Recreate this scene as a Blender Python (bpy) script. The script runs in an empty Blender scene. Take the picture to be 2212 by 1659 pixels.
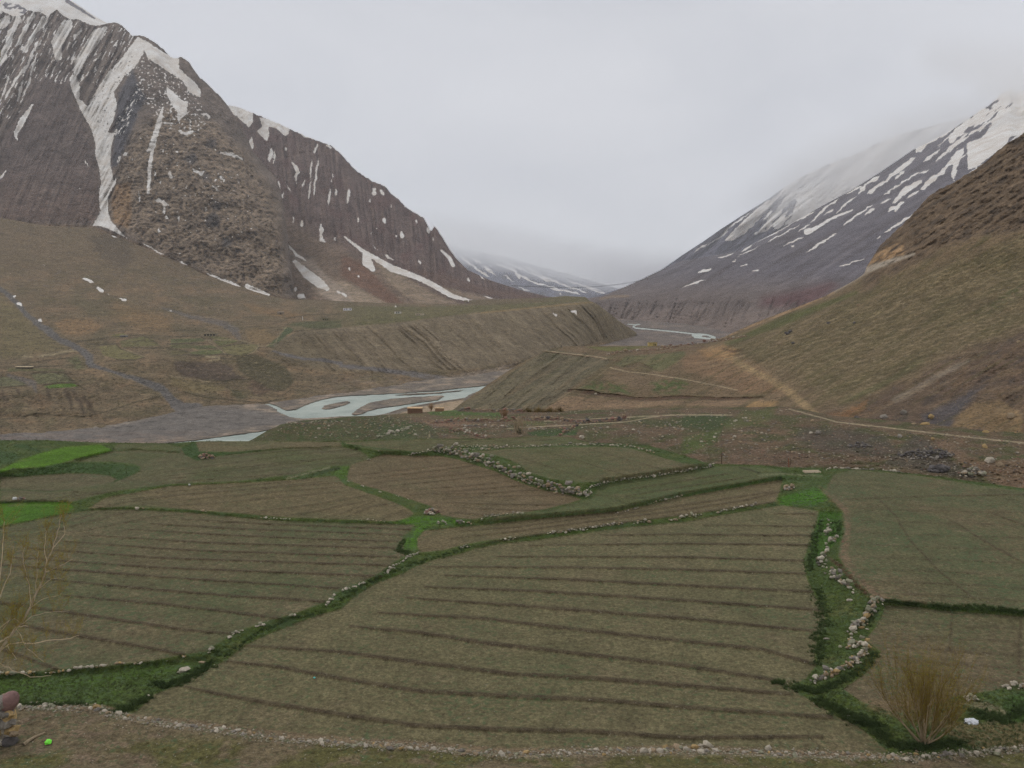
import bpy, bmesh, math, random
import numpy as np
from mathutils import Vector
random.seed(7); RNG = np.random.default_rng(7)
S = bpy.context.scene
COLL = S.collection

# ------------------------------------------------------------------ camera
F_PX, CU, CV = 1852.0, 1106.0, 829.5          # focal length and centre, in the units all the survey points below use
PITCH = math.radians(6.45)
cam_d = bpy.data.cameras.new('camera'); cam = bpy.data.objects.new('camera', cam_d); COLL.objects.link(cam)
cam.location = (0, 0, 0); cam.rotation_euler = (math.pi/2 - PITCH, 0, 0)
cam_d.sensor_width = 36.0; cam_d.lens = 36.0*F_PX/2212.0
cam_d.clip_start = 0.5; cam_d.clip_end = 40000
S.camera = cam

# ------------------------------------------------------------------ sky, sun, exposure
W = bpy.data.worlds.new('World'); S.world = W; W.use_nodes = True
nt = W.node_tree; nt.nodes.clear()
def N(tree, t, **kw):
    n = tree.nodes.new(t)
    for k, v in kw.items(): setattr(n, k, v)
    return n
SUN_EL, SUN_AZ = math.radians(52), math.radians(-55)      # azimuth clockwise from the viewing direction (+Y)
sky = N(nt, 'ShaderNodeTexSky', sky_type='NISHITA', sun_disc=False, sun_elevation=SUN_EL, sun_rotation=SUN_AZ)
sky.air_density = 1.0; sky.dust_density = 3.0; sky.altitude = 3500
tc = N(nt, 'ShaderNodeTexCoord')
mp = N(nt, 'ShaderNodeMapping'); mp.inputs['Scale'].default_value = (1, 1, 2.2)
nt.links.new(tc.outputs['Generated'], mp.inputs[0])
n1 = N(nt, 'ShaderNodeTexNoise'); n1.inputs['Scale'].default_value = 3.2; n1.inputs['Detail'].default_value = 6; n1.inputs['Roughness'].default_value = .5
n1.inputs['Distortion'].default_value = .5
nt.links.new(mp.outputs[0], n1.inputs[0])
rp = N(nt, 'ShaderNodeValToRGB')
rp.color_ramp.elements[0].position = .28; rp.color_ramp.elements[0].color = (6.1, 6.3, 6.65, 1)
rp.color_ramp.elements[1].position = .75; rp.color_ramp.elements[1].color = (8.0, 8.1, 8.3, 1)
nt.links.new(n1.outputs[0], rp.inputs[0])
mx = N(nt, 'ShaderNodeMixRGB'); mx.inputs[0].default_value = .93
nt.links.new(sky.outputs[0], mx.inputs[1]); sx = N(nt, 'ShaderNodeSeparateXYZ'); nt.links.new(tc.outputs['Generated'], sx.inputs[0])
hz = N(nt, 'ShaderNodeMapRange'); nt.links.new(sx.outputs[2], hz.inputs[0])
for _i, _v in enumerate((0, .55, 1.09, .95)): hz.inputs[_i+1].default_value = _v
vs_ = N(nt, 'ShaderNodeVectorMath', operation='SCALE'); nt.links.new(rp.outputs[0], vs_.inputs[0]); nt.links.new(hz.outputs[0], vs_.inputs['Scale'])
nt.links.new(vs_.outputs[0], mx.inputs[2])
bg = N(nt, 'ShaderNodeBackground'); bg.inputs[1].default_value = .1
wo = N(nt, 'ShaderNodeOutputWorld')
nt.links.new(mx.outputs[0], bg.inputs[0]); nt.links.new(bg.outputs[0], wo.inputs[0])
sd = bpy.data.lights.new('sun', 'SUN'); sd.energy = .75; sd.angle = math.radians(14); sd.color = (1, .955, .9)
so = bpy.data.objects.new('sun', sd); COLL.objects.link(so)
sv = Vector((math.sin(SUN_AZ)*math.cos(SUN_EL), math.cos(SUN_AZ)*math.cos(SUN_EL), math.sin(SUN_EL)))
so.rotation_euler = sv.to_track_quat('Z', 'Y').to_euler()
S.view_settings.view_transform = 'Standard'; S.view_settings.look = 'None'
S.view_settings.exposure = 0; S.view_settings.gamma = 1; S.view_settings.use_curve_mapping = False
S.cycles.volume_bounces = 14; S.cycles.max_bounces = 16; S.cycles.diffuse_bounces = 2
S.cycles.glossy_bounces = 2; S.cycles.transparent_max_bounces = 12
S.cycles.use_denoising = True; S.cycles.denoising_prefilter = 'NONE'; S.cycles.denoising_input_passes = 'RGB_ALBEDO'

# ------------------------------------------------------------------ maths helpers
CP, SP_ = math.cos(PITCH), math.sin(PITCH)
def ray(u, v):
    u = np.asarray(u, float); v = np.asarray(v, float)
    x = (u-CU)/F_PX; y = (CV-v)/F_PX
    dy = CP + y*SP_; dz = -SP_ + y*CP
    return x/dy, dz/dy                           # X and Z per metre of forward distance
def te(v): return ray(0, v)[1]
def pt(u, v, Y):
    a, b = ray(u, v); Y = np.asarray(Y, float)
    return np.stack([a*Y, Y+0*a, b*Y], -1)
def yz(v, z): return z/te(v)                     # forward distance where the line of sight meets level z
def lin(c):
    c = np.asarray(c, float)/255.
    return np.where(c <= .04045, c/12.92, ((c+.055)/1.055)**2.4)
KEY = .745
def A(r, g, b, k=1.0):
    c = lin((r, g, b)); l = c.mean(); return np.clip(l+(c-l)*1.14, .003, 1)/KEY*k

def _h(ix, iy, s):
    h = (ix.astype(np.int64)*374761393 + iy.astype(np.int64)*668265263 + s*1442695041) & 0x7fffffff
    h = ((h ^ (h >> 13))*1274126177) & 0x7fffffff
    return (h ^ (h >> 16)) & 0xffff
def gn(x, y, s=0):
    x = np.asarray(x, np.float64); y = np.asarray(y, np.float64)
    x, y = np.broadcast_arrays(x, y)
    ix = np.floor(x); iy = np.floor(y); fx = x-ix; fy = y-iy
    sx = fx*fx*fx*(fx*(fx*6-15)+10); sy = fy*fy*fy*(fy*(fy*6-15)+10)
    def g(a, b, dx, dy):
        t = _h(a, b, s)*(2*math.pi/65536)
        return np.cos(t)*dx + np.sin(t)*dy
    n00 = g(ix, iy, fx, fy); n10 = g(ix+1, iy, fx-1, fy)
    n01 = g(ix, iy+1, fx, fy-1); n11 = g(ix+1, iy+1, fx-1, fy-1)
    a = n00+(n10-n00)*sx; b = n01+(n11-n01)*sx
    return (a+(b-a)*sy)*1.5
def fbm(x, y, o=4, s=0, g=.5):
    r = 0; a = 1; t = 0
    for i in range(o):
        r = r + a*gn(x*2**i, y*2**i, s+i*17); t += a; a *= g
    return r/t
def ridge(x, y, o=4, s=0):
    r = 0; a = 1; t = 0
    for i in range(o):
        r = r + a*(1-2*np.abs(gn(x*2**i, y*2**i, s+i*31))); t += a; a *= .5
    return r/t
def ss(x, a, b):
    t = np.clip((x-a)/(b-a), 0, 1); return t*t*(3-2*t)

def seg_dist(U, V, pts, w=None):
    """distance to a polyline minus its (varying) half width"""
    best = np.full(U.shape, 1e9)
    pts = np.asarray(pts, float)
    if w is None: w = np.zeros(len(pts))
    elif np.isscalar(w): w = np.full(len(pts), float(w))
    else: w = np.interp(np.linspace(0, 1, len(pts)), np.linspace(0, 1, len(w)), w)
    if len(pts) == 1: return np.hypot(U-pts[0, 0], V-pts[0, 1]) - w[0]
    for i in range(len(pts)-1):
        ax, ay = pts[i]; bx, by = pts[i+1]; dx, dy = bx-ax, by-ay
        t = np.clip(((U-ax)*dx+(V-ay)*dy)/(dx*dx+dy*dy+1e-9), 0, 1)
        best = np.minimum(best, np.hypot(U-ax-t*dx, V-ay-t*dy) - (w[i]+(w[i+1]-w[i])*t))
    return best
def stroke(U, V, pts, w, soft=1.5):
    P = np.asarray(pts, float); m = (np.max(w) if not np.isscalar(w) else w)+soft+1
    out = np.zeros(U.shape)
    k = (U > P[:, 0].min()-m) & (U < P[:, 0].max()+m) & (V > P[:, 1].min()-m) & (V < P[:, 1].max()+m)
    if k.any(): out[k] = ss(-seg_dist(U[k], V[k], pts, w), -soft, soft)
    return out
def sstroke(U, V, pts, w, soft=1.1):
    P = np.asarray(pts, float)
    if np.isscalar(w) and (len(P) == 1 or np.hypot(*(P[-1]-P[0])) < 8): w = w*.62
    if np.isscalar(w) and len(P) > 1:
        d = np.concatenate([[0], np.cumsum(np.hypot(*(P[1:]-P[:-1]).T))]); n = max(5, int(d[-1]/9)); q = np.linspace(0, d[-1], n)
        P = np.stack([np.interp(q, d, P[:, 0]), np.interp(q, d, P[:, 1])], -1)
        r = np.random.default_rng(int(abs(P[0, 0]*7+P[0, 1]*3))); P[1:-1] += r.normal(0, .5+w*.18, (n-2, 2))
        w = w*.9*np.concatenate([[.2], r.uniform(.45, 1.3, n-2), [.15]])
    return stroke(U, V, P, w, soft*1.5)
def poly(U, V, pts, soft=2.0):
    P = np.asarray(pts, float); out = np.zeros(U.shape); m = soft+1
    k = (U > P[:, 0].min()-m) & (U < P[:, 0].max()+m) & (V > P[:, 1].min()-m) & (V < P[:, 1].max()+m)
    if not k.any(): return out
    u = U[k]; v = V[k]; ins = np.zeros(u.shape, bool)
    for i in range(len(P)):
        x0, y0 = P[i-1]; x1, y1 = P[i]
        if y0 == y1: continue
        c = ((y0 > v) != (y1 > v)) & (u < (x1-x0)*(v-y0)/(y1-y0)+x0)
        ins ^= c
    d = seg_dist(u, v, np.vstack([P, P[:1]]))
    out[k] = ss(np.where(ins, d, -d), -soft, soft)
    return out
def mixc(C, c, m): C += (np.asarray(c)-C)*m[..., None]
def crop(pts, sx, ox, oy):                        # survey points read off an enlarged view
    return [(ox+a/sx, oy+b/sx) for a, b in pts]

def row(pts, nu):
    P = np.array(pts, float); t = np.linspace(P[0, 0], P[-1, 0], nu)
    Yv = P[:, 2]
    return np.stack([t, np.interp(t, P[:, 0], P[:, 1]), np.exp(np.interp(t, P[:, 0], np.log(Yv)))], -1)
def loft(rows, nu, nv, smooth=.06, back=None, nback=6):
    R = np.stack([row(r, nu) for r in rows])      # rows, nu, 3
    d = np.array([0]+[np.mean(np.hypot(R[i, :, 0]-R[i-1, :, 0], (R[i, :, 1]-R[i-1, :, 1])))+6 for i in range(1, len(R))]).cumsum()
    s = np.linspace(0, d[-1], nv)
    G = np.empty((nv, nu, 3)); R[..., 2] = np.log(R[..., 2])
    idx = np.clip(np.searchsorted(d, s, side='right')-1, 0, len(d)-2)
    f = ((s-d[idx])/(d[idx+1]-d[idx]))[:, None, None]
    G = R[idx]*(1-f)+R[idx+1]*f
    k = max(1, int(nv*smooth)); 
    if k > 1:
        for _ in range(2):
            ext = np.concatenate([2*G[:1]-G[k:0:-1], G, 2*G[-1:]-G[-2:-k-2:-1]])
            c = np.cumsum(np.concatenate([np.zeros((1,)+ext.shape[1:]), ext]), 0)
            G2 = (c[2*k+1:]-c[:-2*k-1])/(2*k+1)
            G2[0] = G[0]; G2[-1] = G[-1]; G = G2
    if back is not None:
        B = row(back, nu); B[:, 2] = np.log(B[:, 2])
        q = np.linspace(0, 1, nback+1)[1:, None, None]
        G = np.concatenate([G, G[-1:]*(1-q)+B[None]*q])
    G[..., 2] = np.exp(G[..., 2])
    return G[..., 0].copy(), G[..., 1].copy(), G[..., 2].copy()

SURF = {}
def grid_mesh(name, P, C, mat, attrs=None, kind='structure', uv=None):
    nv, nu = P.shape[:2]
    me = bpy.data.meshes.new(name)
    n = nv*nu; me.vertices.add(n); me.vertices.foreach_set('co', P.reshape(-1).astype(np.float32))
    i = np.arange(n).reshape(nv, nu)
    q = np.stack([i[:-1, :-1], i[:-1, 1:], i[1:, 1:], i[1:, :-1]], -1).reshape(-1, 4)
    nf = len(q); me.loops.add(nf*4); me.polygons.add(nf)
    me.loops.foreach_set('vertex_index', q.reshape(-1).astype(np.int32))
    me.polygons.foreach_set('loop_start', (np.arange(nf)*4).astype(np.int32))
    me.polygons.foreach_set('loop_total', np.full(nf, 4, np.int32))
    me.polygons.foreach_set('use_smooth', np.ones(nf, bool))
    a = me.attributes.new('Col', 'FLOAT_COLOR', 'POINT')
    c4 = np.ones((n, 4), np.float32); c4[:, :3] = np.clip(C.reshape(-1, 3), 0.004, 1); a.data.foreach_set('color', c4.reshape(-1))
    for k, v in (attrs or {}).items():
        b = me.attributes.new(k, 'FLOAT', 'POINT'); b.data.foreach_set('value', v.reshape(-1).astype(np.float32))
    me.update(calc_edges=True); me.materials.append(mat)
    o = bpy.data.objects.new(name, me); COLL.objects.link(o)
    if kind: o['kind'] = kind
    if uv is not None: SURF[name] = (uv[0], uv[1], P)
    return o
def on(name, u, v):
    U, V, P = SURF[name]
    k = np.argmin((U-u)**2+(V-v)**2); return P.reshape(-1, 3)[k].copy()

# ------------------------------------------------------------------ materials
def base_mat(name):
    m = bpy.data.materials.new(name); m.use_nodes = True
    t = m.node_tree; t.nodes.clear()
    o = N(t, 'ShaderNodeOutputMaterial'); b = N(t, 'ShaderNodeBsdfPrincipled')
    b.inputs['Roughness'].default_value = .95; b.inputs['Specular IOR Level'].default_value = .15
    t.links.new(b.outputs[0], o.inputs[0]); return m, t, b
def noise(t, scale, detail=3, rough=.55, vec=None, dist=0):
    n = N(t, 'ShaderNodeTexNoise'); n.inputs['Scale'].default_value = scale
    n.inputs['Detail'].default_value = detail; n.inputs['Roughness'].default_value = rough
    n.inputs['Distortion'].default_value = dist
    if vec is not None: t.links.new(vec, n.inputs['Vector'])
    return n.outputs[0]
def mrange(t, x, a, b, c=0, d=1):
    n = N(t, 'ShaderNodeMapRange'); t.links.new(x, n.inputs[0])
    for i, v in enumerate((a, b, c, d)): n.inputs[i+1].default_value = v
    return n.outputs[0]
def mathn(t, op, x, y):
    n = N(t, 'ShaderNodeMath', operation=op)
    for i, v in enumerate((x, y)):
        if hasattr(v, 'links'): t.links.new(v, n.inputs[i])
        else: n.inputs[i].default_value = v
    return n.outputs[0]
def mixn(t, f, a, b, mode='MIX'):
    n = N(t, 'ShaderNodeMixRGB', blend_type=mode)
    for i, v in enumerate((f, a, b)):
        if hasattr(v, 'links'): t.links.new(v, n.inputs[i])
        elif i == 0: n.inputs[0].default_value = v
        else: n.inputs[i].default_value = (*v, 1)
    return n.outputs[0]
def terrain_mat(name, s_fine, s_mid, k_fine=.5, k_mid=.3, bump=.3, snow=False, peb=None, spr=None, squash=(1, 1, 1), snow_rough=.25):
    m, t, b = base_mat(name)
    geo = N(t, 'ShaderNodeNewGeometry'); mpn = N(t, 'ShaderNodeMapping'); mpn.inputs['Scale'].default_value = squash
    t.links.new(geo.outputs['Position'], mpn.inputs[0]); pos = mpn.outputs[0]
    at = N(t, 'ShaderNodeAttribute', attribute_name='Col'); c = at.outputs['Color']
    nf = noise(t, s_fine, 5, .7, pos); nm = noise(t, s_mid, 4, .6, pos, .4)
    nf2 = noise(t, s_fine*2.7, 4, .75, pos)
    f1 = mathn(t, 'MULTIPLY', mrange(t, nf, .32, .68, 1-k_fine, 1+k_fine), mrange(t, nf2, .34, .66, 1-k_fine*.8, 1+k_fine*.8)); f2 = mrange(t, nm, .28, .72, 1-k_mid, 1+k_mid)
    f = mathn(t, 'MULTIPLY', f1, f2)
    cc = N(t, 'ShaderNodeVectorMath', operation='SCALE'); t.links.new(c, cc.inputs[0]); t.links.new(f, cc.inputs['Scale'])
    c = cc.outputs[0]
    if peb:                                        # pale grit and small stones
        pn = noise(t, peb[0], 2, .6, pos); c = mixn(t, mrange(t, pn, peb[1], peb[1]+.05, 0, peb[3]), c, peb[2])
    if spr:                                        # seedlings / tufts where the attribute allows
        sa = N(t, 'ShaderNodeAttribute', attribute_name='green').outputs['Fac']
        pn = noise(t, spr[0], 3, .65, pos); big = noise(t, spr[0]*.08, 3, .6, pos)
        q = mathn(t, 'ADD', mathn(t, 'ADD', pn, mathn(t, 'MULTIPLY', sa, .28)), mathn(t, 'MULTIPLY', big, .35))
        c = mixn(t, mrange(t, q, .80, .93, 0, .8), c, spr[1])
    h = mathn(t, 'ADD', mathn(t, 'MULTIPLY', nm, s_fine/s_mid*.35), nf)
    if snow:
        sn = N(t, 'ShaderNodeAttribute', attribute_name='snow').outputs['Fac']
        nn = noise(t, s_fine*1.5, 4, .75, pos)
        q = mathn(t, 'ADD', sn, mrange(t, nn, .3, .7, -snow_rough, snow_rough))
        fac = mrange(t, q, .44, .56)
        dirt = noise(t, s_mid*1.5, 4, .6, pos)
        sc = mixn(t, mrange(t, dirt, .35, .7), (.84, .81, .76), (.66, .59, .51))
        c = mixn(t, fac, c, sc); h = mathn(t, 'ADD', h, mathn(t, 'MULTIPLY', fac, .4))
    t.links.new(c, b.inputs['Base Color'])
    bp = N(t, 'ShaderNodeBump'); bp.inputs['Strength'].default_value = 1; bp.inputs['Distance'].default_value = bump
    t.links.new(h, bp.inputs['Height']); t.links.new(bp.outputs[0], b.inputs['Normal'])
    return m

# ================================================================== LARGE STRUCTURE
CLEAR = lambda pts: pts
Z1 = lambda p: crop(p, 3, 0, 0)
Z2 = lambda p: crop(p, 3, 737.3, 406.6)
Z3 = lambda p: crop(p, 3, 1474.7, 135.5)
Z4 = lambda p: crop(p, 3, 0, 508.3)
Z5 = lambda p: crop(p, 3, 0, 914.9)
Z6 = lambda p: crop(p, 3, 737.3, 914.9)
ZB = lambda p: crop(p, 3, 0, 1106)
ZM = lambda p: crop(p, 3, 737.3, 1106)
ZR = lambda p: crop(p, 3, 1474.7, 1106)
Z9 = lambda p: crop(p, 3, 1474.7, 609.9)
ZK = lambda p: crop(p, 5.44, 1152, 677.7)
ZL = lambda p: crop(p, 6, 0, 610)
ZN = lambda p: crop(p, 6, 368.7, 643.8)
ZV = lambda p: crop(p, 6, 813.2, 813.2)

# ---- far mountain closing the valley
def far_mountain():
    r0 = [(850, 690, 5200), (1150, 680, 5600), (1480, 690, 6000)]
    r1 = [(850, 590, 6600), (1000, 612, 6600), (1200, 632, 6800), (1340, 643, 6800), (1480, 650, 7000)]
    r2 = [(850, 505, 8200), (980, 532, 8200), (1040, 546, 8300), (1100, 556, 8300), (1160, 574, 8400), (1220, 590, 8450), (1280, 607, 8500), (1330, 622, 8600), (1400, 640, 8600), (1480, 648, 8600)]
    U, V, Y = loft([r0, r1, r2], 260, 130, .1, back=[(850, 600, 9600), (1480, 680, 9600)])
    n = ridge((U+V*.9)/38, (V-U*.5)/150, 4, 3)
    Y *= 1+.035*n
    C = np.empty(U.shape+(3,)); C[:] = A(82, 82, 92)
    mixc(C, A(66, 62, 64), ss(fbm(U/20, V/14, 4, 5), -.1, .4))
    sn = np.zeros(U.shape); wu = U+3*fbm(U/9, V/9, 3, 8); wv = V+2*fbm(U/9, V/9, 3, 9)
    for p, w in [([(760, 430), (850, 500), (960, 580)], 3), ([(920, 500), (1010, 570)], 3.5), ([(990, 490), (1100, 520), (1200, 590), (1280, 620), (1400, 650), (1550, 690)], 2.4),
                 ([(1280, 560), (1450, 630), (1600, 680)], 2), ([(1150, 640), (1220, 665)], 2.2), ([(1470, 600), (1650, 670), (1760, 690)], 1.6), ([(1420, 680), (1430, 690)], 3),
                 ([(1110, 530), (1160, 590)], 2.4), ([(840, 450), (920, 500)], 3), ([(1350, 648), (1430, 668)], 1.8), ([(1240, 540), (1330, 600), (1400, 610)], 1.8), ([(1560, 620), (1700, 670)], 1.4),
                 ([(1050, 560), (1120, 610)], 1.6), ([(1000, 450), (1200, 540), (1350, 600)], 2.2), ([(1180, 500), (1300, 570)], 2)]:
        sn = np.maximum(sn, sstroke(wu, wv, Z2(p), w, 1.2))
    sn = np.maximum(sn, ss(fbm((U+V*.9)/10, (V-U*.5)/50, 3, 13)-(V-520)/90, .0, .5))
    m = terrain_mat('far_mountain_rock', .02, .004, .25, .2, 12, snow=True, snow_rough=.15)
    grid_mesh('distant_mountain', pt(U, V, Y), C, m, {'snow': sn})
far_mountain()

# ---- snowy mountain half lost in cloud, right
def right_back():
    r0 = [(1250, 690, 3600), (1600, 660, 3900), (2400, 600, 4300)]
    r1 = [(1250, 655, 4200), (1400, 640, 4300), (1600, 560, 4600), (1900, 470, 4900), (2400, 400, 5200)]
    r2 = [(1250, 652, 4400), (1380, 610, 4600), (1430, 582, 4700), (1474, 551, 4800), (1520, 521, 4900), (1560, 493, 5000), (1600, 467, 5050), (1661, 429, 5150), (1700, 400, 5200),
          (1750, 372, 5250), (1800, 350, 5300), (1850, 332, 5300), (1890, 312, 5350), (1960, 285, 5400), (2100, 250, 5500), (2400, 200, 5600)]
    U, V, Y = loft([r0, r1, r2], 300, 170, .08, back=[(1250, 700, 5600), (2400, 350, 6800)])
    Y *= 1+.03*ridge((U+V*1.1)/45, (V-U*.6)/220, 4, 43)
    C = np.empty(U.shape+(3,)); C[:] = A(84, 82, 90)
    mixc(C, A(68, 64, 70), ss(fbm((U+V)/14, (V-U*.6)/60, 4, 45), -.1, .4))
    wu = U+4*fbm(U/10, V/10, 3, 48); wv = V+3*fbm(U/10, V/10, 3, 49); sn = np.zeros(U.shape)
    for p in [[(270, 1150), (340, 1080), (430, 990), (520, 915), (600, 870), (560, 950), (500, 1010), (420, 1090), (350, 1140), (300, 1160)]]:
        sn = np.maximum(sn, poly(wu, wv, Z3(p), 2))
    for p, w in [([(500, 1110), (600, 980), (680, 890)], 6), ([(720, 1020), (800, 900), (900, 850)], 15), ([(220, 1150), (300, 1070), (440, 970)], 2), ([(900, 900), (1100, 740), (1210, 650)], 20),
                 ([(740, 900), (900, 760), (1000, 690)], 12), ([(470, 1120), (520, 1080)], 3), ([(60, 1235), (170, 1165)], 1.6), ([(130, 1200), (300, 1090)], 1.5), ([(980, 790), (1250, 560)], 12), ([(640, 860), (720, 800)], 6)]:
        sn = np.maximum(sn, sstroke(wu, wv, Z3(p), w, 2))
    sn = np.maximum(sn, ss(fbm((U+V)/12, (V-U*.65)/70, 3, 53)+(1640-U)*-.0045+.12, .0, .5)*ss(U, 1600, 1700))
    m = terrain_mat('snowy_scree', .02, .006, .25, .2, 8, snow=True, snow_rough=.2)
    grid_mesh('cloudy_mountain', pt(U, V, Y), C, m, {'snow': sn})
right_back()

# ---- dark scree mountain, right
def right_mountain():
    pz = lambda u, v: (u, v, yz(v, -64))
    r0 = [pz(1230, 690), pz(1340, 692), pz(1380, 697), pz(1474, 704), pz(1540, 716), pz(1600, 735), pz(1750, 760), pz(2450, 800)]
    r1 = [(1230, 652, 1900), (1297, 646, 1900), (1350, 643, 1850), (1420, 648, 1750), (1500, 640, 1650), (1600, 625, 1550), (1700, 612, 1450), (1800, 600, 1350), (2450, 560, 1250)]
    r2 = [(1230, 647, 2500), (1300, 641, 2500), (1400, 610, 2400), (1500, 580, 2350), (1650, 535, 2250), (1800, 500, 2150), (2000, 440, 2050), (2450, 370, 1950)]
    r3 = [(1230, 650, 2900), (1300, 640, 2950), (1340, 624, 3000), (1380, 606, 3050), (1430, 582, 3100), (1474, 563, 3200), (1540, 552, 3200), (1601, 541, 3250), (1640, 520, 3300), (1694, 492, 3350),
          (1775, 445, 3400), (1840, 410, 3450), (1901, 372, 3500), (1970, 325, 3550), (2041, 289, 3600), (2090, 258, 3650), (2120, 236, 3650), (2135, 229, 3650), (2160, 205, 3700), (2181, 193, 3700), (2200, 200, 3700), (2212, 196, 3700), (2450, 120, 3800)]
    U, V, Y = loft([r0, r1, r2, r3], 460, 250, .07, back=[(1230, 700, 3600), (2450, 400, 4300)])
    # rills run down to the lower left
    up = ss(660-V, 0, 60)
    rill = ridge((U*.52+V*.85)/26, (U*.85-V*.52)/420, 3, 63)
    scarp = ridge((U+V*.35)/11, V/120, 3, 64)*(1-up)
    Y *= 1+.012*rill*up+.020*scarp+.006*fbm(U/9, V/9, 3, 65)
    V[:-6] += (fbm(U/7, U*0+3, 3, 66)*2.2)[:-6]*ss(np.linspace(0, 1, V.shape[0]-6), .9, 1)[:, None]*ss(U[:-6], 1900, 2150)
    C = np.empty(U.shape+(3,)); C[:] = A(88, 84, 88)
    st = fbm((U*.52+V*.85)/9, (U*.85-V*.52)/160, 4, 67)
    mixc(C, A(72, 66, 66), ss(st, -.1, .5)*.8); mixc(C, A(104, 98, 98), ss(-st, .1, .5)*.6)
    low = ss(V, 575, 650); mixc(C, A(98, 88, 82), low*.8)
    mixc(C, A(86, 62, 62), poly(U, V, Z9([(520, 100), (700, 60), (960, 0), (1000, 20), (880, 120), (760, 160), (600, 170), (500, 150)]), 14)*.8)
    mixc(C, A(112, 98, 84), stroke(U, V, Z2([(1680, 718), (1760, 700), (1860, 700)]), 2.5, 2))
    mixc(C, A(112, 100, 92), ss(V, 650, 690)*.6); mixc(C, A(72, 64, 60), ss(fbm((U*.8+V*.55)/6, (V*.8-U*.6)/60, 3, 68), .0, .35)*ss(V, 644, 656)*ss(704-V, 0, 30)*.8)
    wu = U+3*fbm(U/9, V/9, 3, 71); wv = V+2*fbm(U/9, V/9, 3, 72); sn = np.zeros(U.shape)
    for p, w in [([(380, 1225), (440, 1180), (560, 1120), (660, 1070), (760, 1010), (860, 960)], 2), ([(360, 1255), (500, 1185)], 1.6), ([(550, 1165), (760, 1050)], 1.6), ([(830, 1035), (920, 940), (1010, 880)], 2.4),
                 ([(1060, 850), (1160, 800)], 3), ([(1140, 850), (1210, 770), (1275, 735)], 4.5), ([(1200, 850), (1310, 760), (1340, 740), (1420, 680), (1510, 610)], 5), ([(1375, 755), (1440, 700)], 3),
                 ([(995, 975), (1060, 910), (1125, 865)], 3), ([(915, 990), (980, 945)], 2.4), ([(805, 1095), (850, 1080), (970, 1005), (1100, 955)], [7, 4, 2.6, 2]), ([(745, 1095), (830, 1045)], 1.6),
                 ([(1040, 1055), (1150, 975), (1230, 920)], 2), ([(1175, 990), (1250, 945)], 3.6), ([(1300, 860), (1400, 790), (1500, 730), (1600, 690)], 2.4), ([(1370, 905), (1440, 830), (1540, 770)], [3, 7, 4]),
                 ([(1540, 825), (1620, 760), (1700, 690), (1780, 600), (1820, 550)], 5), ([(1450, 880), (1530, 830)], 2.4), ([(1330, 965), (1440, 900)], 3.6), ([(1375, 970), (1400, 920)], 2.6),
                 ([(1310, 1100), (1450, 1010), (1570, 945)], 2.2), ([(1250, 1145), (1290, 1120)], 1.6), ([(1280, 915), (1350, 880)], 1.8), ([(800, 1230), (900, 1165), (1000, 1100)], 2.2), ([(210, 1240), (300, 1200)], 2.4),
                 ([(230, 1265), (330, 1235)], 2.4), ([(130, 1260), (260, 1175)], 1.6), ([(95, 1365), (195, 1330)], 2.2), ([(0, 1455), (155, 1405)], 2), ([(370, 1325), (420, 1305)], 1.5), ([(315, 1290), (340, 1275)], 1.6),
                 ([(450, 1350), (495, 1345)], 2), ([(700, 1190), (720, 1185)], 4), ([(1010, 1320), (1190, 1265)], 1.4), ([(650, 1190), (785, 1130)], 1.8), ([(1560, 640), (1670, 560)], 3.6), ([(1640, 640), (1750, 540), (1860, 470)], 3.6),
                 ([(1690, 600), (1800, 500)], 3), ([(1820, 550), (1770, 640), (1750, 720), (1760, 770)], 7), ([(1760, 785), (1900, 700), (1980, 645)], 4), ([(1510, 580), (1580, 530), (1650, 480), (1700, 470)], 7),
                 ([(1730, 520), (1800, 430), (1880, 380), (1980, 300)], 9), ([(2000, 290), (2130, 240)], 6), ([(20, 1250), (150, 1180)], 1.2)]:
        sn = np.maximum(sn, sstroke(wu, wv, Z3(p), w, 1.3))
    for p in [[(1840, 520), (1930, 490), (2010, 400), (2080, 330), (2150, 260), (2400, 180), (2400, 430), (2120, 480), (2095, 535), (1980, 620), (1900, 680), (1850, 695), (1845, 600)]]:
        sn = np.maximum(sn, poly(wu, wv, Z3(p), 2))
    hi = ss(fbm((U*.6+V*.8)/8, (U*.8-V*.6)/40, 4, 73)+(330-V)/200-.15, 0, .35)*ss(U, 1950, 2080)
    sn = np.maximum(sn, hi)
    m = terrain_mat('dark_scree', .035, .01, .25, .22, 4, snow=True, snow_rough=.38)
    grid_mesh('scree_mountain', pt(U, V, Y), C, m, {'snow': sn}, uv=(U, V))
right_mountain()

# ---- snow peak behind the left mountain
def snow_peak():
    r0 = [(-400, 120, 3000), (400, 160, 3000)]
    r1 = [(-400, -60, 3700), (-60, -50, 3700), (60, -30, 3700), (100, -22, 3700), (140, -6, 3700), (165, 8, 3700), (200, 32, 3700), (232, 50, 3700), (260, 85, 3700), (400, 160, 3700)]
    U, V, Y = loft([r0, r1], 160, 60, .02, back=[(-400, 200, 4600), (400, 300, 4600)])
    Y *= 1+.02*fbm(U/40, V/40, 4, 83)
    C = np.empty(U.shape+(3,)); C[:] = A(95, 90, 92)
    sn = 1-np.maximum(stroke(U+3*fbm(U/8, V/8, 3, 84), V, [(145, 2), (170, 18), (205, 40)], [4, 3, 2], 2), stroke(U, V+2*fbm(U/8, V/8, 3, 85), Z1([(0, 30), (120, 50), (160, 80)]), 7, 3)*ss(fbm(U/8, V/5, 3, 86), -.2, .2))
    m = terrain_mat('peak_snow', .03, .008, .2, .2, 6, snow=True, snow_rough=.25)
    grid_mesh('snow_peak', pt(U, V, Y), C, m, {'snow': sn})
snow_peak()

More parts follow.
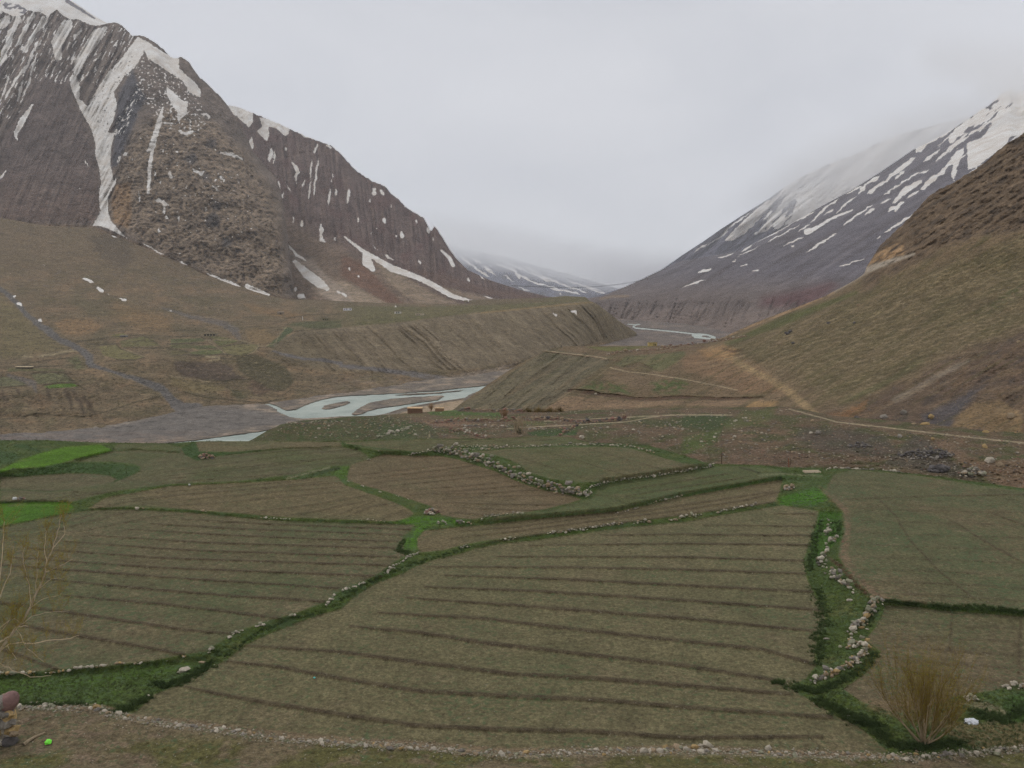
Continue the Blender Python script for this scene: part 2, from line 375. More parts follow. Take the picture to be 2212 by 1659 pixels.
# ---- second ridge of the left range
def left_ridge():
    r0 = [(440, 560, 1900), (600, 630, 1650), (700, 672, 1440), (860, 674, 1430), (1000, 672, 1420), (1180, 660, 1500), (1272, 657, 1560)]
    r1 = [(440, 500, 2100), (600, 560, 1900), (760, 600, 1650), (900, 625, 1600), (1000, 640, 1600), (1180, 650, 1600), (1272, 653, 1660)]
    r2 = [(440, 214, 2900), (490, 226, 2900), (520, 233, 2900), (560, 250, 2850), (600, 266, 2800), (640, 285, 2800), (680, 302, 2750), (715, 314, 2700), (740, 336, 2650), (760, 360, 2600), (780, 376, 2600), (800, 389, 2550),
          (815, 396, 2500), (830, 401, 2500), (845, 418, 2500), (862, 432, 2450), (880, 450, 2400), (900, 462, 2350), (915, 470, 2350), (925, 490, 2300), (932, 500, 2300), (939, 487, 2300), (947, 500, 2300), (960, 520, 2250), (972, 540, 2200), (985, 558, 2150), (1010, 583, 2100),
          (1060, 606, 2000), (1130, 628, 1900), (1180, 640, 1850), (1240, 648, 1850), (1272, 655, 1850)]
    U, V, Y = loft([r0, r1, r2], 420, 240, .07, back=[(440, 420, 3600), (1000, 650, 3000), (1272, 690, 2300)])
    q = np.linspace(0, 1, V.shape[0]-6)[:, None]
    V[:-6] += fbm(U[:-6]/8, U[:-6]*0, 4, 93)*4*ss(q, .88, 1)*ss(990-U[:-6], 0, 60)
    talus = ss(V-(470+(U-620)*.5), -20, 30)          # below this the rock turns into fans
    g = ridge((U-V*.12)/17, V/170, 4, 94)
    Y *= 1+.018*g*(1-talus)+.012*fbm(U/35, V/35, 5, 95)*(1-.5*talus)+.004*ridge((U-V*1.5)/30, 0*V, 2, 96)*talus
    C = np.empty(U.shape+(3,)); C[:] = A(92, 79, 74)
    st = fbm((U-V*.12)/4.4, V/60, 4, 97)
    mixc(C, A(66, 56, 54), ss(st, -.05, .35)*.85); mixc(C, A(112, 98, 88), ss(-st, .15, .5)*.6)
    mixc(C, A(84, 66, 62), ss(fbm(U/50, V/35, 3, 98), 0, .4)*(1-talus)*.7)
    wu = U+5*fbm(U/18, V/18, 3, 99); wv = V+3*fbm(U/18, V/18, 3, 100)
    mixc(C, A(106, 92, 78), talus*.75)
    for p, c, k in [([(0, 600), (100, 640), (300, 755), (0, 760), (-200, 650)], (134, 120, 104), .9),
                    ([(220, 480), (420, 580), (620, 690), (760, 745), (500, 755), (420, 700), (300, 600)], (126, 112, 96), .8),
                    ([(0, 430), (130, 480), (260, 610), (350, 700), (400, 750), (310, 755), (120, 640), (0, 570)], (96, 72, 60), .75),
                    ([(600, 620), (720, 650), (1000, 720), (1300, 745), (900, 742), (700, 690)], (122, 108, 92), .7),
                    ([(450, 520), (700, 560), (900, 640), (1200, 690), (1500, 725), (1250, 730), (850, 680), (600, 610)], (88, 72, 64), .8),
                    ([(-300, 480), (-190, 440), (-100, 560), (0, 640), (60, 700), (-100, 640), (-260, 560)], (128, 116, 104), .7)]:
        mixc(C, A(*c), poly(wu, wv, Z2(p), 5)*k)
    mixc(C, A(134, 122, 110), stroke(wu, wv, Z4([(1850, 60), (2000, 230), (2212, 420)]), [5, 16, 22], 6)*.7)
    sn = np.zeros(U.shape); wu = U+1.6*fbm(U/6, V/6, 3, 101); wv = V+1.6*fbm(U/6, V/6, 3, 102)
    for p in [[(1475, 680), (1560, 690), (1640, 720), (1640, 790), (1615, 825), (1560, 780), (1510, 740)],
              [(1680, 760), (1760, 775), (1880, 830), (1870, 865), (1850, 885), (1790, 830), (1740, 820), (1745, 880), (1730, 915), (1700, 890), (1665, 850), (1700, 820)]]:
        sn = np.maximum(sn, poly(wu, wv, Z1(p), 1.3))
    for p, w in [([(1480, 690), (1560, 690), (1640, 715)], 3), ([(1920, 850), (2030, 905)], 4), ([(1630, 890), (1630, 970)], 6), ([(1755, 960), (1750, 1050)], 5), ([(1780, 980), (1770, 1070)], 2.6), ([(1890, 1050), (1925, 1110), (1920, 1190)], 5.5),
                 ([(2060, 930), (2035, 1000)], 2.6), ([(2020, 1030), (2000, 1300)], 1.8), ([(2065, 1030), (2030, 1280)], 2.4), ([(2140, 1220), (2130, 1330)], 2.4), ([(2180, 1220), (2175, 1270)], 2.4), ([(1975, 1160), (1960, 1220)], 2),
                 ([(2155, 1120), (2150, 1190)], 1.8), ([(1900, 1400), (1900, 1450)], 1.8), ([(1960, 1430), (1955, 1470)], 5), ([(2080, 1450), (2075, 1530), (2110, 1570)], 5.5), ([(2170, 1545), (2172, 1555)], 4),
                 ([(1500, 760), (1495, 800)], 4), ([(1850, 960), (1850, 980)], 5), ([(2110, 940), (2150, 955)], 3)]:
        sn = np.maximum(sn, sstroke(wu, wv, Z1(p), w, 1.1))
    for p, w in [([(20, 315), (130, 400), (230, 460), (330, 520), (500, 580), (600, 630), (720, 700), (820, 725), (905, 745)], [1.5, 4, 5, 7.5, 5.5, 6, 5, 2.6, 1.2]), ([(155, 430), (170, 480), (205, 525)], [6, 11, 5]),
                 ([(280, 430), (340, 465)], 2.4), ([(385, 280), (395, 310)], 4.5), ([(50, 0), (40, 110)], 3), ([(215, 0), (215, 30)], 5), ([(185, 70), (188, 85)], 3), ([(280, 200), (285, 230)], 3.4), ([(560, 255), (570, 290)], 4),
                 ([(590, 320), (600, 340)], 2.6), ([(320, 110), (322, 125)], 2.4), ([(480, 200), (485, 230)], 1.8), ([(650, 405), (700, 450), (725, 500)], [2, 4, 4.5]), ([(500, 465), (515, 490)], 3), ([(820, 580), (830, 605)], 2.6),
                 ([(200, 370), (240, 405)], 1.6), ([(925, 700), (980, 713)], 1.6), ([(355, 310), (356, 316)], 2.6), ([(228, 258), (228, 264)], 2), ([(195, 285), (195, 300)], 2.4), ([(895, 568), (932, 590)], 1.6),
                 ([(108, 565), (118, 580)], 3), ([(48, 522), (58, 532)], 3), ([(0, 675), (40, 700)], 3), ([(110, 190), (110, 220)], 2), ([(265, 10), (270, 50)], 3), ([(410, 115), (415, 125)], 2)]:
        sn = np.maximum(sn, sstroke(wu, wv, Z2(p), w, 1.1))
    for p, w in [([(1825, 60), (1800, 110), (1815, 150)], 4), ([(1860, 50), (1930, 130), (1990, 170)], 3), ([(1910, 170), (1990, 250), (2070, 310), (2120, 345)], [4, 10, 10, 5]), ([(1890, 350), (1915, 352)], 4), ([(1935, 385), (1980, 408)], 5),
                 ([(2180, 360), (2240, 385)], 2.4)]:
        sn = np.maximum(sn, sstroke(wu, wv, Z4(p), w, 1.1))
    for p, w in [([(1805, 1185), (1800, 1300), (1790, 1440), (1800, 1540)], [3.4, 5.5, 4, 6]), ([(1835, 1245), (1815, 1310)], 3), ([(1740, 1480), (1830, 1550)], 3), ([(1850, 1180), (1885, 1250)], 1.4)]:
        sn = np.maximum(sn, sstroke(wu, wv, Z1(p), w, 1.1))
    m = terrain_mat('red_brown_rock', .07, .02, .36, .24, 2.2, snow=True, snow_rough=.42)
    grid_mesh('red_mountain', pt(U, V, Y), C, m, {'snow': sn}, uv=(U, V))
left_ridge()

# ---- main mountain, left
def left_mountain():
    r0 = [(-220, 400, 1350), (-150, 448, 1430), (0, 488, 1450), (100, 500, 1460), (200, 500, 1480), (310, 548, 1470), (450, 608, 1440), (610, 656, 1420), (642, 664, 1415)]
    r1 = [(-220, 280, 1700), (0, 340, 1760), (200, 360, 1740), (300, 370, 1680), (400, 400, 1640), (500, 440, 1620), (580, 485, 1620), (612, 540, 1580), (628, 600, 1500), (642, 664, 1420)]
    r2 = [(-220, 150, 2050), (0, 160, 2100), (150, 170, 2080), (200, 190, 2050), (290, 170, 1960), (400, 230, 1930), (500, 330, 1880), (585, 400, 1850), (608, 450, 1780), (622, 530, 1680), (634, 610, 1520), (642, 664, 1425)]
    r3 = [(-220, 60, 2350), (-150, 35, 2350), (-40, 26, 2350), (0, 22, 2350), (30, 36, 2350), (52, 32, 2350), (60, 22, 2350), (72, 25, 2350), (88, 26, 2340), (103, 36, 2340), (112, 28, 2330), (123, 20, 2330), (135, 33, 2330), (152, 42, 2330), (170, 42, 2320), (195, 54, 2310),
          (215, 55, 2300), (235, 50, 2300), (248, 48, 2290), (262, 54, 2280), (275, 66, 2270), (287, 78, 2250), (300, 76, 2230), (315, 80, 2220), (335, 92, 2210), (350, 104, 2200), (368, 122, 2200), (380, 126, 2200), (393, 123, 2200), (408, 134, 2190), (420, 152, 2180), (432, 168, 2170), (445, 178, 2160),
          (460, 194, 2150), (474, 206, 2140), (490, 226, 2130), (500, 248, 2100), (512, 250, 2100), (520, 268, 2080), (547, 327, 2050), (570, 356, 2010), (596, 383, 1960), (606, 410, 1930), (614, 450, 1860), (621, 500, 1780), (627, 560, 1660), (634, 615, 1530), (642, 664, 1430)]
    U, V, Y = loft([r0, r1, r2, r3], 500, 360, .06, back=[(-220, 250, 2800), (500, 500, 2700), (642, 690, 1800)])
    q = np.linspace(0, 1, V.shape[0]-6)[:, None]
    V[:-6] += fbm(U[:-6]/7, U[:-6]*0, 4, 113)*3.2*ss(q, .9, 1)*ss(620-U[:-6], 0, 60)
    left = ss(300-U, -40, 80)
    # steeply dipping strata: down to the lower left on the left part, wandering crags on the right part
    dipc = (U*.88+V*.47); dipl = (V*.88-U*.47)
    g1 = ridge(dipc/21, dipl/260, 4, 114); g2 = fbm(U/42, V/34, 6, 115); g3 = ridge((U-V*.25)/28, V/90, 5, 116)
    smooth_l = poly(U, V, Z1([(230, 500), (430, 480), (520, 750), (620, 1000), (640, 1250), (620, 1430), (0, 1430), (0, 900), (150, 700)]), 14)
    Y *= 1+left*(.018*g1*(1-.6*smooth_l)+.008*g2)+(1-left)*(.016*g2+.008*g3)
    crag = fbm(U/9, V/5.5+fbm(U/30, V/30, 2, 119)*1.5, 5, 120)
    cliff = poly(U, V, Z1([(720, 1200), (880, 850), (1100, 700), (1400, 800), (1600, 1000), (1800, 1300), (1830, 1600), (1850, 2000), (1200, 1700), (900, 1560), (720, 1420)]), 16)
    Y *= 1+.006*crag*cliff
    Y *= 1+.022*stroke(U, V, Z1([(480, 480), (560, 700), (650, 900), (690, 1100), (690, 1400)]), [10, 16, 20, 16, 10], 26)-.022*stroke(U, V, Z1([(890, 430), (800, 700), (760, 950), (760, 1250)]), [4, 6, 6, 5], 26)
    C = np.empty(U.shape+(3,)); C[:] = A(98, 88, 80)
    st = fbm(dipc/4.6, dipl/80, 4, 121); st2 = fbm((U-V*-.38)/4.2, V/120, 4, 150)
    mixc(C, A(76, 68, 66), ss(st, -.1, .45)*.75*left); mixc(C, A(116, 104, 94), ss(-st, .1, .5)*.5*left)
    mixc(C, A(80, 70, 66), smooth_l*.85); mixc(C, A(92, 76, 66), smooth_l*ss(V, 330, 470)*.6); mixc(C, A(62, 54, 52), smooth_l*ss(st2, .05, .35)*.6); mixc(C, A(104, 92, 84), smooth_l*ss(-st2, .12, .4)*.5)
    for i, (p, w) in enumerate([([(520, 700), (300, 1400)], 5), ([(420, 900), (200, 1420)], 4), ([(340, 700), (90, 1350)], 4), ([(560, 1000), (420, 1400)], 4)]):
        mixc(C, A(100, 90, 84), stroke(U+4*fbm(U/10, V/20, 3, 130+i), V, Z1(p), w/3, 5)*.5)
    mixc(C, A(116, 102, 86), cliff*.7); mixc(C, A(70, 62, 56), cliff*ss(crag, .05, .3)*.8); mixc(C, A(134, 120, 102), cliff*ss(-crag, .12, .4)*.5)
    mixc(C, A(84, 76, 68), (1-left)*(1-cliff)*ss(g2, .0, .3)*.6)
    mixc(C, A(66, 66, 70), poly(U+4*fbm(U/8, V/8, 3, 135), V, Z1([(860, 450), (900, 560), (950, 640), (900, 720), (830, 900), (760, 1080), (720, 1080), (740, 900), (760, 680), (770, 600)]), 5)*.85)
    mixc(C, A(126, 100, 72), poly(U+3*fbm(U/8, V/30, 3, 136), V, Z1([(745, 1200), (850, 1180), (850, 1400), (830, 1480), (730, 1440), (725, 1300)]), 4)*.6)
    for c_, r_ in [((1240, 1030), 12), ((1370, 930), 10), ((1400, 1330), 10), ((1380, 1430), 16), ((1470, 1570), 10), ((1330, 1150), 9)]:
        mixc(C, A(64, 62, 62), stroke(U+6*fbm(U/9, V/9, 3, 137), V+4*fbm(U/9, V/9, 3, 138), Z1([c_]), r_, 5)*.75)
    tal = ss(V-np.interp(U, [0, 200, 310, 450, 610, 1000], [478, 486, 528, 592, 640, 655]), -3, 6)
    mixc(C, A(98, 84, 70), tal)
    sn = np.zeros(U.shape); wu = U+2.4*fbm(U/6, V/6, 4, 141); wv = V+2.4*fbm(U/6, V/6, 4, 142)
    for p in [[(450, 500), (490, 480), (520, 560), (515, 640), (570, 690), (590, 640), (640, 560), (700, 470), (770, 400), (830, 320), (890, 240), (950, 290), (900, 400), (870, 440), (800, 500), (740, 600), (760, 680), (740, 760), (700, 860), (745, 860), (720, 960), (715, 1060), (730, 1130), (740, 1180), (700, 1280), (700, 1370), (720, 1430), (770, 1490), (830, 1550), (700, 1480), (640, 1465), (600, 1465), (625, 1420), (650, 1370), (640, 1260), (655, 1180), (640, 1080), (615, 1000), (620, 940), (590, 830), (530, 730), (490, 640), (460, 570)],
              [(890, 240), (960, 270), (1060, 340), (1160, 380), (1160, 440), (1200, 480), (1260, 530), (1300, 580), (1300, 630), (1230, 600), (1180, 520), (1100, 470), (1040, 430), (960, 380)],
              [(1080, 560), (1130, 600), (1180, 650), (1220, 660), (1210, 740), (1150, 790), (1150, 730), (1110, 670), (1080, 610)],
              [(410, 130), (470, 130), (470, 180), (430, 250), (400, 300), (400, 390), (360, 390), (340, 300), (330, 270), (370, 200)],
              [(610, 190), (700, 170), (640, 280), (560, 380), (520, 470), (480, 500), (480, 400), (540, 300)]]:
        sn = np.maximum(sn, poly(wu, wv, Z1(p), 1.4))
    hole = ss(fbm(U/5, V/5, 3, 143), .12, .3)*poly(U, V, Z1([(590, 500), (900, 300), (900, 450), (760, 700), (680, 900), (600, 760)]), 6)*.45
    sn = sn*(1-hole)
    for p, w in [([(1055, 700), (1030, 800), (1000, 900), (960, 980)], [2, 6, 6, 3]), ([(1005, 920), (985, 980), (970, 1100), (960, 1250)], [3, 4, 4.5, 3]),
                 ([(220, 70), (160, 190), (100, 300)], 5), ([(300, 100), (230, 220), (150, 340)], 7), ([(530, 180), (480, 260)], 4), ([(130, 100), (60, 240), (0, 430)], 7), ([(60, 100), (0, 180)], 10), ([(-20, 60), (-120, 300)], 10),
                 ([(250, 260), (180, 420), (100, 520), (30, 650)], 3.4), ([(240, 340), (190, 520), (140, 640)], 2.6), ([(210, 680), (140, 790), (100, 870), (110, 900)], [2, 7, 4, 2]), ([(150, 520), (110, 660)], 4), ([(40, 1100), (0, 1160)], 2.5), ([(60, 480), (20, 620)], 3),
                 ([(800, 1000), (825, 990)], 3), ([(780, 1020), (765, 1050)], 3), ([(1430, 990), (1500, 1000), (1570, 1030)], [2, 4, 2]), ([(1250, 1090), (1290, 1120), (1330, 1110)], 5), ([(1005, 1300), (1050, 1310), (1095, 1330)], 3.6), ([(1062, 1300), (1065, 1390)], 4),
                 ([(1160, 1395), (1158, 1440)], 2.6), ([(1370, 1195), (1420, 1240)], 2.6), ([(1430, 1140), (1450, 1180)], 2.4), ([(1150, 840), (1200, 870), (1270, 850)], 3), ([(1300, 740), (1350, 740), (1350, 775)], 2.6), ([(1100, 1110), (1100, 1150)], 4),
                 ([(930, 1580), (990, 1610), (1060, 1650)], 2.8), ([(545, 1030), (575, 1080)], 2.2), ([(515, 1222), (520, 1228)], 2.4), ([(325, 1540), (345, 1550)], 3.4), ([(1040, 790), (1140, 800)], 2), ([(1040, 1180), (1040, 1190)], 2), ([(1310, 1245), (1312, 1250)], 2.4),
                 ([(1035, 1480), (1030, 1510)], 3), ([(860, 1010), (855, 1045)], 1.6), ([(830, 1140), (850, 1150)], 2), ([(900, 1240), (905, 1310)], 2), ([(1005, 1100), (1005, 1140)], 2), ([(1390, 1165), (1410, 1170)], 2), ([(1075, 1400), (1085, 1415)], 3), ([(580, 1480), (590, 1488)], 3),
                 ([(750, 1150), (720, 1240)], 3), ([(1055, 970), (1060, 985)], 3), ([(1145, 985), (1150, 990)], 3)]:
        sn = np.maximum(sn, sstroke(wu, wv, Z1(p), w, 1.1))
    for p, w in [([(1340, 245), (1420, 280), (1560, 330)], 2.4), ([(1600, 330), (1650, 350), (1745, 385)], [5, 5, 1.5]), ([(1165, 170), (1210, 190)], 2), ([(1160, 117), (1172, 119)], 2.4)]:
        sn = np.maximum(sn, sstroke(wu, wv, Z4(p), w, 1.1))
    z1 = poly(U, V, Z1([(0, 0), (900, 200), (900, 500), (500, 560), (220, 520), (100, 760), (-600, 900), (-600, 0)]), 12)
    sn = np.maximum(sn, z1*ss(fbm(dipc/4.5, dipl/26, 4, 144), .16, .34))
    z2 = poly(U, V, Z1([(880, 300), (1100, 380), (1300, 640), (1350, 800), (1250, 900), (1050, 820), (880, 600)]), 10)
    sn = np.maximum(sn, z2*ss(fbm(U/6, V/5, 4, 145), .14, .3))
    z3 = poly(U, V, Z1([(880, 850), (1500, 950), (1650, 1350), (1650, 1650), (1000, 1500)]), 10)
    sn = np.maximum(sn, z3*ss(fbm(U/7, V/5, 4, 146), .38, .46))
    sn = np.maximum(sn, poly(U, V, Z1([(880, 560), (930, 500), (860, 760), (780, 900), (740, 880), (760, 760), (840, 660)]), 4)*ss(fbm(dipc/3.2, dipl/14, 3, 147), .05, .2))
    m = terrain_mat('striated_rock', .075, .02, .4, .26, 2.6, snow=True, snow_rough=.45)
    grid_mesh('rocky_mountain', pt(U, V, Y), C, m, {'snow': sn}, uv=(U, V))
left_mountain()

# ---- valley side, plateau and eroded bank, left and centre
PL = -62.0
def plateau():
    pz = lambda u, v: (u, v, yz(v, PL-.2))
    r0 = [pz(-420, 985), pz(-100, 962), pz(0, 945), pz(100, 940), pz(200, 932), pz(300, 915), pz(390, 890), pz(450, 880), pz(560, 876), pz(640, 868), pz(800, 846), pz(960, 820), pz(1050, 808), pz(1100, 798), pz(1200, 773), pz(1250, 760), pz(1300, 748), pz(1375, 726)]
    r1 = [(-420, 880, 410), (0, 865, 405), (200, 860, 425), (330, 850, 445), (430, 830, 480), (520, 820, 500), (600, 800, 535), (700, 803, 560), (850, 808, 578), (1000, 800, 606), (1100, 786, 658), (1200, 765, 752), (1250, 752, 827), (1300, 735, 949), (1375, 721, 1093)]
    r2 = [(-420, 810, 460), (0, 800, 455), (100, 803, 460), (200, 790, 480), (320, 775, 505), (430, 768, 540), (520, 764, 560), (570, 752, 580), (600, 738, 600), (640, 718, 640), (720, 709, 660), (860, 697, 700), (1000, 679, 790), (1100, 669, 850), (1200, 658, 930), (1265, 650, 985), (1290, 656, 1000), (1310, 670, 1015), (1340, 694, 1060), (1375, 718, 1120)]
    r3 = [(-420, 740, 560), (0, 735, 580), (200, 740, 600), (320, 735, 620), (430, 728, 660), (520, 722, 690), (600, 705, 730), (640, 695, 770), (720, 688, 800), (860, 682, 820), (1000, 671, 880), (1100, 663, 930), (1200, 652, 990), (1265, 645, 1030), (1290, 657, 1050), (1310, 677, 1060), (1340, 703, 1100), (1375, 722, 1140)]
    r4 = [(-420, 600, 900), (0, 610, 930), (200, 630, 950), (320, 650, 960), (430, 665, 980), (520, 672, 980), (600, 671, 1000), (720, 667, 1060), (860, 664, 1120), (1000, 660, 1160), (1100, 652, 1200), (1180, 643, 1250), (1220, 639, 1250), (1265, 641, 1250), (1290, 668, 1200), (1310, 690, 1180), (1340, 714, 1160), (1375, 726, 1180)]
    r5 = [(-420, 380, 1420), (-150, 440, 1450), (0, 470, 1470), (100, 488, 1480), (200, 492, 1500), (310, 534, 1490), (450, 595, 1460), (610, 645, 1440), (700, 652, 1440), (900, 658, 1440), (1050, 657, 1500), (1180, 645, 1560), (1230, 641, 1500), (1290, 676, 1300), (1310, 698, 1250), (1340, 720, 1200), (1375, 730, 1210)]
    U, V, Y = loft([r0, r1, r2, r3, r4, r5], 760, 340, .022, back=[(-420, 500, 1900), (600, 680, 1700)])
    vt = np.interp(U, [570, 600, 640, 720, 860, 1000, 1100, 1200, 1265, 1290, 1310, 1375], [752, 738, 716, 708, 696, 678, 668, 657, 648, 654, 668, 718])
    vb = np.interp(U, [570, 700, 850, 1000, 1100, 1200, 1250, 1300, 1375], [775, 800, 806, 798, 785, 765, 753, 738, 724])
    bank = ss(V-vt, -1, 4)*ss(vb+5-V, 0, 12)*ss(U, 565, 620)
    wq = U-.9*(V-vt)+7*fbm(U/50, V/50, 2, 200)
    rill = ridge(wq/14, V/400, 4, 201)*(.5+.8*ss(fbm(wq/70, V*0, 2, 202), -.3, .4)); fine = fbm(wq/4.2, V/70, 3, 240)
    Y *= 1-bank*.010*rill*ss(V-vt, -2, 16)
    # gullied face under the lower left fields
    b2 = ss(V, 838, 850)*ss(902-V, 0, 12)*ss(225-U, 0, 25)
    Y *= 1-b2*.012*ridge((U-.25*V)/15, V/300, 3, 203)
    soft = 1-bank
    Y *= 1+soft*(.010*fbm(U/70, V/30, 4, 204)+.0035*fbm(U/12, V/6, 4, 205))*ss(V, 480, 520)
    C = np.empty(U.shape+(3,)); C[:] = A(99, 87, 70)
    n1_ = fbm(U/60, V/22, 4, 206); n2_ = fbm((U+V)/16, (V-U*.2)/7, 4, 207)
    mixc(C, A(112, 95, 76), ss(n1_, 0, .4)*.8); mixc(C, A(86, 78, 60), ss(-n1_, 0, .35)*.8)
    mixc(C, A(90, 82, 78), ss(n2_, .1, .5)*ss(640-V, -40, 60)*.7)
    wu = U+5*fbm(U/20, V/12, 3, 208); wv = V+3*fbm(U/20, V/12, 3, 209)
    P_ = lambda pts, c, k=1, s=4, f=ZN: mixc(C, A(*c), poly(wu, wv, f(pts), s)*k)
    mixc(C, A(96, 84, 68), ss(600-V, -20, 40)*.7)
    mixc(C, A(76, 68, 58), poly(wu, wv, Z4([(560, 0), (830, 0), (870, 150), (800, 230), (650, 130)]), 10)*.6)
    P_([(720, 520), (900, 470), (1200, 480), (1300, 560), (1250, 640), (1000, 690), (850, 670), (740, 600)], (118, 97, 74), .85, 6, ZL)
    P_([(1500, 250), (1900, 380), (2212, 430), (2212, 640), (1900, 640), (1400, 420)], (114, 94, 70), .7, 12, ZL)
    P_([(1200, 280), (1700, 400), (1250, 480), (900, 250), (1000, 150)], (84, 78, 60), .6, 10, ZL)
    P_([(0, 200), (200, 300), (500, 600), (700, 780), (900, 860), (700, 900), (300, 950), (0, 1000)], (98, 90, 66), .7, 10, ZL)
    P_([(900, 50), (1400, 160), (1900, 220), (1500, 260), (1100, 200)], (116, 94, 70), .6, 5, ZN)
    P_([(960, 400), (1200, 400), (1380, 510), (1350, 590), (1200, 620), (1000, 560)], (112, 95, 72), .8, 4, ZN)
    P_([(60, 820), (400, 830), (700, 850), (800, 900), (850, 1000), (1000, 1050), (700, 1080), (450, 1060), (200, 1020), (50, 930)], (76, 66, 58), .9)
    P_([(850, 780), (1100, 720), (1500, 900), (1600, 1100), (1450, 1210), (1200, 1180), (1050, 1050), (900, 950)], (70, 66, 50), .85)
    P_([(1250, 620), (1400, 500), (1480, 380), (1600, 370), (1560, 440), (1420, 560), (1340, 650)], (66, 76, 52), .9, 3)
    P_([(1500, 350), (1700, 300), (2212, 290), (2212, 400), (1850, 400), (1600, 400)], (72, 74, 52), .9, 3)
    P_([(1520, 370), (1700, 370), (1840, 400), (1700, 415), (1560, 405)], (106, 95, 76), .8, 2)
    P_([(1060, 1050), (1300, 1180), (1180, 1270), (1080, 1260), (1000, 1150)], (84, 70, 60), .7)
    P_([(750, 1160), (880, 1200), (1000, 1290), (900, 1320), (780, 1260)], (68, 66, 48), .8)
    P_([(0, 1030), (300, 1060), (700, 1150), (700, 1200), (250, 1240), (0, 1120)], (100, 90, 66), .7)
    P_([(1000, 950), (1060, 1050), (1100, 1120), (1000, 1130), (870, 990)], (74, 84, 54), .5, 5, ZL)
    # terrace plots
    fld = [([(1290, 830), (1500, 810), (1570, 860), (1860, 970), (1750, 1000), (1500, 990), (1330, 940)], (102, 96, 68), ZL), ([(1560, 760), (1850, 700), (1980, 740), (2080, 820), (1570, 840)], (92, 88, 62), ZL),
           ([(420, 1190), (600, 1170), (830, 1180), (890, 1230), (930, 1290), (600, 1310), (490, 1320), (430, 1230)], (92, 90, 68), ZL), ([(570, 1350), (700, 1320), (950, 1305), (1010, 1345), (900, 1362), (620, 1372)], (76, 96, 46), ZL),
           ([(0, 1230), (200, 1220), (350, 1310), (300, 1340), (-400, 1360), (-400, 1230)], (92, 90, 70), ZL), ([(100, 1110), (400, 1110), (800, 1120), (850, 1150), (400, 1150), (100, 1160)], (84, 80, 58), ZL),
           ([(0, 530), (400, 520), (450, 560), (0, 590)], (84, 86, 60), ZN), ([(260, 620), (520, 610), (620, 650), (350, 670)], (82, 84, 58), ZN), ([(230, 710), (420, 670), (640, 670), (700, 710), (500, 740), (300, 730)], (86, 88, 60), ZN),
           ([(640, 620), (900, 600), (1100, 600), (1140, 630), (1100, 690), (1000, 730), (900, 750), (750, 730), (680, 680)], (98, 92, 66), ZN), ([(530, 540), (800, 540), (870, 560), (750, 600), (620, 620)], (84, 84, 56), ZN), ([(0, 680), (200, 680), (230, 740), (0, 750)], (90, 84, 62), ZN),
           ([(0, 600), (230, 600), (330, 650), (0, 650)], (86, 84, 60), ZN), ([(480, 500), (640, 500), (860, 545), (600, 540)], (96, 92, 64), ZN), ([(1450, 680), (1600, 660), (1650, 690), (1500, 720)], (96, 92, 62), ZL),
           ([(-100, 760), (250, 745), (600, 790), (900, 800), (500, 745), (200, 720)], (80, 72, 58), ZN)]
    for p, c, f in fld: mixc(C, A(*c), poly(U+1*fbm(U/6, V/6, 2, 210), V+.7*fbm(U/6, V/6, 2, 211), f(p), 1.2))
    berm = np.zeros(U.shape)
    for p, f, w in [([(-50, 505), (380, 490), (450, 540), (600, 630), (700, 722), (900, 758), (1000, 738), (1150, 640)], ZN, 1.5), ([(-50, 600), (300, 580), (540, 600)], ZN, 1.1), ([(-50, 655), (200, 690), (230, 735), (450, 745), (700, 725)], ZN, 1.2), ([(380, 650), (640, 655)], ZN, 1),
                    ([(640, 632), (860, 600), (1020, 583)], ZN, 1), ([(1600, 430), (1850, 410), (2212, 400)], ZN, 1.4), ([(540, 545), (720, 555)], ZN, 1.2), ([(0, 430), (450, 410), (560, 445)], ZN, 1), ([(1100, 800), (1500, 800), (1560, 860), (1870, 970), (1760, 1005), (1500, 1000)], ZL, 1.3),
                    ([(980, 770), (1200, 740), (1600, 690), (1850, 680), (1950, 740), (2090, 830)], ZL, 1.3), ([(1600, 850), (2212, 850)], ZL, 1.1), ([(1570, 790), (1880, 745)], ZL, .9), ([(-400, 1110), (200, 1100), (430, 1100), (800, 1075), (1130, 1065)], ZL, 1.3), ([(260, 1090), (430, 1040), (700, 995), (880, 985), (1020, 1020)], ZL, 1.4),
                    ([(400, 1190), (500, 1165), (820, 1170), (900, 1230), (960, 1290), (1080, 1370)], ZL, 1.5), ([(560, 1330), (700, 1305), (940, 1298)], ZL, 2), ([(-400, 1370), (0, 1365), (350, 1330)], ZL, 1.5), ([(500, 1150), (700, 1165), (840, 1215), (1100, 1390)], ZL, 1),
                    ([(0, 1195), (70, 1190), (160, 1170), (235, 1150), (350, 1165), (510, 1175), (600, 1165), (700, 1140), (850, 1090), (1040, 1040)], Z4, 1.2), ([(140, 1200), (400, 1280), (700, 1310), (1000, 1345), (1200, 1355), (1500, 1300)], ZN, 1.3), ([(780, 1370), (1000, 1390), (1200, 1440)], ZN, 1.2),
                    ([(1700, 800), (1740, 870), (1690, 990), (1560, 1070), (1530, 1150), (1560, 1190), (1450, 1260)], ZN, .9), ([(450, 1060), (700, 1080), (800, 1050), (1080, 1060), (1160, 1100)], ZN, 1.4), ([(1480, 265), (1800, 215), (2212, 210)], ZN, 1.2)]:
        m_ = stroke(wu*.4+U*.6, wv*.4+V*.6, f(p), w, 1.1); berm = np.maximum(berm, m_)
    mixc(C, A(66, 60, 46), berm*.8); Y *= 1-.0012*berm
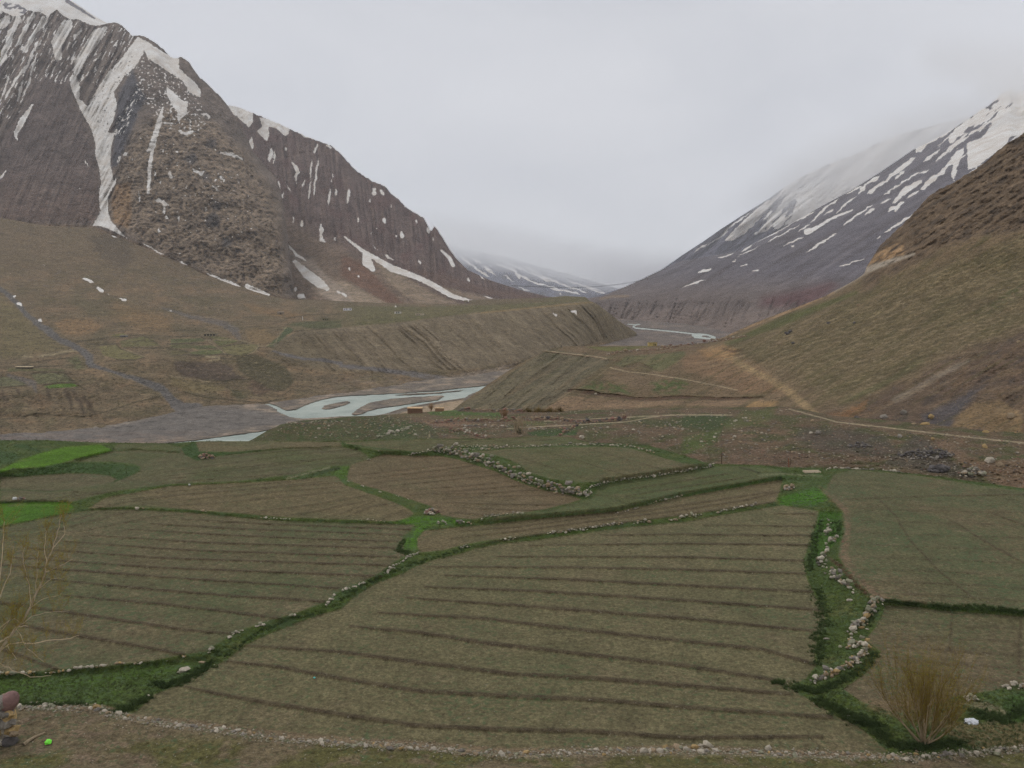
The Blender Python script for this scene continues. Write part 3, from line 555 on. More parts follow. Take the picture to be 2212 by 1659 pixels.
    for p, f, w in [([(460, 540), (600, 635), (710, 720)], ZN, .8), ([(1000, 730), (1090, 690), (1150, 620), (1120, 590)], ZN, 1), ([(1570, 850), (1870, 965)], ZL, .8), ([(450, 760), (620, 760), (620, 800), (500, 810)], ZN, 2.2), ([(500, 960), (700, 930), (820, 900), (990, 880)], ZL, 2.4), ([(300, 960), (420, 970)], ZL, 2),
                    ([(440, 540), (900, 545), (1030, 580)], ZN, .7), ([(1500, 380), (1400, 470), (1360, 590), (1180, 625)], ZN, .7), ([(0, 1010), (200, 1030), (500, 1090)], ZN, .8)]:
        mixc(C, A(134, 122, 100), stroke(wu*.4+U*.6, wv*.4+V*.6, f(p), w, 1.2)*.8)
    for p in [[(850, 1400), (900, 1500), (930, 1640)], [(950, 1420), (1040, 1560), (1080, 1680)], [(1080, 1480), (1160, 1600), (1220, 1700)], [(620, 1400), (640, 1480)], [(30, 1420), (80, 1560)], [(220, 1400), (240, 1440)]]:
        mixc(C, A(66, 56, 46), stroke(wu, wv, ZL(p), [4, 6, 3], 4)*.8)
    # eroded bank
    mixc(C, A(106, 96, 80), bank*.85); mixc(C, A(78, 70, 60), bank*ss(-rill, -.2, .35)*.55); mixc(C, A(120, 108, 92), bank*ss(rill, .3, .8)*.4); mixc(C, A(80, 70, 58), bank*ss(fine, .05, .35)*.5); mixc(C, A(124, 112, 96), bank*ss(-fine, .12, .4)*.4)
    mixc(C, A(118, 102, 76), stroke(U, V, [(1040, 676), (1160, 664), (1290, 652)], 1.6, 2)*.9); mixc(C, A(96, 88, 68), bank*ss(U, 1150, 1300)*.2)
    mixc(C, A(80, 72, 56), bank*ss(750-U, 0, 120)*.45)
    mixc(C, A(86, 84, 58), ss(vt-V, -2, 2)*ss(V-np.interp(U, [700, 900, 1100, 1300], [658, 661, 655, 643]), 0, 4)*ss(U, 700, 800)*.75)
    mixc(C, A(90, 84, 62), poly(U, V, [(1175, 645), (1200, 639), (1240, 637), (1275, 641), (1285, 650), (1200, 655)], 3)*.8)
    # streams of grey gravel
    g_ = stroke(wu, wv, ZL([(-300, -60), (60, 120), (150, 200), (250, 300), (340, 420), (480, 530), (620, 620), (760, 740), (900, 800), (1060, 880), (1150, 960), (1170, 1060), (1300, 1110), (1500, 1170), (1700, 1230), (1900, 1300), (2100, 1380), (2200, 1500), (2350, 1640), (2500, 1700)]),
                [4, 4.5, 6, 5, 5, 6, 8, 7, 6, 7, 9, 7, 4, 3.5, 5, 7, 9, 9, 14, 26], 2.2)
    st_ = ss(fbm(U/4, V/3, 3, 215), -.1, .3)
    Y *= 1+.006*stroke(U, V, ZL([(60, 120), (340, 420), (620, 620), (1060, 880), (1170, 1060), (1900, 1300), (2200, 1500)]), 5, 7)
    mixc(C, A(94, 90, 86), g_*.95); mixc(C, A(66, 64, 62), g_*st_*.8*ss(880-V, 0, 15))
    g2_ = np.maximum(stroke(wu, wv, ZN([(-100, 130), (300, 250), (700, 340), (830, 420), (880, 520)]), [2, 4, 7, 9, 4], 4)*.8, stroke(wu, wv, ZL([(100, 1200), (300, 1260), (430, 1320), (470, 1420)]), [3, 6, 7, 2], 3)*.8)
    mixc(C, A(94, 89, 85), g2_); mixc(C, A(72, 69, 67), g2_*st_*.6)
    mixc(C, A(96, 92, 90), np.maximum(stroke(U, wv, ZN([(1330, 690), (1500, 740), (1700, 785), (1950, 800), (2212, 850)]), [2, 2.6, 3, 3, 4], 1.5), stroke(U, wv, Z2([(0, 1150), (200, 1170), (500, 1210), (750, 1260)]), [4, 4, 6, 9], 3))*.9)
    mixc(C, A(112, 100, 88), ss(V-vb, 0, 20)*ss(U, 640, 760)*ss(n2_, -.3, .4)*.6)
    mixc(C, A(122, 110, 98), poly(wu, wv, Z2([(700, 1220), (900, 1180), (1100, 1140), (1150, 1120), (1000, 1210), (1000, 1260), (760, 1250)]), 3)*.8)
    wild = 1-np.clip(bank+g_, 0, 1); mixc(C, A(72, 64, 50), ss(fbm(U/9, V/3.4, 4, 241), .1, .4)*wild*.5); mixc(C, A(122, 108, 86), ss(-fbm(U/9, V/3.4, 4, 241), .18, .4)*wild*.4)
    # low dark shrubs as speckle beyond picking apart
    sp = ss(fbm(U/5.0, V/2.3, 2, 216), .3, .42)*ss(V, 600, 720)*wild
    mixc(C, A(68, 62, 48), sp*.75)
    sn = np.zeros(U.shape); su = U+1.2*fbm(U/5, V/5, 3, 217); sv_ = V+1*fbm(U/5, V/5, 3, 218)
    for p, w in [([(530, 280), (570, 290), (610, 305)], 3), ([(625, 342), (650, 350), (672, 368)], 3.6), ([(700, 380), (703, 382)], 2), ([(770, 410), (820, 425)], 2.6), ([(112, 437), (130, 445), (145, 462)], 3.8), ([(245, 548), (275, 560)], 2.6), ([(85, 393), (100, 398)], 3),
                 ([(1095, 488), (1115, 490)], 1.5), ([(930, 55), (990, 85), (1060, 125)], 2.8), ([(1345, 248), (1420, 283), (1560, 333)], 2.4), ([(1602, 335), (1650, 352), (1745, 388)], [4, 4, 1.5]), ([(275, 190), (295, 196)], 1.6), ([(720, 0), (770, 5), (830, 28)], 2.6)]:
        sn = np.maximum(sn, sstroke(su, sv_, Z4(p), w, 1))
    for p, w in [([(1370, 805), (1392, 832)], 2.6), ([(1480, 795), (1520, 800), (1525, 825)], 2.4)]: sn = np.maximum(sn, sstroke(su, sv_, Z2(p), w, 1))
    m = terrain_mat('valley_soil', .22, .05, .32, .2, .9, snow=True, snow_rough=.12)
    grid_mesh('valley_side', pt(U, V, Y), C, m, {'snow': sn}, uv=(U, V))
plateau()

# ---- riverbed and river
WATER = [[(563, 871), (580, 875), (597, 884), (600, 889), (628, 901), (655, 904), (690, 902), (737, 899), (790, 899), (813, 897), (830, 894), (846, 889), (871, 881), (906, 874), (955, 866), (1003, 859), (1012, 853), (1030, 846), (1050, 838), (1110, 826), (1100, 822), (1046, 834), (1005, 838), (946, 845), (863, 850), (800, 853), (737, 857), (718, 859), (685, 867), (662, 875), (640, 885), (620, 888), (606, 882), (590, 874), (575, 870)],
         [(300, 962), (360, 958), (433, 950), (500, 941), (560, 933), (600, 926), (640, 925), (600, 940), (560, 962), (400, 972), (300, 972)]]
ISL = [[(695, 883), (700, 876), (737, 868), (752, 866), (758, 869), (745, 876), (722, 882), (705, 885)], [(758, 895), (775, 881), (800, 869), (846, 861), (896, 857), (955, 854), (961, 856), (945, 865), (900, 871), (860, 877), (830, 881), (800, 887), (783, 894), (768, 897)],
       [(846, 854), (880, 850), (946, 847), (1005, 842), (990, 846), (946, 850), (880, 854)]]
def riverbed():
    vs = np.concatenate([np.linspace(1010, 820, 190), np.linspace(819, 690, 130), np.linspace(689, 655, 20)])
    us = np.linspace(-420, 1900, 560)
    V, U = np.meshgrid(vs, us, indexing='ij')
    wu = U+2*fbm(U/10, V/4, 3, 230); wv = V+.8*fbm(U/10, V/4, 3, 231)
    wat = np.zeros(U.shape)
    for p in WATER: wat = np.maximum(wat, poly(wu, wv, p, .9))
    for p in ISL: wat = wat*(1-poly(wu, wv, p, .8))
    for p, w in [([(1115, 122), (1200, 130), (1260, 125)], .9), ([(1240, 120), (1170, 150), (1200, 168), (1400, 185), (1700, 215), (1900, 238)], [.9, 1.2, 1.3, 1.1, 1.2, 1.3])]:
        wat = np.maximum(wat, stroke(U, V, ZK(p), w, .5))
    wat = np.maximum(wat, poly(U, V, ZK([(1870, 235), (1950, 230), (2050, 240), (2140, 270), (2130, 295), (2060, 300), (1900, 285), (1870, 260)]), .8))
    wat = wat*(1-poly(U, V, ZK([(1960, 258), (2040, 255), (2110, 278), (2070, 285), (1990, 275)]), .6)*.8)
    z = PL+.35+.25*fbm(U/30, V/7, 4, 232)-.9*wat
    Y = yz(V, z)
    C = np.empty(U.shape+(3,)); C[:] = A(110, 102, 92)
    n_ = fbm(U/40, V/6, 4, 233)
    mixc(C, A(138, 124, 110), ss(n_, 0, .35)*.8); mixc(C, A(96, 89, 84), ss(-n_, 0, .3)*.7)
    fan = poly(U+8*fbm(U/30, V/8, 3, 234), V, [(330, 845), (400, 868), (450, 880), (540, 885), (600, 893), (640, 903), (620, 915), (540, 925), (450, 938), (380, 945), (300, 948), (200, 952), (60, 958), (-420, 990), (-420, 930), (0, 930), (220, 925), (320, 905), (370, 890)], 6)
    mixc(C, A(100, 95, 90), fan*.9); mixc(C, A(76, 72, 68), fan*ss(fbm((U-V)/30, V/5, 4, 235), .1, .4)*.6)
    mixc(C, A(112, 99, 90), ss(V, 925, 945)*.5*ss(n_, -.2, .2))
    mixc(C, A(146, 130, 110), poly(U, V, [(850, 897), (906, 880), (960, 870), (1003, 862), (990, 885), (900, 897)], 2))
    mixc(C, A(84, 72, 62), stroke(U, V, [(810, 899), (871, 884), (906, 877), (955, 869), (1003, 862)], .9, 1)*.8)
    mixc(C, A(92, 84, 82), ss(760-V, 0, 20)*.5)
    mixc(C, A(70, 66, 60), ss(fbm(U/5, V/1.8, 3, 236), .28, .4)*.6)
    m = terrain_mat('river_gravel', .5, .1, .3, .25, .3)
    grid_mesh('riverbed', pt(U, V, Y), C, m, uv=(U, V))
    # water sheet
    m, t, b = base_mat('glacial_water')
    geo = N(t, 'ShaderNodeNewGeometry'); n = noise(t, .06, 5, .65, geo.outputs['Position'])
    n2 = noise(t, 1.2, 3, .6, geo.outputs['Position'])
    c = mixn(t, mrange(t, n, .35, .65), (.33, .38, .33), (.50, .54, .47)); c = mixn(t, mrange(t, n2, .60, .68, 0, .5), c, (.62, .68, .66))
    t.links.new(c, b.inputs['Base Color']); b.inputs['Roughness'].default_value = .5; b.inputs['Specular IOR Level'].default_value = .25
    bp = N(t, 'ShaderNodeBump'); bp.inputs['Distance'].default_value = .15; t.links.new(n2, bp.inputs['Height']); t.links.new(bp.outputs[0], b.inputs['Normal'])
    nx, ny = 90, 90
    X, Yg = np.meshgrid(np.linspace(-520, 620, nx), np.linspace(262, 1800, ny))
    P = np.stack([X, Yg, np.full(X.shape, PL)], -1)
    grid_mesh('river', P, np.ones(X.shape+(3,)), m)
riverbed()

# ---- near hillside and spur, right
VTOP = [(-420, 975), (0, 951), (100, 951), (207, 956), (367, 958), (433, 953), (567, 953), (737, 953), (870, 948), (1050, 948), (1170, 943), (1230, 944), (1270, 956), (1400, 962), (1480, 985), (1530, 1002), (1640, 1005), (1700, 1010), (1811, 1012), (1908, 1016), (2041, 1032), (2212, 1056), (2640, 1120)]
def vtop(u): return np.interp(u, [p[0] for p in VTOP], [p[1] for p in VTOP])
FZ = -24.0
def hillside():
    b0 = [(955, 905, 292), (1200, 900, 285), (1400, 896, 270), (1600, 895, 232), (1700, 888, 215), (1800, 915, 170), (2000, 935, 150), (2212, 950, 140), (2640, 970, 132)]
    b1 = [(985, 880, 325), (1150, 862, 325), (1190, 858, 320), (1300, 862, 312), (1450, 866, 300), (1600, 866, 280), (1700, 860, 258), (1800, 862, 220), (2000, 850, 195), (2212, 820, 185), (2640, 760, 175)]
    b1b = [(1012, 860, 350), (1150, 852, 345), (1190, 846, 338), (1300, 850, 330), (1450, 856, 318), (1600, 853, 298), (1700, 846, 275), (1800, 835, 245), (2000, 800, 220), (2212, 760, 210), (2640, 700, 200)]
    b2 = [(1062, 825, 392), (1200, 822, 372), (1350, 828, 355), (1500, 828, 345), (1640, 815, 325), (1750, 780, 305), (2000, 715, 280), (2300, 640, 265), (2640, 560, 255)]
    b3 = [(1120, 787, 435), (1250, 793, 415), (1400, 796, 400), (1500, 795, 385), (1600, 785, 370), (1750, 735, 350), (2000, 640, 330), (2300, 540, 320), (2640, 440, 310)]
    b4 = [(1176, 758, 475), (1260, 766, 465), (1330, 773, 458), (1400, 768, 452), (1480, 763, 445), (1560, 756, 430), (1650, 728, 415), (1750, 690, 400), (1900, 620, 385), (2050, 520, 375), (2300, 400, 365), (2640, 290, 355)]
    b5 = [(1178, 757, 482), (1215, 748, 520), (1300, 747, 545), (1400, 747, 560), (1480, 746, 560), (1520, 742, 552), (1550, 735, 542), (1585, 718, 530), (1620, 702, 520), (1660, 686, 508), (1700, 671, 500), (1740, 656, 490), (1780, 641, 482), (1800, 630, 478), (1820, 620, 475), (1850, 603, 470), (1868, 590, 468), (1872, 575, 466),
          (1880, 565, 465), (1892, 545, 462), (1900, 532, 460), (1925, 508, 458), (1950, 485, 455), (1985, 448, 450), (2005, 425, 447), (2030, 408, 446), (2060, 395, 445), (2085, 378, 444), (2110, 364, 442), (2135, 345, 441), (2150, 330, 440), (2165, 318, 440), (2180, 306, 440), (2195, 300, 440), (2212, 286, 440), (2300, 240, 440), (2640, 120, 440)]
    U, V, Y = loft([b0, b1, b1b, b2, b3, b4, b5], 640, 400, .016, back=[(1178, 790, 600), (1480, 770, 640), (1872, 640, 560), (2640, 260, 600)])
    q = np.linspace(0, 1, V.shape[0]-6)[:, None]
    V[:-6] += fbm(U[:-6]/9, U[:-6]*0, 4, 301)*3.4*ss(q, .93, 1)*ss(U[:-6], 1840, 1900)
    # local slope frame: strata and terracettes rise to the upper right
    a = (U*.9-(-V)*.0); dipc = (V*.86+U*.5); dipl = (U*.86-V*.5)
    rock = ss(dipc-np.interp(U, [1600, 1870, 2040, 2212, 2640], [1, 1, 1, 1, 1])*0-(0), 0, 1)
    vr = np.interp(U, [1500, 1870, 1905, 2000, 2100, 2212, 2640], [760, 640, 600, 560, 515, 500, 380])
    crag = ss(vr-V+14*fbm(U/40, V/40, 3, 302), -8, 14)*ss(U, 1850, 1890)
    low = poly(U+12*fbm(U/40, V/40, 3, 303), V+8*fbm(U/40, V/30, 3, 304), [(1740, 890), (1850, 880), (1900, 850), (2000, 800), (2120, 740), (2640, 600), (2640, 1100), (1740, 1010)], 16)
    spur = poly(U, V, [(960, 910), (985, 880), (1178, 757), (1240, 762), (1320, 775), (1310, 790), (1230, 840), (1170, 890), (1100, 910)], 5)
    Y *= 1+crag*(.011*fbm(dipc/9, dipl/34, 5, 305)+.010*ridge(U/30, V/22, 4, 306))
    Y *= 1+low*(.022*fbm(U/55, V/40, 5, 307)+.006*fbm(dipc/9, dipl/22, 4, 308))
    Y *= 1+(1-crag)*(.008*fbm(dipc/24, dipl/150, 4, 309)+.0022*fbm(U/8, V/4.5, 4, 310))
    Y *= 1-.022*np.exp(-(seg_dist(U, V, [(1325, 788), (1265, 825), (1195, 868), (1165, 890)])/34)**2)
    Y *= 1-spur*.012*ridge((V*.78+U*.62)/13, (U*.78-V*.62)/120, 2, 311)
    terr = ridge((V*.95+U*.30)/7.5+fbm(U/40, V/40, 2, 312), (U-V*.3)/60, 2, 313)*poly(U, V, [(1560, 760), (1700, 700), (2212, 520), (2640, 400), (2640, 640), (2212, 720), (2000, 790), (1880, 850), (1800, 870), (1740, 850), (1640, 800)], 20)
    Y *= 1-.0012*terr
    C = np.empty(U.shape+(3,)); C[:] = A(98, 84, 66)
    nb = fbm(dipc/30, dipl/110, 4, 314); nc = fbm(U/14, V/8, 4, 315)
    mixc(C, A(86, 77, 56), ss(nb, -.05, .4)*.8); mixc(C, A(108, 92, 74), ss(-nb, .1, .5)*.6)
    grn = poly(U+10*fbm(U/30, V/30, 3, 316), V, [(1540, 745), (1780, 655), (1900, 620), (2212, 520), (2640, 400), (2640, 560), (2212, 700), (1980, 790), (1840, 870), (1780, 850), (1700, 800), (1600, 770)], 20)
    mixc(C, A(86, 79, 56), grn*.45)
    mixc(C, A(72, 76, 44), stroke(U, V, [(1570, 742), (1700, 690), (1850, 632)], [5, 9, 3], 5)*.8)
    mixc(C, A(66, 76, 46), stroke(U, V, Z9([(1900, 220), (2212, 30)]), [4, 12], 12)*.6*ss(nc, -.2, .2)); mixc(C, A(72, 76, 48), stroke(U, V, Z9([(1020, 780), (1300, 660), (1550, 510)]), [5, 6, 3], 8)*.6)
    mixc(C, A(92, 78, 64), crag*.9); cr2 = fbm(dipc/8, dipl/40, 5, 317)
    mixc(C, A(66, 58, 50), crag*ss(cr2, 0, .35)*.75); mixc(C, A(116, 100, 82), crag*ss(-cr2, .1, .45)*.6)
    mixc(C, A(148, 122, 94), stroke(U+3*nc*6, V, Z3([(1220, 1310), (1300, 1260), (1400, 1210), (1420, 1240)]), [8, 14, 14, 6], 6)*ss(-cr2, -.3, .2)*.9)
    mixc(C, A(152, 142, 128), stroke(U, V, Z3([(950, 1500), (1100, 1400), (1200, 1340), (1340, 1290), (1500, 1240)]), [3, 8, 7, 5, 2], 3)*.85)
    mixc(C, A(138, 116, 92), stroke(U, V, [(1470, 748), (1560, 730), (1640, 697), (1740, 657), (1800, 632)], [1.5, 2, 3, 4, 3], 1.6)*ss(nc, -.35, 0)*.85)
    mixc(C, A(84, 70, 60), low*.8); lw = fbm(dipc/22, dipl/50, 5, 318)
    mixc(C, A(96, 80, 64), low*ss(lw, .05, .4)*.7); mixc(C, A(70, 62, 56), low*ss(-lw, .1, .4)*.75)
    mixc(C, A(128, 108, 80), poly(U+8*fbm(U/20, V/20, 3, 319), V+6*fbm(U/20, V/20, 3, 320), Z9([(1740, 880), (1900, 780), (2050, 760), (2200, 850), (2212, 1000), (2000, 1000), (1920, 950), (1750, 940)]), 5)*.55)
    mixc(C, A(74, 72, 74), poly(U+8*fbm(U/20, V/20, 3, 321), V, Z9([(1540, 860), (1760, 760), (1960, 660), (1760, 880), (1720, 960), (1620, 960)]), 8)*.7)
    mixc(C, A(128, 118, 104), stroke(U+6*nc, V+4*nc, Z9([(1380, 760), (1500, 700), (1640, 610), (1850, 510)]), [7, 5, 7, 3], 4)*.55)
    mixc(C, A(116, 88, 64), poly(U+6*nc*3, V, Z9([(940, 860), (1100, 810), (1200, 760), (1160, 850), (1080, 890), (960, 895)]), 6)*.8)
    mixc(C, A(118, 96, 76), poly(U+6*fbm(U/15, V/9, 3, 322), V, [(1470, 772), (1560, 750), (1620, 775), (1690, 830), (1700, 850), (1600, 850), (1540, 815), (1480, 800)], 9)*.8)
    # spur faces
    mixc(C, A(97, 90, 73), spur*.85); mixc(C, A(80, 76, 60), spur*ss(fbm((V*.78+U*.62)/9, (U*.78-V*.62)/70, 3, 323), 0, .4)*.7)
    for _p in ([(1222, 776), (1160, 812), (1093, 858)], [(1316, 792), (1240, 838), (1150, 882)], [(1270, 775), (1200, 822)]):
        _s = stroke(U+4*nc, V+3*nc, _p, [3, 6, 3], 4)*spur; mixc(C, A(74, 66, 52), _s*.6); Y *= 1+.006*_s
    mixc(C, A(84, 84, 58), poly(U+5*nc, V, ZK([(970, 590), (1100, 500), (1500, 470), (1760, 440), (1800, 480), (1650, 600), (1500, 680), (1350, 650), (1200, 600), (1050, 630)]), 4)*.85)
    mixc(C, A(92, 92, 54), poly(U, V, ZK([(620, 390), (1200, 385), (1400, 380), (1000, 440), (850, 440)]), 1.5)*.85)
    for p in [[(900, 800), (1100, 850), (1150, 950), (900, 930), (560, 880), (700, 800)], [(1400, 800), (1700, 760), (1850, 830), (1700, 950), (1450, 940), (1380, 870)]]:
        mixc(C, A(64, 80, 44), poly(U+7*nc*2, V+4*nc, ZK(p), 6)*.75*ss(nc, -.3, .2))
    mixc(C, A(112, 96, 78), poly(U+5*nc, V, ZK([(850, 680), (1200, 700), (1450, 800), (1350, 900), (1150, 880), (1050, 800), (800, 780)]), 8)*.5)
    tanb = poly(U+3*nc, V+1.5*nc, ZK([(350, 965), (480, 970), (640, 995), (1200, 1020), (2212, 1022), (2700, 1000), (2700, 1060), (2212, 1085), (1500, 1080), (1100, 1115), (700, 1100), (300, 1150), (125, 1135), (250, 1040)]), 2.2)
    mixc(C, A(120, 101, 82), tanb*.85)
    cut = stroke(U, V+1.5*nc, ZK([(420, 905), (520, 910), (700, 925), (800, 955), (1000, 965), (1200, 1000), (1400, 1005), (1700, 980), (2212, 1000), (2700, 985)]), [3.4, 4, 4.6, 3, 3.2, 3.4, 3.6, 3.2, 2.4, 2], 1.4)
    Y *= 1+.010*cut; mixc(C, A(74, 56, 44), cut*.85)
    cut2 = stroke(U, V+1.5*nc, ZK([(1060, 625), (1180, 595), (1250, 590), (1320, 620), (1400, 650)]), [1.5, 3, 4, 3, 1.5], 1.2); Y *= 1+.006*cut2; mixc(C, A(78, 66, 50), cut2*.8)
    for p, w in [([(400, 905), (1050, 630), (1100, 540)], 1.4)]: mixc(C, A(120, 108, 88), stroke(U, V, ZK([(220, 1050), (420, 930), (620, 840), (880, 640)]), 1.2, 1.4)*.6)
    for p, w in [(ZK([(125, 435), (400, 468), (700, 500), (860, 530)]), 1.3), (ZK([(900, 632), (1100, 680), (1400, 712), (1800, 775), (2212, 855), (2400, 900)]), 1), (ZK([(0, 250)]), 0), (Z9([(690, 820), (1000, 905), (1400, 950), (1800, 997), (2300, 1050)]), 1.1), (ZK([(280, 1140), (500, 1155), (760, 1135), (900, 1150)]), 1),
                 (ZK([(-300, 1350), (0, 1330), (560, 1300), (1100, 1270), (1400, 1215), (1620, 1190), (2250, 1190)]), 1), (ZK([(1160, 1180), (1300, 1195), (1600, 1192)]), .9)]:
        if w: mixc(C, A(150, 136, 114), stroke(U, V+.8*nc, p, w, 1)*.75)
    for p, w in [(ZK([(860, 480), (1100, 440), (1500, 420), (1800, 370), (2212, 310), (2500, 260)]), 2.2), (ZK([(1200, 470), (1500, 455), (1800, 420), (2000, 385)]), 1.5), (ZK([(130, 440), (400, 478), (700, 508), (860, 540), (1020, 548)]), 1)]:
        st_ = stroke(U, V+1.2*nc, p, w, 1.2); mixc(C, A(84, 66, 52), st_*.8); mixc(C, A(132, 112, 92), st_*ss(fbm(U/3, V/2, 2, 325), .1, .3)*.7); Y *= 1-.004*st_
    trk = stroke(U+3*nc, V, Z9([(190, 430), (300, 470), (400, 545), (560, 625), (680, 700), (760, 770), (850, 845), (950, 895), (1100, 925)]), [6, 7, 7, 7, 8, 9, 6, 3, 1.5], 5)
    mixc(C, A(136, 117, 90), trk*.85)
    mixc(C, A(132, 106, 78), poly(U+3*nc, V, Z9([(100, 440), (260, 400), (360, 440), (320, 500), (160, 500)]), 6)*.8)
    mixc(C, A(136, 112, 82), poly(U+3*nc, V, Z9([(450, 770), (620, 770), (600, 800), (420, 880), (260, 960), (330, 880)]), 4)*.9)
    mixc(C, A(84, 66, 50), stroke(U, V, Z9([(260, 430), (330, 450), (380, 440)]), 2.4, 1.5)*.8)
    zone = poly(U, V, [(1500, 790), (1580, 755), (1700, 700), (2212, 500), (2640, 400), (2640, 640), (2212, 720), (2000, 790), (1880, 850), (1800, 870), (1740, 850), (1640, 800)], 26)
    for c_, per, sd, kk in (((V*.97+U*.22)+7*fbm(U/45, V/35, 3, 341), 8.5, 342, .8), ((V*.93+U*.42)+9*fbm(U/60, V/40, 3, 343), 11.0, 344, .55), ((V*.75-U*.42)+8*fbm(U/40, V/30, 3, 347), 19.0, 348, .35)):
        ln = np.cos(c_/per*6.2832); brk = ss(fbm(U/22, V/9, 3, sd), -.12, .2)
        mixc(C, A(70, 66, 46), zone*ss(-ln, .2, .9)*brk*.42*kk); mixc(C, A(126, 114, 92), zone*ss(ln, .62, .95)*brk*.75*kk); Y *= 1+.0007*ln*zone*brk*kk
    sb = fbm(dipc/11, dipl/150, 3, 345); mixc(C, A(112, 98, 78), ss(sb, .1, .4)*(1-crag)*.4); mixc(C, A(72, 68, 46), ss(-sb, .12, .4)*(1-crag)*.4)
    mixc(C, A(62, 58, 42), ss(fbm(U/4.2, V/2.2, 3, 327), .25, .42)*(1-crag)*.6)
    grey = poly(U+10*fbm(U/15, V/15, 3, 328), V, Z9([(1080, 950), (1280, 960), (1260, 1010), (1100, 1000)]), 5)
    mixc(C, A(62, 58, 58), grey*.6)
    m = terrain_mat('hillside_soil', .75, .12, .42, .26, .42, peb=(1.6, .66, (.36, .31, .25), .55))
    grid_mesh('hillside', pt(U, V, Y), C, m, uv=(U, V))
hillside()

# ---- ground between the fields and the spur: grassy mound, stony lower slope
def lower_slope():
    us = [-0]
    def zrow(pts): return [(u, v, yz(v, z)) for u, v, z in pts]
    r0 = [(u, vtop(u)+5, yz(vtop(u)+5, FZ-.4)) for u in (530, 600, 737, 870, 1050, 1170, 1230, 1270, 1400, 1480, 1530, 1640, 1700, 1811, 1908, 2041, 2212, 2640)]
    r0 = [(530, 966, 133)] + r0[1:]
    r1 = [(530, 956, 150), (548, 947, 155), (580, 928, 162), (620, 914, 170), (680, 918, 178), (760, 920, 180), (900, 925, 172), (1000, 930, 168), (1100, 928, 165), (1250, 928, 160), (1400, 935, 150), (1530, 960, 138), (1640, 970, 130), (1811, 972, 125), (2041, 985, 118), (2212, 1000, 112), (2640, 1050, 100)]
    r2 = [(530, 965, 160), (575, 936, 178), (605, 917, 190), (650, 908, 205), (700, 905, 215), (760, 900, 230), (870, 902, 230), (1000, 905, 225), (1100, 905, 220), (1250, 905, 215), (1400, 905, 205), (1530, 910, 188), (1640, 912, 172), (1730, 905, 165), (1811, 912, 155), (2000, 930, 145), (2212, 945, 138), (2640, 970, 128)]
    r3 = [(530, 985, 168), (600, 930, 210), (650, 912, 228), (700, 906, 245), (760, 899, 262), (813, 898, 275), (870, 893, 290), (930, 889, 300), (985, 886, 312), (1100, 884, 312), (1200, 885, 308), (1400, 882, 285), (1600, 880, 250), (1700, 878, 222), (1800, 898, 178), (2000, 915, 160), (2212, 930, 150), (2640, 950, 140)]
    U, V, Y = loft([r0, r1, r2, r3], 680, 110, .03, back=[(530, 1010, 185), (700, 950, 262), (985, 930, 330), (1200, 920, 325), (1600, 920, 262), (1800, 930, 190), (2640, 990, 150)])
    nc = fbm(U/14, V/6, 4, 331)
    Y *= 1+.010*fbm(U/45, V/14, 4, 332)+.006*fbm(U/10, V/5, 4, 333)
    C = np.empty(U.shape+(3,)); C[:] = A(88, 76, 60)
    nb = fbm(U/60, V/14, 4, 334)
    mixc(C, A(68, 70, 44), ss(nb, -.1, .3)*.8); mixc(C, A(96, 80, 64), ss(-nb, .05, .35)*.7)
    mound = poly(U, V, [(500, 970), (560, 935), (620, 905), (740, 895), (880, 905), (900, 950), (700, 965)], 14)
    mixc(C, A(64, 66, 40), mound*.7); mixc(C, A(56, 68, 38), mound*ss(nc, -.1, .3)*.7)
    gb = lambda p, k=.85, c=(66, 84, 42), f=ZV, s=2: mixc(C, A(*c), poly(U+5*nc, V+2*nc, f(p), s)*k)
    gb([(660, 460), (880, 440), (1000, 380), (1100, 460), (1600, 470), (1620, 520), (1100, 500), (1000, 520), (700, 500)]); gb([(1100, 500), (1900, 560), (2212, 600), (2212, 660), (1800, 600), (1100, 550), (700, 540)], .7, (88, 88, 54))
    gb([(1950, 720), (2212, 690), (2600, 700), (2600, 760), (2212, 770), (2000, 770)], .9, (52, 70, 38)); gb([(60, 480), (390, 470), (650, 490), (600, 530), (200, 520)], .7, (92, 82, 60))
    gb([(0, 600), (300, 620), (600, 600), (800, 700), (800, 810), (0, 820)], .55, (56, 68, 40)); gb([(600, 580), (1000, 560), (1300, 600), (1000, 650), (700, 640)], .7, (118, 94, 78))
    gb([(0, 1340), (400, 1350), (500, 1290), (2212, 1200), (2212, 1330), (1600, 1320), (1000, 1290), (400, 1400), (0, 1400)], .55, (58, 68, 38), ZK, 4)
    gb([(0, 860), (300, 860), (330, 930), (180, 960), (0, 940)], .8, (54, 66, 38), Z9, 4); gb([(380, 840), (600, 820), (560, 900), (300, 960), (250, 930)], .6, (78, 82, 50), Z9, 5); gb([(0, 1000), (260, 950), (200, 1050), (0, 1120)], .7, (70, 82, 44), Z9, 6)
    gb([(1500, 990), (1600, 1030), (1750, 1160), (1950, 1290), (1650, 1240), (1300, 1180), (1400, 1080)], .75, (74, 68, 60), Z9, 6)
    gb([(800, 940), (1100, 950), (1300, 1000), (1400, 1080), (1300, 1140), (900, 1100), (700, 1000)], .6, (70, 64, 58), Z9, 8)
    gb([(1560, 990), (1700, 1020), (1900, 1150), (2212, 1200), (2600, 1200), (2600, 1400), (2100, 1330), (1900, 1240)], .75, (104, 86, 70), Z9, 5)
    gb([(300, 1060), (560, 1080), (900, 1120), (1300, 1140), (900, 1190), (300, 1180)], .6, (92, 76, 64), Z9, 5)
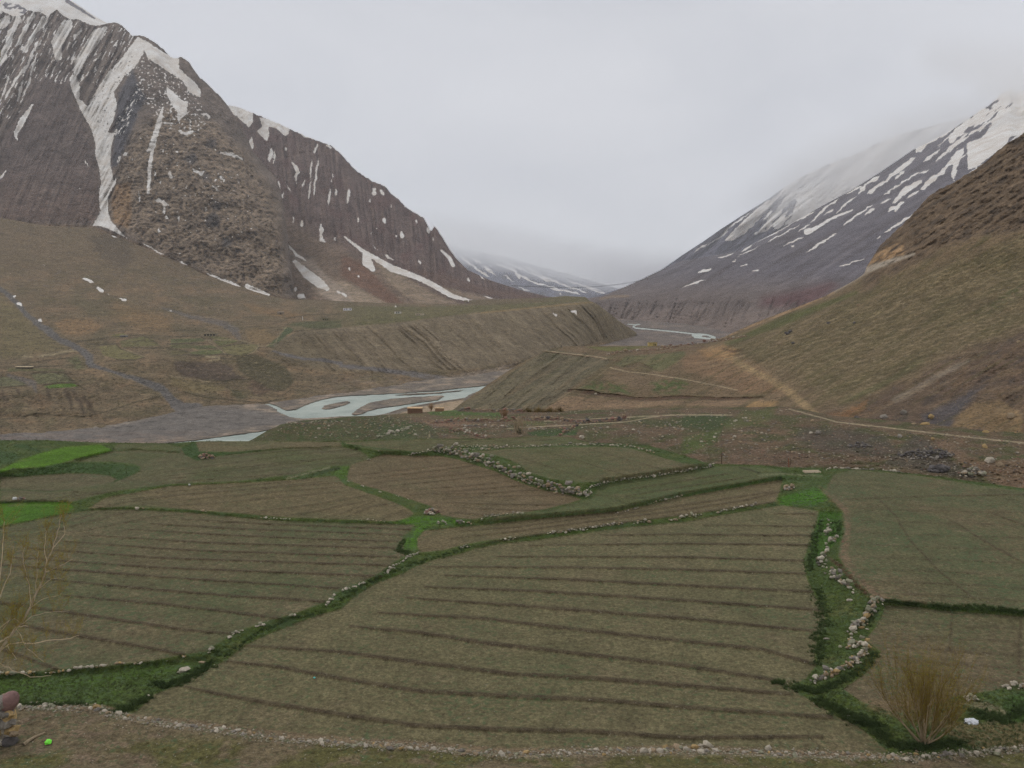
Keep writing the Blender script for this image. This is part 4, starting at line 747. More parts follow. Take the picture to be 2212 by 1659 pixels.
    for p, w in [(ZK([(-300, 1350), (0, 1330), (560, 1302), (1100, 1270), (1400, 1215), (1620, 1190), (2250, 1190)]), .9), (Z9([(-900, 900), (0, 857), (320, 860)]), .9), (Z9([(690, 820), (1000, 905), (1400, 950), (1800, 997), (2300, 1050)]), 1.2), (ZV([(680, 740), (690, 770), (670, 800)]), 1)]:
        mixc(C, A(150, 138, 116), stroke(U, V+.8*nc, p, w, 1)*.8)
    for p, w in [(ZV([(700, 600), (900, 590), (1200, 585), (1700, 580), (2212, 560)]), 1.3), (ZV([(1060, 440), (1600, 450), (1900, 470)]), 1.6), (ZV([(1100, 640), (1700, 650)]), 1.2), (ZV([(940, 720), (1100, 700), (1250, 760), (1430, 800)]), 1.2), (ZK([(0, 1240), (350, 1250), (1000, 1255), (1080, 1200)]), 2), (ZK([(120, 1225), (600, 1180), (980, 1160)]), 1.2), (ZK([(300, 1430), (520, 1310)]), 1.3)]:
        s_ = stroke(U, V+1.2*nc, p, w, 1.2); mixc(C, A(86, 66, 56), s_*.8); Y *= 1-.005*s_
    mixc(C, A(56, 54, 38), ss(fbm(U/4, V/2, 3, 337), .25, .42)*.6)
    m = terrain_mat('stony_slope', 1.4, .25, .42, .26, .3, peb=(2.2, .63, (.42, .38, .32), .6))
    grid_mesh('stony_slope', pt(U, V, Y), C, m, uv=(U, V))
lower_slope()

# ---- the fields
A_L = [(280, 1545), (333, 1500)] + []
FA = [(285, 1545), (333, 1500), (397, 1475), (450, 1445), (490, 1425), (520, 1400), (560, 1378), (640, 1345), (700, 1325), (737, 1315), (760, 1293), (790, 1272), (820, 1256), (850, 1246), (875, 1236), (900, 1222), (940, 1208), (990, 1197), (1020, 1187), (1070, 1176), (1160, 1166), (1237, 1155), (1320, 1143), (1400, 1134), (1475, 1128), (1560, 1112), (1640, 1099), (1690, 1091),
      (1740, 1099), (1768, 1104), (1766, 1125), (1755, 1153), (1736, 1209), (1741, 1246), (1758, 1283), (1781, 1319), (1785, 1353), (1768, 1373), (1760, 1406), (1761, 1439), (1741, 1466), (1705, 1483), (1735, 1503), (1775, 1526), (1808, 1549), (1845, 1563), (1868, 1579), (1895, 1603), (1918, 1623), (1850, 1627), (1775, 1624), (1641, 1621), (1475, 1614), (1271, 1617), (1120, 1622), (1004, 1617), (870, 1604), (737, 1596), (633, 1590), (533, 1578), (433, 1565), (367, 1555)]
FB = [(-420, 1170), (-150, 1152), (0, 1140), (40, 1131), (100, 1118), (150, 1109), (200, 1101), (273, 1100), (410, 1107), (513, 1117), (627, 1126), (737, 1129), (800, 1131), (895, 1133), (885, 1147), (872, 1157), (870, 1172), (871, 1190), (877, 1200), (850, 1216), (824, 1235), (787, 1255), (737, 1275), (703, 1300), (633, 1326), (577, 1342), (517, 1362), (493, 1374), (447, 1407), (397, 1414), (333, 1427), (217, 1441), (167, 1444), (67, 1452), (0, 1455), (-420, 1490)]
FC = [(190, 1099), (228, 1075), (367, 1050), (517, 1043), (617, 1037), (725, 1028), (738, 1040), (746, 1048), (804, 1068), (854, 1086), (885, 1100), (893, 1110), (880, 1119), (854, 1126), (737, 1122), (627, 1118), (513, 1109), (410, 1101), (273, 1095)]
FD = [(240, 1045), (300, 1020), (305, 1010), (290, 1002), (240, 997), (160, 998), (200, 985), (250, 974), (390, 965), (400, 983), (425, 995), (470, 985), (600, 970), (620, 968), (740, 965), (775, 972), (795, 985), (797, 993), (770, 1005), (740, 1006), (700, 1008), (640, 1025), (517, 1039), (367, 1046), (240, 1062), (150, 1085), (0, 1083), (0, 1060), (90, 1056)]
FE = crop([(-900, 330), (0, 300), (120, 240), (250, 195), (400, 155), (560, 140), (650, 135), (690, 155), (730, 175), (640, 200), (500, 225), (400, 255), (250, 285), (80, 292), (0, 320), (-900, 360)], 3, 0, 914.9)
FE2 = [(-420, 1100), (0, 1087), (83, 1084), (147, 1085), (160, 1095), (147, 1108), (100, 1116), (40, 1129), (0, 1135), (-420, 1165)]
FCR = crop([(0, 345), (120, 345), (250, 335), (400, 325), (560, 322), (700, 335), (760, 360), (720, 388), (450, 425), (200, 450), (0, 430)], 3, 0, 914.9)
F2_ = Z6([(60, 270), (270, 200), (440, 208), (620, 208), (740, 228), (850, 262), (1000, 310), (1150, 380), (1300, 428), (1450, 458), (1560, 490), (1480, 515), (1340, 552), (1150, 582), (980, 592), (900, 615), (850, 622), (740, 612), (650, 592), (600, 545), (560, 528), (400, 476), (250, 430), (140, 400), (40, 370), (35, 340)])
F3_ = Z6([(860, 180), (1050, 168), (1300, 153), (1680, 150), (1860, 156), (1960, 184), (2100, 228), (2240, 262), (2400, 262), (2230, 305), (2000, 340), (1800, 365), (1690, 378), (1550, 380), (1350, 358), (1200, 308), (1150, 262), (1050, 220), (950, 198)])
F4_ = Z6([(1660, 425), (1700, 395), (2000, 350), (2230, 312), (2420, 275), (2560, 275), (2800, 290), (2860, 315), (2870, 345), (2600, 385), (2212, 460), (2000, 500), (1800, 560), (1300, 600), (930, 635), (1000, 600), (1350, 565), (1560, 500), (1640, 470)])
F5_ = [(905, 1193), (900, 1165), (915, 1146), (1000, 1138), (1150, 1122), (1337, 1104), (1400, 1090), (1475, 1072), (1608, 1050), (1690, 1036), (1685, 1060), (1675, 1083), (1640, 1091), (1560, 1101), (1475, 1114), (1400, 1122), (1320, 1133), (1237, 1143), (1160, 1154), (1070, 1165), (1010, 1175), (960, 1188)]
F6_ = Z6([(0, 120), (400, 102), (900, 103), (1300, 84), (1480, 88), (1620, 135), (1300, 146), (1050, 160), (800, 140), (620, 165), (560, 182), (270, 178), (100, 150)])
F7_ = Z5([(730, 170), (760, 130), (1100, 132), (1180, 165), (1160, 185), (900, 170)])
F8_ = Z5([(1290, 180), (1270, 125), (1300, 116), (1700, 114), (2212, 118), (2212, 150), (1850, 160), (1500, 185)])
R1_ = [(1781, 1062), (1800, 1025), (1841, 1014), (1908, 1020), (1975, 1026), (2041, 1036), (2125, 1050), (2212, 1060), (2640, 1125), (2640, 1370), (2212, 1322), (2041, 1311), (1985, 1304), (1908, 1294), (1881, 1283), (1851, 1252), (1828, 1228), (1811, 1199), (1815, 1173), (1823, 1149), (1825, 1125), (1821, 1103), (1800, 1080)]
R2_ = [(1912, 1308), (1985, 1312), (2041, 1319), (2212, 1332), (2640, 1385), (2640, 1470), (2212, 1476), (2150, 1490), (2058, 1506), (1990, 1535), (1920, 1535), (1858, 1513), (1821, 1489), (1868, 1456), (1888, 1429), (1905, 1406), (1868, 1383), (1888, 1359), (1908, 1326)]
F0_ = [(-420, 1530), (40, 1526), (73, 1532), (200, 1532), (247, 1548), (300, 1558), (367, 1568), (433, 1578), (533, 1590), (633, 1603), (737, 1610), (870, 1614), (1004, 1628), (1120, 1634), (1271, 1629), (1474, 1627), (1641, 1634), (1775, 1637), (1908, 1642), (1991, 1641), (2075, 1632), (2212, 1622), (2640, 1600), (2640, 2600), (-420, 2600)]
G1_ = [(-420, 1500), (0, 1463), (67, 1460), (217, 1451), (333, 1437), (440, 1424), (455, 1432), (400, 1462), (365, 1490), (320, 1515), (290, 1530), (265, 1538), (240, 1532), (200, 1522), (130, 1523), (60, 1521), (-420, 1524)]
GB_ = [(-420, 1060), (0, 1030)]
FURROW_A = [[(1671, 1109), (1761, 1110)], [(1518, 1134), (1761, 1137)], [(1297, 1156), (1475, 1154), (1755, 1157)], [(1144, 1178), (1475, 1174), (1750, 1177)], [(1067, 1202), (1475, 1203), (1738, 1211)], [(917, 1224), (1200, 1225), (1475, 1230), (1740, 1239)],
            [(961, 1243), (1200, 1250), (1475, 1264), (1755, 1278)], [(917, 1267), (1170, 1277), (1475, 1296), (1778, 1318)], [(879, 1291), (1150, 1310), (1475, 1335), (1771, 1364)], [(817, 1323), (1050, 1336), (1250, 1360), (1475, 1384), (1650, 1403), (1758, 1434)],
            [(757, 1353), (900, 1365), (1060, 1390), (1300, 1417), (1475, 1437), (1675, 1469)], [(530, 1394), (737, 1408), (900, 1430), (1100, 1455), (1300, 1466), (1475, 1480), (1708, 1499)], [(490, 1428), (600, 1440), (737, 1465), (900, 1492), (1100, 1503), (1300, 1512), (1475, 1527), (1795, 1549)],
            [(400, 1483), (470, 1498), (560, 1515), (737, 1543), (900, 1567), (1080, 1575), (1280, 1580), (1475, 1593), (1775, 1591)]]
FURROW_B = [[(390, 1121), (560, 1131), (737, 1138), (887, 1143)], [(327, 1131), (500, 1141), (737, 1150), (867, 1155)], [(277, 1143), (500, 1156), (737, 1166), (860, 1169)], [(197, 1156), (450, 1172), (737, 1181), (850, 1184)], [(137, 1169), (400, 1188), (737, 1199), (857, 1203)],
            [(60, 1184), (350, 1205), (737, 1218), (845, 1221)], [(13, 1203), (350, 1226), (737, 1241), (825, 1245)], [(-60, 1218), (57, 1224), (350, 1246), (737, 1271)], [(50, 1246), (300, 1270), (480, 1285), (700, 1299)], [(133, 1286), (370, 1306), (500, 1322), (607, 1336)],
            [(-100, 1285), (10, 1303), (250, 1338), (400, 1360), (500, 1369)], [(-80, 1325), (63, 1354), (250, 1386), (397, 1413)], [(-60, 1380), (23, 1408), (123, 1446)]]
FURROW_C = [[(340, 1092), (450, 1089), (560, 1078), (737, 1062)], [(520, 1109), (640, 1095), (737, 1080), (790, 1070)], [(600, 1117), (680, 1105), (737, 1093), (810, 1079)], [(250, 1080), (500, 1060), (737, 1042)], [(280, 1093), (450, 1075), (600, 1062), (737, 1051)], [(680, 1121), (740, 1108), (810, 1082)], [(827, 1121), (875, 1100)], [(737, 1121), (800, 1095), (850, 1086)],
            [(230, 1090), (400, 1068), (600, 1050), (700, 1040)], [(240, 1070), (500, 1052), (700, 1033)], [(310, 1040), (450, 1025), (600, 1005), (780, 980)], [(280, 1050), (450, 1035), (600, 1025), (640, 1022)], [(380, 1005), (480, 990), (600, 975), (740, 967)], [(350, 1020), (500, 1000), (650, 980), (770, 970)], [(330, 1032), (480, 1015), (640, 995), (790, 985)],
            [(400, 1030), (560, 1018), (690, 1002), (760, 1000)], [(100, 1150), (233, 1116), (290, 1103)], [(120, 1158), (330, 1116), (420, 1110)], [(0, 1152), (100, 1137), (200, 1112)], [(0, 1166), (140, 1141)],
            Z6([(0, 225), (120, 190)]), Z6([(0, 255), (170, 220)]), Z6([(0, 190), (90, 170)]), Z5([(240, 495), (600, 455), (760, 440)]), Z5([(0, 440), (330, 430), (500, 440)]), Z6([(300, 165), (520, 130), (620, 130)]), Z6([(560, 175), (600, 150), (700, 135), (880, 108)]), Z6([(1050, 150), (1200, 115), (1400, 100)])]
FURROW_F2 = [Z6(p) for p in [[(50, 343), (400, 300), (860, 250)], [(140, 357), (500, 318), (870, 272)], [(190, 387), (600, 345), (970, 305)], [(250, 410), (640, 372), (1040, 330)], [(400, 432), (800, 405), (1130, 370)], [(440, 462), (840, 430), (1200, 398)], [(440, 462), (900, 452), (1310, 428)], [(660, 488), (1100, 470), (1490, 462)], [(670, 512), (1050, 525), (1500, 525)], [(780, 545), (1100, 560), (1370, 562)], [(700, 577), (840, 585), (1000, 595)],
             [(210, 240), (270, 310)], [(380, 235), (450, 290)], [(520, 225), (600, 270)]]]
FURROW_F3 = [Z6(p) for p in [[(1130, 210), (1350, 280), (1600, 362)], [(1320, 180), (1600, 260), (1880, 345)], [(1600, 165), (1850, 230), (2110, 305)]]]
FURROW_F4 = [Z6([(1820, 432), (2000, 405), (2212, 370), (2500, 325)]), Z6([(1840, 470), (2212, 410), (2600, 350)]), Z6([(1230, 622), (1500, 600), (1800, 572)]), Z6([(780, 695), (1100, 675), (1450, 628), (1800, 590), (2212, 530), (2800, 440)]), Z6([(710, 745), (1100, 700), (1500, 650), (2212, 560), (2600, 500), (2850, 440)]), Z6([(860, 795), (1000, 760), (1400, 700), (2212, 590), (2800, 510)])]
FURROW_R = [[(1825, 1078), (2020, 1071), (2212, 1068), (2400, 1068)], [(1888, 1067), (1935, 1115), (1965, 1166), (2030, 1235), (2105, 1293)], [(2061, 1126), (2120, 1165), (2181, 1199), (2300, 1262)], [(2141, 1108), (2260, 1150)], [(2056, 1320), (2054, 1365), (2052, 1406)], [(2205, 1340), (2202, 1400), (2200, 1450)]]
FAINT = [[(1845+8*i % 9, 1098+26*i), (2030, 1104+26*i), (2300, 1108+28*i)] for i in range(8)] + [[(1930, 1342+27*i), (2080, 1352+28*i), (2300, 1362+29*i)] for i in range(5)]
GREENS = {}
def fields():
    # level map on a coarse survey canvas; banks between plots are filled in smoothly
    cu = np.arange(-420, 2646, 3.0); cv = np.arange(930, 2000, 3.0); Uc, Vc = np.meshgrid(cu, cv)
    H = np.zeros(Uc.shape); fix = np.zeros(Uc.shape, bool)
    for p, h in [(FA, 0), (FB, .42), (FC, .75), (FD, 1.0), (FE, 1.5), (FE2, .6), (FCR, .5), (F2_, .85), (F3_, 1.9), (F4_, 1.0), (F5_, .3), (F6_, 1.6), (F7_, 1.3), (F8_, 1.3), (R1_, .95), (R2_, .4), (F0_, .45), (G1_, .0)]:
        k = poly(Uc, Vc, p, .5) > .5; H[k] = h; fix |= k
    gul = poly(Uc, Vc, [(1775, 1110), (1800, 1110), (1800, 1160), (1775, 1220), (1765, 1240), (1790, 1290), (1810, 1330), (1805, 1400), (1790, 1440), (1770, 1440), (1775, 1400), (1800, 1350), (1775, 1290), (1750, 1240)], .5) > .5
    H[gul] = -.15; fix |= gul
    G = H.copy(); G[~fix] = .7
    for _ in range(500):
        a = np.pad(G, 1, mode='edge'); L = (a[:-2, 1:-1]+a[2:, 1:-1]+a[1:-1, :-2]+a[1:-1, 2:])*.25
        G[~fix] = L[~fix]
    for _ in range(1):
        a = np.pad(G, 1, mode='edge'); G = .5*G+.125*(a[:-2, 1:-1]+a[2:, 1:-1]+a[1:-1, :-2]+a[1:-1, 2:])
    def hs(U, V):
        x = np.clip((U+420)/3, 0, len(cu)-1.001); y = np.clip((V-930)/3, 0, len(cv)-1.001)
        i = x.astype(int); j = y.astype(int); fx = x-i; fy = y-j
        return (G[j, i]*(1-fx)+G[j, i+1]*fx)*(1-fy)+(G[j+1, i]*(1-fx)+G[j+1, i+1]*fx)*fy
    nu, nv = 940, 430
    us = np.linspace(-420, 2640, nu); q = np.linspace(0, 1, nv)[:, None]**1.15
    U = np.broadcast_to(us, (nv, nu)).copy(); V = vtop(U)+(1990-vtop(U))*q
    X0, _ = ray(U, V); Yp = yz(V, FZ); Xw = X0*Yp                 # world coordinates on the plain
    wu = U+1.6*fbm(Xw/2.2, Yp/2.2, 3, 401); wv = V+1.2*fbm(Xw/2.2, Yp/2.2, 3, 402)
    C = np.empty(U.shape+(3,)); GR = np.full(U.shape, .2)
    grass = np.ones(U.shape)
    C[:] = A(66, 76, 40); gn_ = fbm(Xw/3, Yp/3, 4, 403)
    mixc(C, A(55, 67, 33), ss(gn_, 0, .35)*.8); mixc(C, A(86, 84, 56), ss(-gn_, .1, .4)*.5)
    # brighter turf
    for p, c, f in [([(350, 645), (440, 610), (540, 600), (640, 605), (780, 630), (830, 640), (760, 655), (600, 655), (560, 672), (520, 720), (480, 813), (410, 813), (410, 760), (470, 700), (500, 660)], (72, 104, 38), Z6),
                    ([(640, 1460), (620, 1400), (700, 1370), (850, 1330), (900, 1340), (950, 1400), (860, 1450), (720, 1440)], (64, 100, 36), Z9), ([(0, 270), (50, 280), (60, 310), (35, 350), (35, 385), (-60, 330)], (70, 92, 40), Z6),
                    ([(880, 0), (1030, 0), (1030, 180), (940, 240), (860, 330), (820, 400), (840, 200)], (58, 88, 34), ZR)]:
        mixc(C, A(*c), poly(wu, wv, f(p), 4)*.75)
    mixc(C, A(60, 74, 38), poly(wu, wv, G1_, 5)*.75); mixc(C, A(66, 86, 38), poly(wu, wv, [(0, 1500), (200, 1480), (330, 1460), (420, 1440), (440, 1430), (300, 1450), (0, 1475)], 10)*.5)
    for p in [[(0, 335), (130, 325), (240, 290), (350, 260), (500, 255), (650, 255), (800, 265), (890, 280), (910, 300), (870, 330), (800, 380), (720, 390), (760, 360), (700, 335), (560, 320), (400, 325), (250, 335), (120, 345), (0, 345)],
              [(1150, 170), (1250, 120), (1280, 130), (1300, 180), (1400, 190), (1550, 185), (1850, 160), (1850, 165), (1600, 190), (1400, 215), (1280, 240), (1200, 210)], [(85, 130), (160, 135), (260, 175), (265, 190), (180, 170), (90, 150)], [(-500, 160), (0, 180), (100, 190), (130, 220), (60, 260), (-500, 300)]]:
        mixc(C, A(48, 66, 36), poly(wu, wv, Z5(p), 2.5)*.8)
    big = fbm(Xw/14, Yp/14, 3, 404); mid = fbm(Xw/4, Yp/4, 3, 405)
    def plot(p, c, g, c2=None, k=.6, s=1.6):
        m_ = poly(wu, wv, p, s); cc = np.empty_like(C); cc[:] = A(*c)
        mixc(cc, A(*(c2 or (86, 84, 62))), ss(big, -.05, .35)*k); mixc(cc, A(106, 94, 76), ss(mid, .1, .5)*.3)
        C[:] = C+(cc-C)*m_[..., None]; GR[:] = GR+(g-GR)*m_; grass[:] = grass*(1-m_)
    plot(FD, (84, 80, 60), .35, (76, 78, 52)); plot(FE, (72, 98, 36), 0, (66, 92, 32), .5); plot(FE2, (64, 92, 34), 0, (60, 84, 34), .5); plot(FCR, (86, 80, 62), .2)
    plot(F7_, (76, 78, 52), .4); plot(F8_, (92, 84, 64), .2); plot(F6_, (84, 80, 58), .35, (78, 78, 52))
    plot(FC, (94, 85, 65), .15); plot(F2_, (96, 84, 66), .1, (90, 83, 64)); plot(F3_, (88, 82, 61), .35, (76, 78, 52)); plot(F4_, (78, 79, 54), .5, (72, 78, 48)); plot(F5_, (95, 86, 66), .15)
    plot(FB, (90, 83, 64), .4, (80, 80, 58), .7); plot(FA, (94, 88, 67), .3, (86, 83, 62), .5); plot(R1_, (84, 81, 60), .45, (96, 84, 66), .5, 3); plot(R2_, (92, 83, 65), .3)
    # bare reddish rims, stony edge, foreground soil and moss
    mixc(C, A(104, 87, 71), stroke(wu, wv, [(1771, 1053), (1795, 1075), (1828, 1103), (1832, 1150), (1822, 1200), (1845, 1240), (1890, 1285), (1930, 1300)], [2, 6, 6, 6, 9, 8, 6, 3], 5)*.75)
    mixc(C, A(74, 50, 44), stroke(wu, wv, [(1790, 1205), (1815, 1222), (1850, 1262), (1875, 1285)], [3, 5, 5, 4], 3)*.75)
    f0 = poly(wu, wv, F0_, 4); grass *= 1-f0
    c0 = np.empty_like(C); c0[:] = A(98, 88, 70); mixc(c0, A(82, 80, 50), ss(fbm(Xw/5, Yp/3, 4, 407)+.25*ss(U, 150, 500)-.35*ss(V, 1400, 1545)*0, -.05, .25)*ss(V, 1575, 1620)*.85); mixc(c0, A(116, 100, 86), ss(fbm(Xw/1.2, Yp/1.2, 3, 408), .1, .4)*.5)
    C[:] = C+(c0-C)*f0[..., None]
    mixc(C, A(136, 124, 106), stroke(wu, wv, [(40, 1526), (200, 1530), (300, 1553), (433, 1572), (633, 1596), (870, 1610), (1120, 1630), (1474, 1622), (1775, 1632), (1991, 1638), (2212, 1618), (2640, 1600)], [5, 7, 8, 7, 6, 7, 8, 8, 7, 6, 7, 7], 4)*.6)
    soilp = np.maximum(stroke(wu, wv, [(250, 1535), (225, 1530), (120, 1528)], [5, 7, 3], 3), stroke(wu, wv, [(290, 1550), (400, 1562), (640, 1592), (870, 1607), (1120, 1624), (1474, 1618), (1775, 1628), (1900, 1632)], [5, 9, 9, 8, 8, 8, 7, 5], 4))
    mixc(C, A(106, 92, 74), soilp*.9); grass *= 1-soilp
    mixc(C, A(104, 90, 70), poly(wu, wv, ZR([(1150, 1220), (1700, 1200), (1850, 1240), (1800, 1330), (1750, 1360), (2212, 1370), (2700, 1380), (2700, 1500), (1900, 1530), (1700, 1440), (1600, 1390), (1250, 1290)]), 6)*.7)
    mixc(C, A(56, 74, 38), poly(wu, wv, ZR([(1840, 1300), (2050, 1290), (2100, 1200), (2212, 1150), (2700, 1100), (2700, 1370), (2212, 1360), (2050, 1370), (1960, 1340)]), 4)*.85); GR2 = 0
    mixc(C, A(122, 110, 92), stroke(wu, wv, ZR([(1800, 1240), (1950, 1250), (2080, 1320), (1990, 1360)]), [4, 10, 12, 5], 4)*.6)
    # furrows: low bunds of darker, freshly turned soil
    fur = np.zeros(U.shape)
    sU = U+.0*U; sV = V+.6*fbm(Xw/3, Yp/3, 3, 411)
    wA = lambda v: np.interp(v, [1000, 1100, 1200, 1300, 1400, 1600], [1.1, 1.6, 2.4, 3.4, 4.5, 5.2])
    for grp, k in ((FURROW_A, 1.0), (FURROW_B, .95), (FURROW_C, .7), (FURROW_F2, .85), (FURROW_F3, .55), (FURROW_F4, .85), (FURROW_R, .7), (FAINT, .42)):
        for p in grp:
            w_ = wA(np.mean([a[1] for a in p]))*(.9 if grp is FURROW_B else 1)*(.8 if grp in (FURROW_C, FURROW_F2, FAINT) else 1)
            fur = np.maximum(fur, k*stroke(sU, sV, p, [w_*.55, w_, w_, w_, w_*.9], w_*.45+.5))
    fur *= .8+.2*ss(fbm(Xw/1.0, Yp/1.0, 2, 412), -.3, .2)
    mixc(C, A(62, 53, 42), fur*.84); GR *= 1-fur
    # traces of other boundaries
    for p, w, c in [(Z6([(0, 128), (250, 165), (490, 187)]), 1.3, (54, 70, 38)), ([(230, 1098), (290, 1092), (420, 1103)], 1.2, (60, 72, 42)), (Z5([(0, 512), (240, 500)]), 1.4, (50, 56, 36)), (Z5([(0, 430), (130, 430), (320, 440), (470, 430)]), 1.2, (58, 68, 42)),
                    (Z9([(0, 1385), (120, 1360), (400, 1310), (600, 1270), (760, 1245), (900, 1250)]), 3, (58, 76, 38)), (Z9([(-900, 1350), (-300, 1400), (0, 1380)]), 1, (70, 64, 46)), (Z9([(370, 1200), (450, 1220), (500, 1235)]), 2, (54, 52, 36)), (Z9([(500, 1250), (640, 1240), (900, 1255)]), 2, (100, 100, 76)),
                    (ZR([(1310, 575), (1400, 590), (1530, 600)]), 3, (44, 56, 32)), (ZR([(1600, 610), (1750, 625), (1900, 620), (2212, 650), (2700, 700)]), 5, (46, 64, 32)), (Z5([(1860, 355), (2000, 320), (2130, 285)]), 1.6, (126, 118, 98)), (Z5([(2020, 340), (2100, 310), (2200, 290)]), 3, (50, 56, 38))]:
        mixc(C, A(*c), stroke(wu, wv, p, w, 1.5)*.85)
    h = hs(U, V)
    near = np.clip(41.0-Yp, 0, None)*.42
    rough = .05*fbm(Xw/.9, Yp/.9, 3, 413)+.05*mid
    z = FZ+h+near+rough+.10*fur+grass*(.10*fbm(Xw/.6, Yp/.6, 3, 414)+.06)
    z += f0*.10*fbm(Xw/.5, Yp/.5, 3, 415)
    Y = yz(V, z)
    Y = np.maximum.accumulate(Y[::-1]+np.arange(nv)[:, None]*1e-4, 0)[::-1]
    P = pt(U, V, Y)
    # far rim drops behind
    B = P[0].copy(); rim = []
    for dy, dz in ((9, -3), (3, -1.0), (.8, -.15)):
        R_ = B.copy(); R_[:, 1] += dy; R_[:, 0] *= (1+dy/B[:, 1]); R_[:, 2] += dz; rim.append(R_)
    P = np.concatenate([np.stack(rim), P]); k3 = lambda a: np.concatenate([a[:1]]*3+[a])
    C = k3(C); GR = k3(GR); grass = k3(grass); U = k3(U); V = k3(V)
    C[grass > .5] *= 1
    m = terrain_mat('field_soil', 3.2, .55, .42, .2, .12, peb=(5.5, .68, (.40, .36, .29), .6), spr=(3.0, (.085, .125, .055)))
    o = grid_mesh('field_ground', P, C, m, {'green': GR+grass*.3, 'grass': grass}, uv=(U, V))
    GREENS['P'] = P; GREENS['g'] = grass; GREENS['U'] = U; GREENS['V'] = V; GREENS['F0'] = k3(f0)
fields()

# ================================================================== OBJECTS
def simple_mat(name, col, rough=.9, k=.25, scale=6, bump=.02, spec=.2):
    m, t, b = base_mat(name); geo = N(t, 'ShaderNodeNewGeometry')
    n = noise(t, scale, 4, .65, geo.outputs['Position']); oi = N(t, 'ShaderNodeObjectInfo')
    f = mathn(t, 'MULTIPLY', mrange(t, n, .25, .75, 1-k, 1+k), mrange(t, oi.outputs['Random'], 0, 1, .78, 1.22))
    c = N(t, 'ShaderNodeVectorMath', operation='SCALE'); c.inputs[0].default_value = col; t.links.new(f, c.inputs['Scale'])
    t.links.new(c.outputs[0], b.inputs['Base Color']); b.inputs['Roughness'].default_value = rough; b.inputs['Specular IOR Level'].default_value = spec
    bp = N(t, 'ShaderNodeBump'); bp.inputs['Distance'].default_value = bump; t.links.new(n, bp.inputs['Height']); t.links.new(bp.outputs[0], b.inputs['Normal'])
    return m
def link(name, me, parent=None, loc=None, rot=None, scale=None):
    o = bpy.data.objects.new(name, me); COLL.objects.link(o)
    if parent is not None: o.parent = parent
    if loc is not None: o.location = loc
    if rot is not None: o.rotation_euler = rot
    if scale is not None: o.scale = scale
    return o
def tag(o, label, cat=None, group=None, kind=None):
    o['label'] = label
    if cat: o['category'] = cat
    if group: o['group'] = group
    if kind: o['kind'] = kind
    return o
def empty(name, loc, rz=0):
    o = bpy.data.objects.new(name, None); COLL.objects.link(o); o.location = loc; o.rotation_euler = (0, 0, rz); o.empty_display_size = .2; return o
TINT = {'pale': A(154, 146, 132), 'grey': A(116, 110, 102), 'tan': A(130, 115, 96), 'ochre': A(142, 122, 90), 'red': A(118, 92, 82), 'dark': A(84, 80, 78), 'lichen': A(122, 120, 102)}
ROCKM = {k: simple_mat('stone_'+k, tuple(v), k=.3, scale=9) for k, v in TINT.items()}
ROCKS = {}
def rock_mesh(seed, tint):
    rnd = random.Random(seed); bm = bmesh.new()
    for i in range(13):
        z = 1-2*(i+.5)/13; r = math.sqrt(1-z*z); a = i*2.4+rnd.uniform(-.4, .4); k = rnd.uniform(.75, 1.1)
        bm.verts.new((r*math.cos(a)*k*.55, r*math.sin(a)*k*.42, z*k*.36))
    bmesh.ops.convex_hull(bm, input=bm.verts[:])
    for v in [v for v in bm.verts if not v.link_faces]: bm.verts.remove(v)
    me = bpy.data.meshes.new('rock'); bm.to_mesh(me); bm.free(); me.materials.append(ROCKM[tint]); return me
for t_ in TINT: ROCKS[t_] = [rock_mesh(100+i*7+len(t_), t_) for i in range(6)]
FU = GREENS
def fpos(u, v):
    P = GREENS['P']; nvv, nuu = P.shape[0]-3, P.shape[1]
    j = (u+420)/3060*(nuu-1); q = max(0., (v-float(vtop(u)))/(1990-float(vtop(u))))**(1/1.15)*(nvv-1)+3
    j = min(max(j, 0), nuu-1.01); q = min(max(q, 3), P.shape[0]-1.01); a, b = int(q), int(j); fa, fb = q-a, j-b
    return Vector(P[a, b]*(1-fa)*(1-fb)+P[a+1, b]*fa*(1-fb)+P[a, b+1]*(1-fa)*fb+P[a+1, b+1]*fa*fb)
SUBS = {}
def spos(name, u, v):
    if name == 'field_ground': return fpos(u, v)
    return Vector(on(name, u, v))
def mpp(p): return p.length/F_PX                       # metres per survey unit at a point
def samp(pts, n, rnd):
    P = np.asarray(pts, float); d = np.concatenate([[0], np.cumsum(np.hypot(*(P[1:]-P[:-1]).T))])
    out = []
    for i in range(n):
        s = (i+rnd.uniform(-.45, 1.0))/n*d[-1]; s = min(max(s, 0), d[-1]); out.append((np.interp(s, d, P[:, 0]), np.interp(s, d, P[:, 1])))
    return out
def stone_at(parent, p, size, rnd, tints, lift=.2, name='stone', flat=1.0, origin=None):
    me = rnd.choice(ROCKS[rnd.choice(tints)])
    s = size*rnd.uniform(.8, 1.2)
    loc = Vector(p)+Vector((0, 0, s*lift))
    if origin is not None: loc = loc-origin
    return link(name, me, parent, loc, (rnd.uniform(-.35, .35), rnd.uniform(-.35, .35), rnd.uniform(0, 6.28)), (s*rnd.uniform(.85, 1.25), s*rnd.uniform(.8, 1.2), s*rnd.uniform(.75, 1.15)*flat))
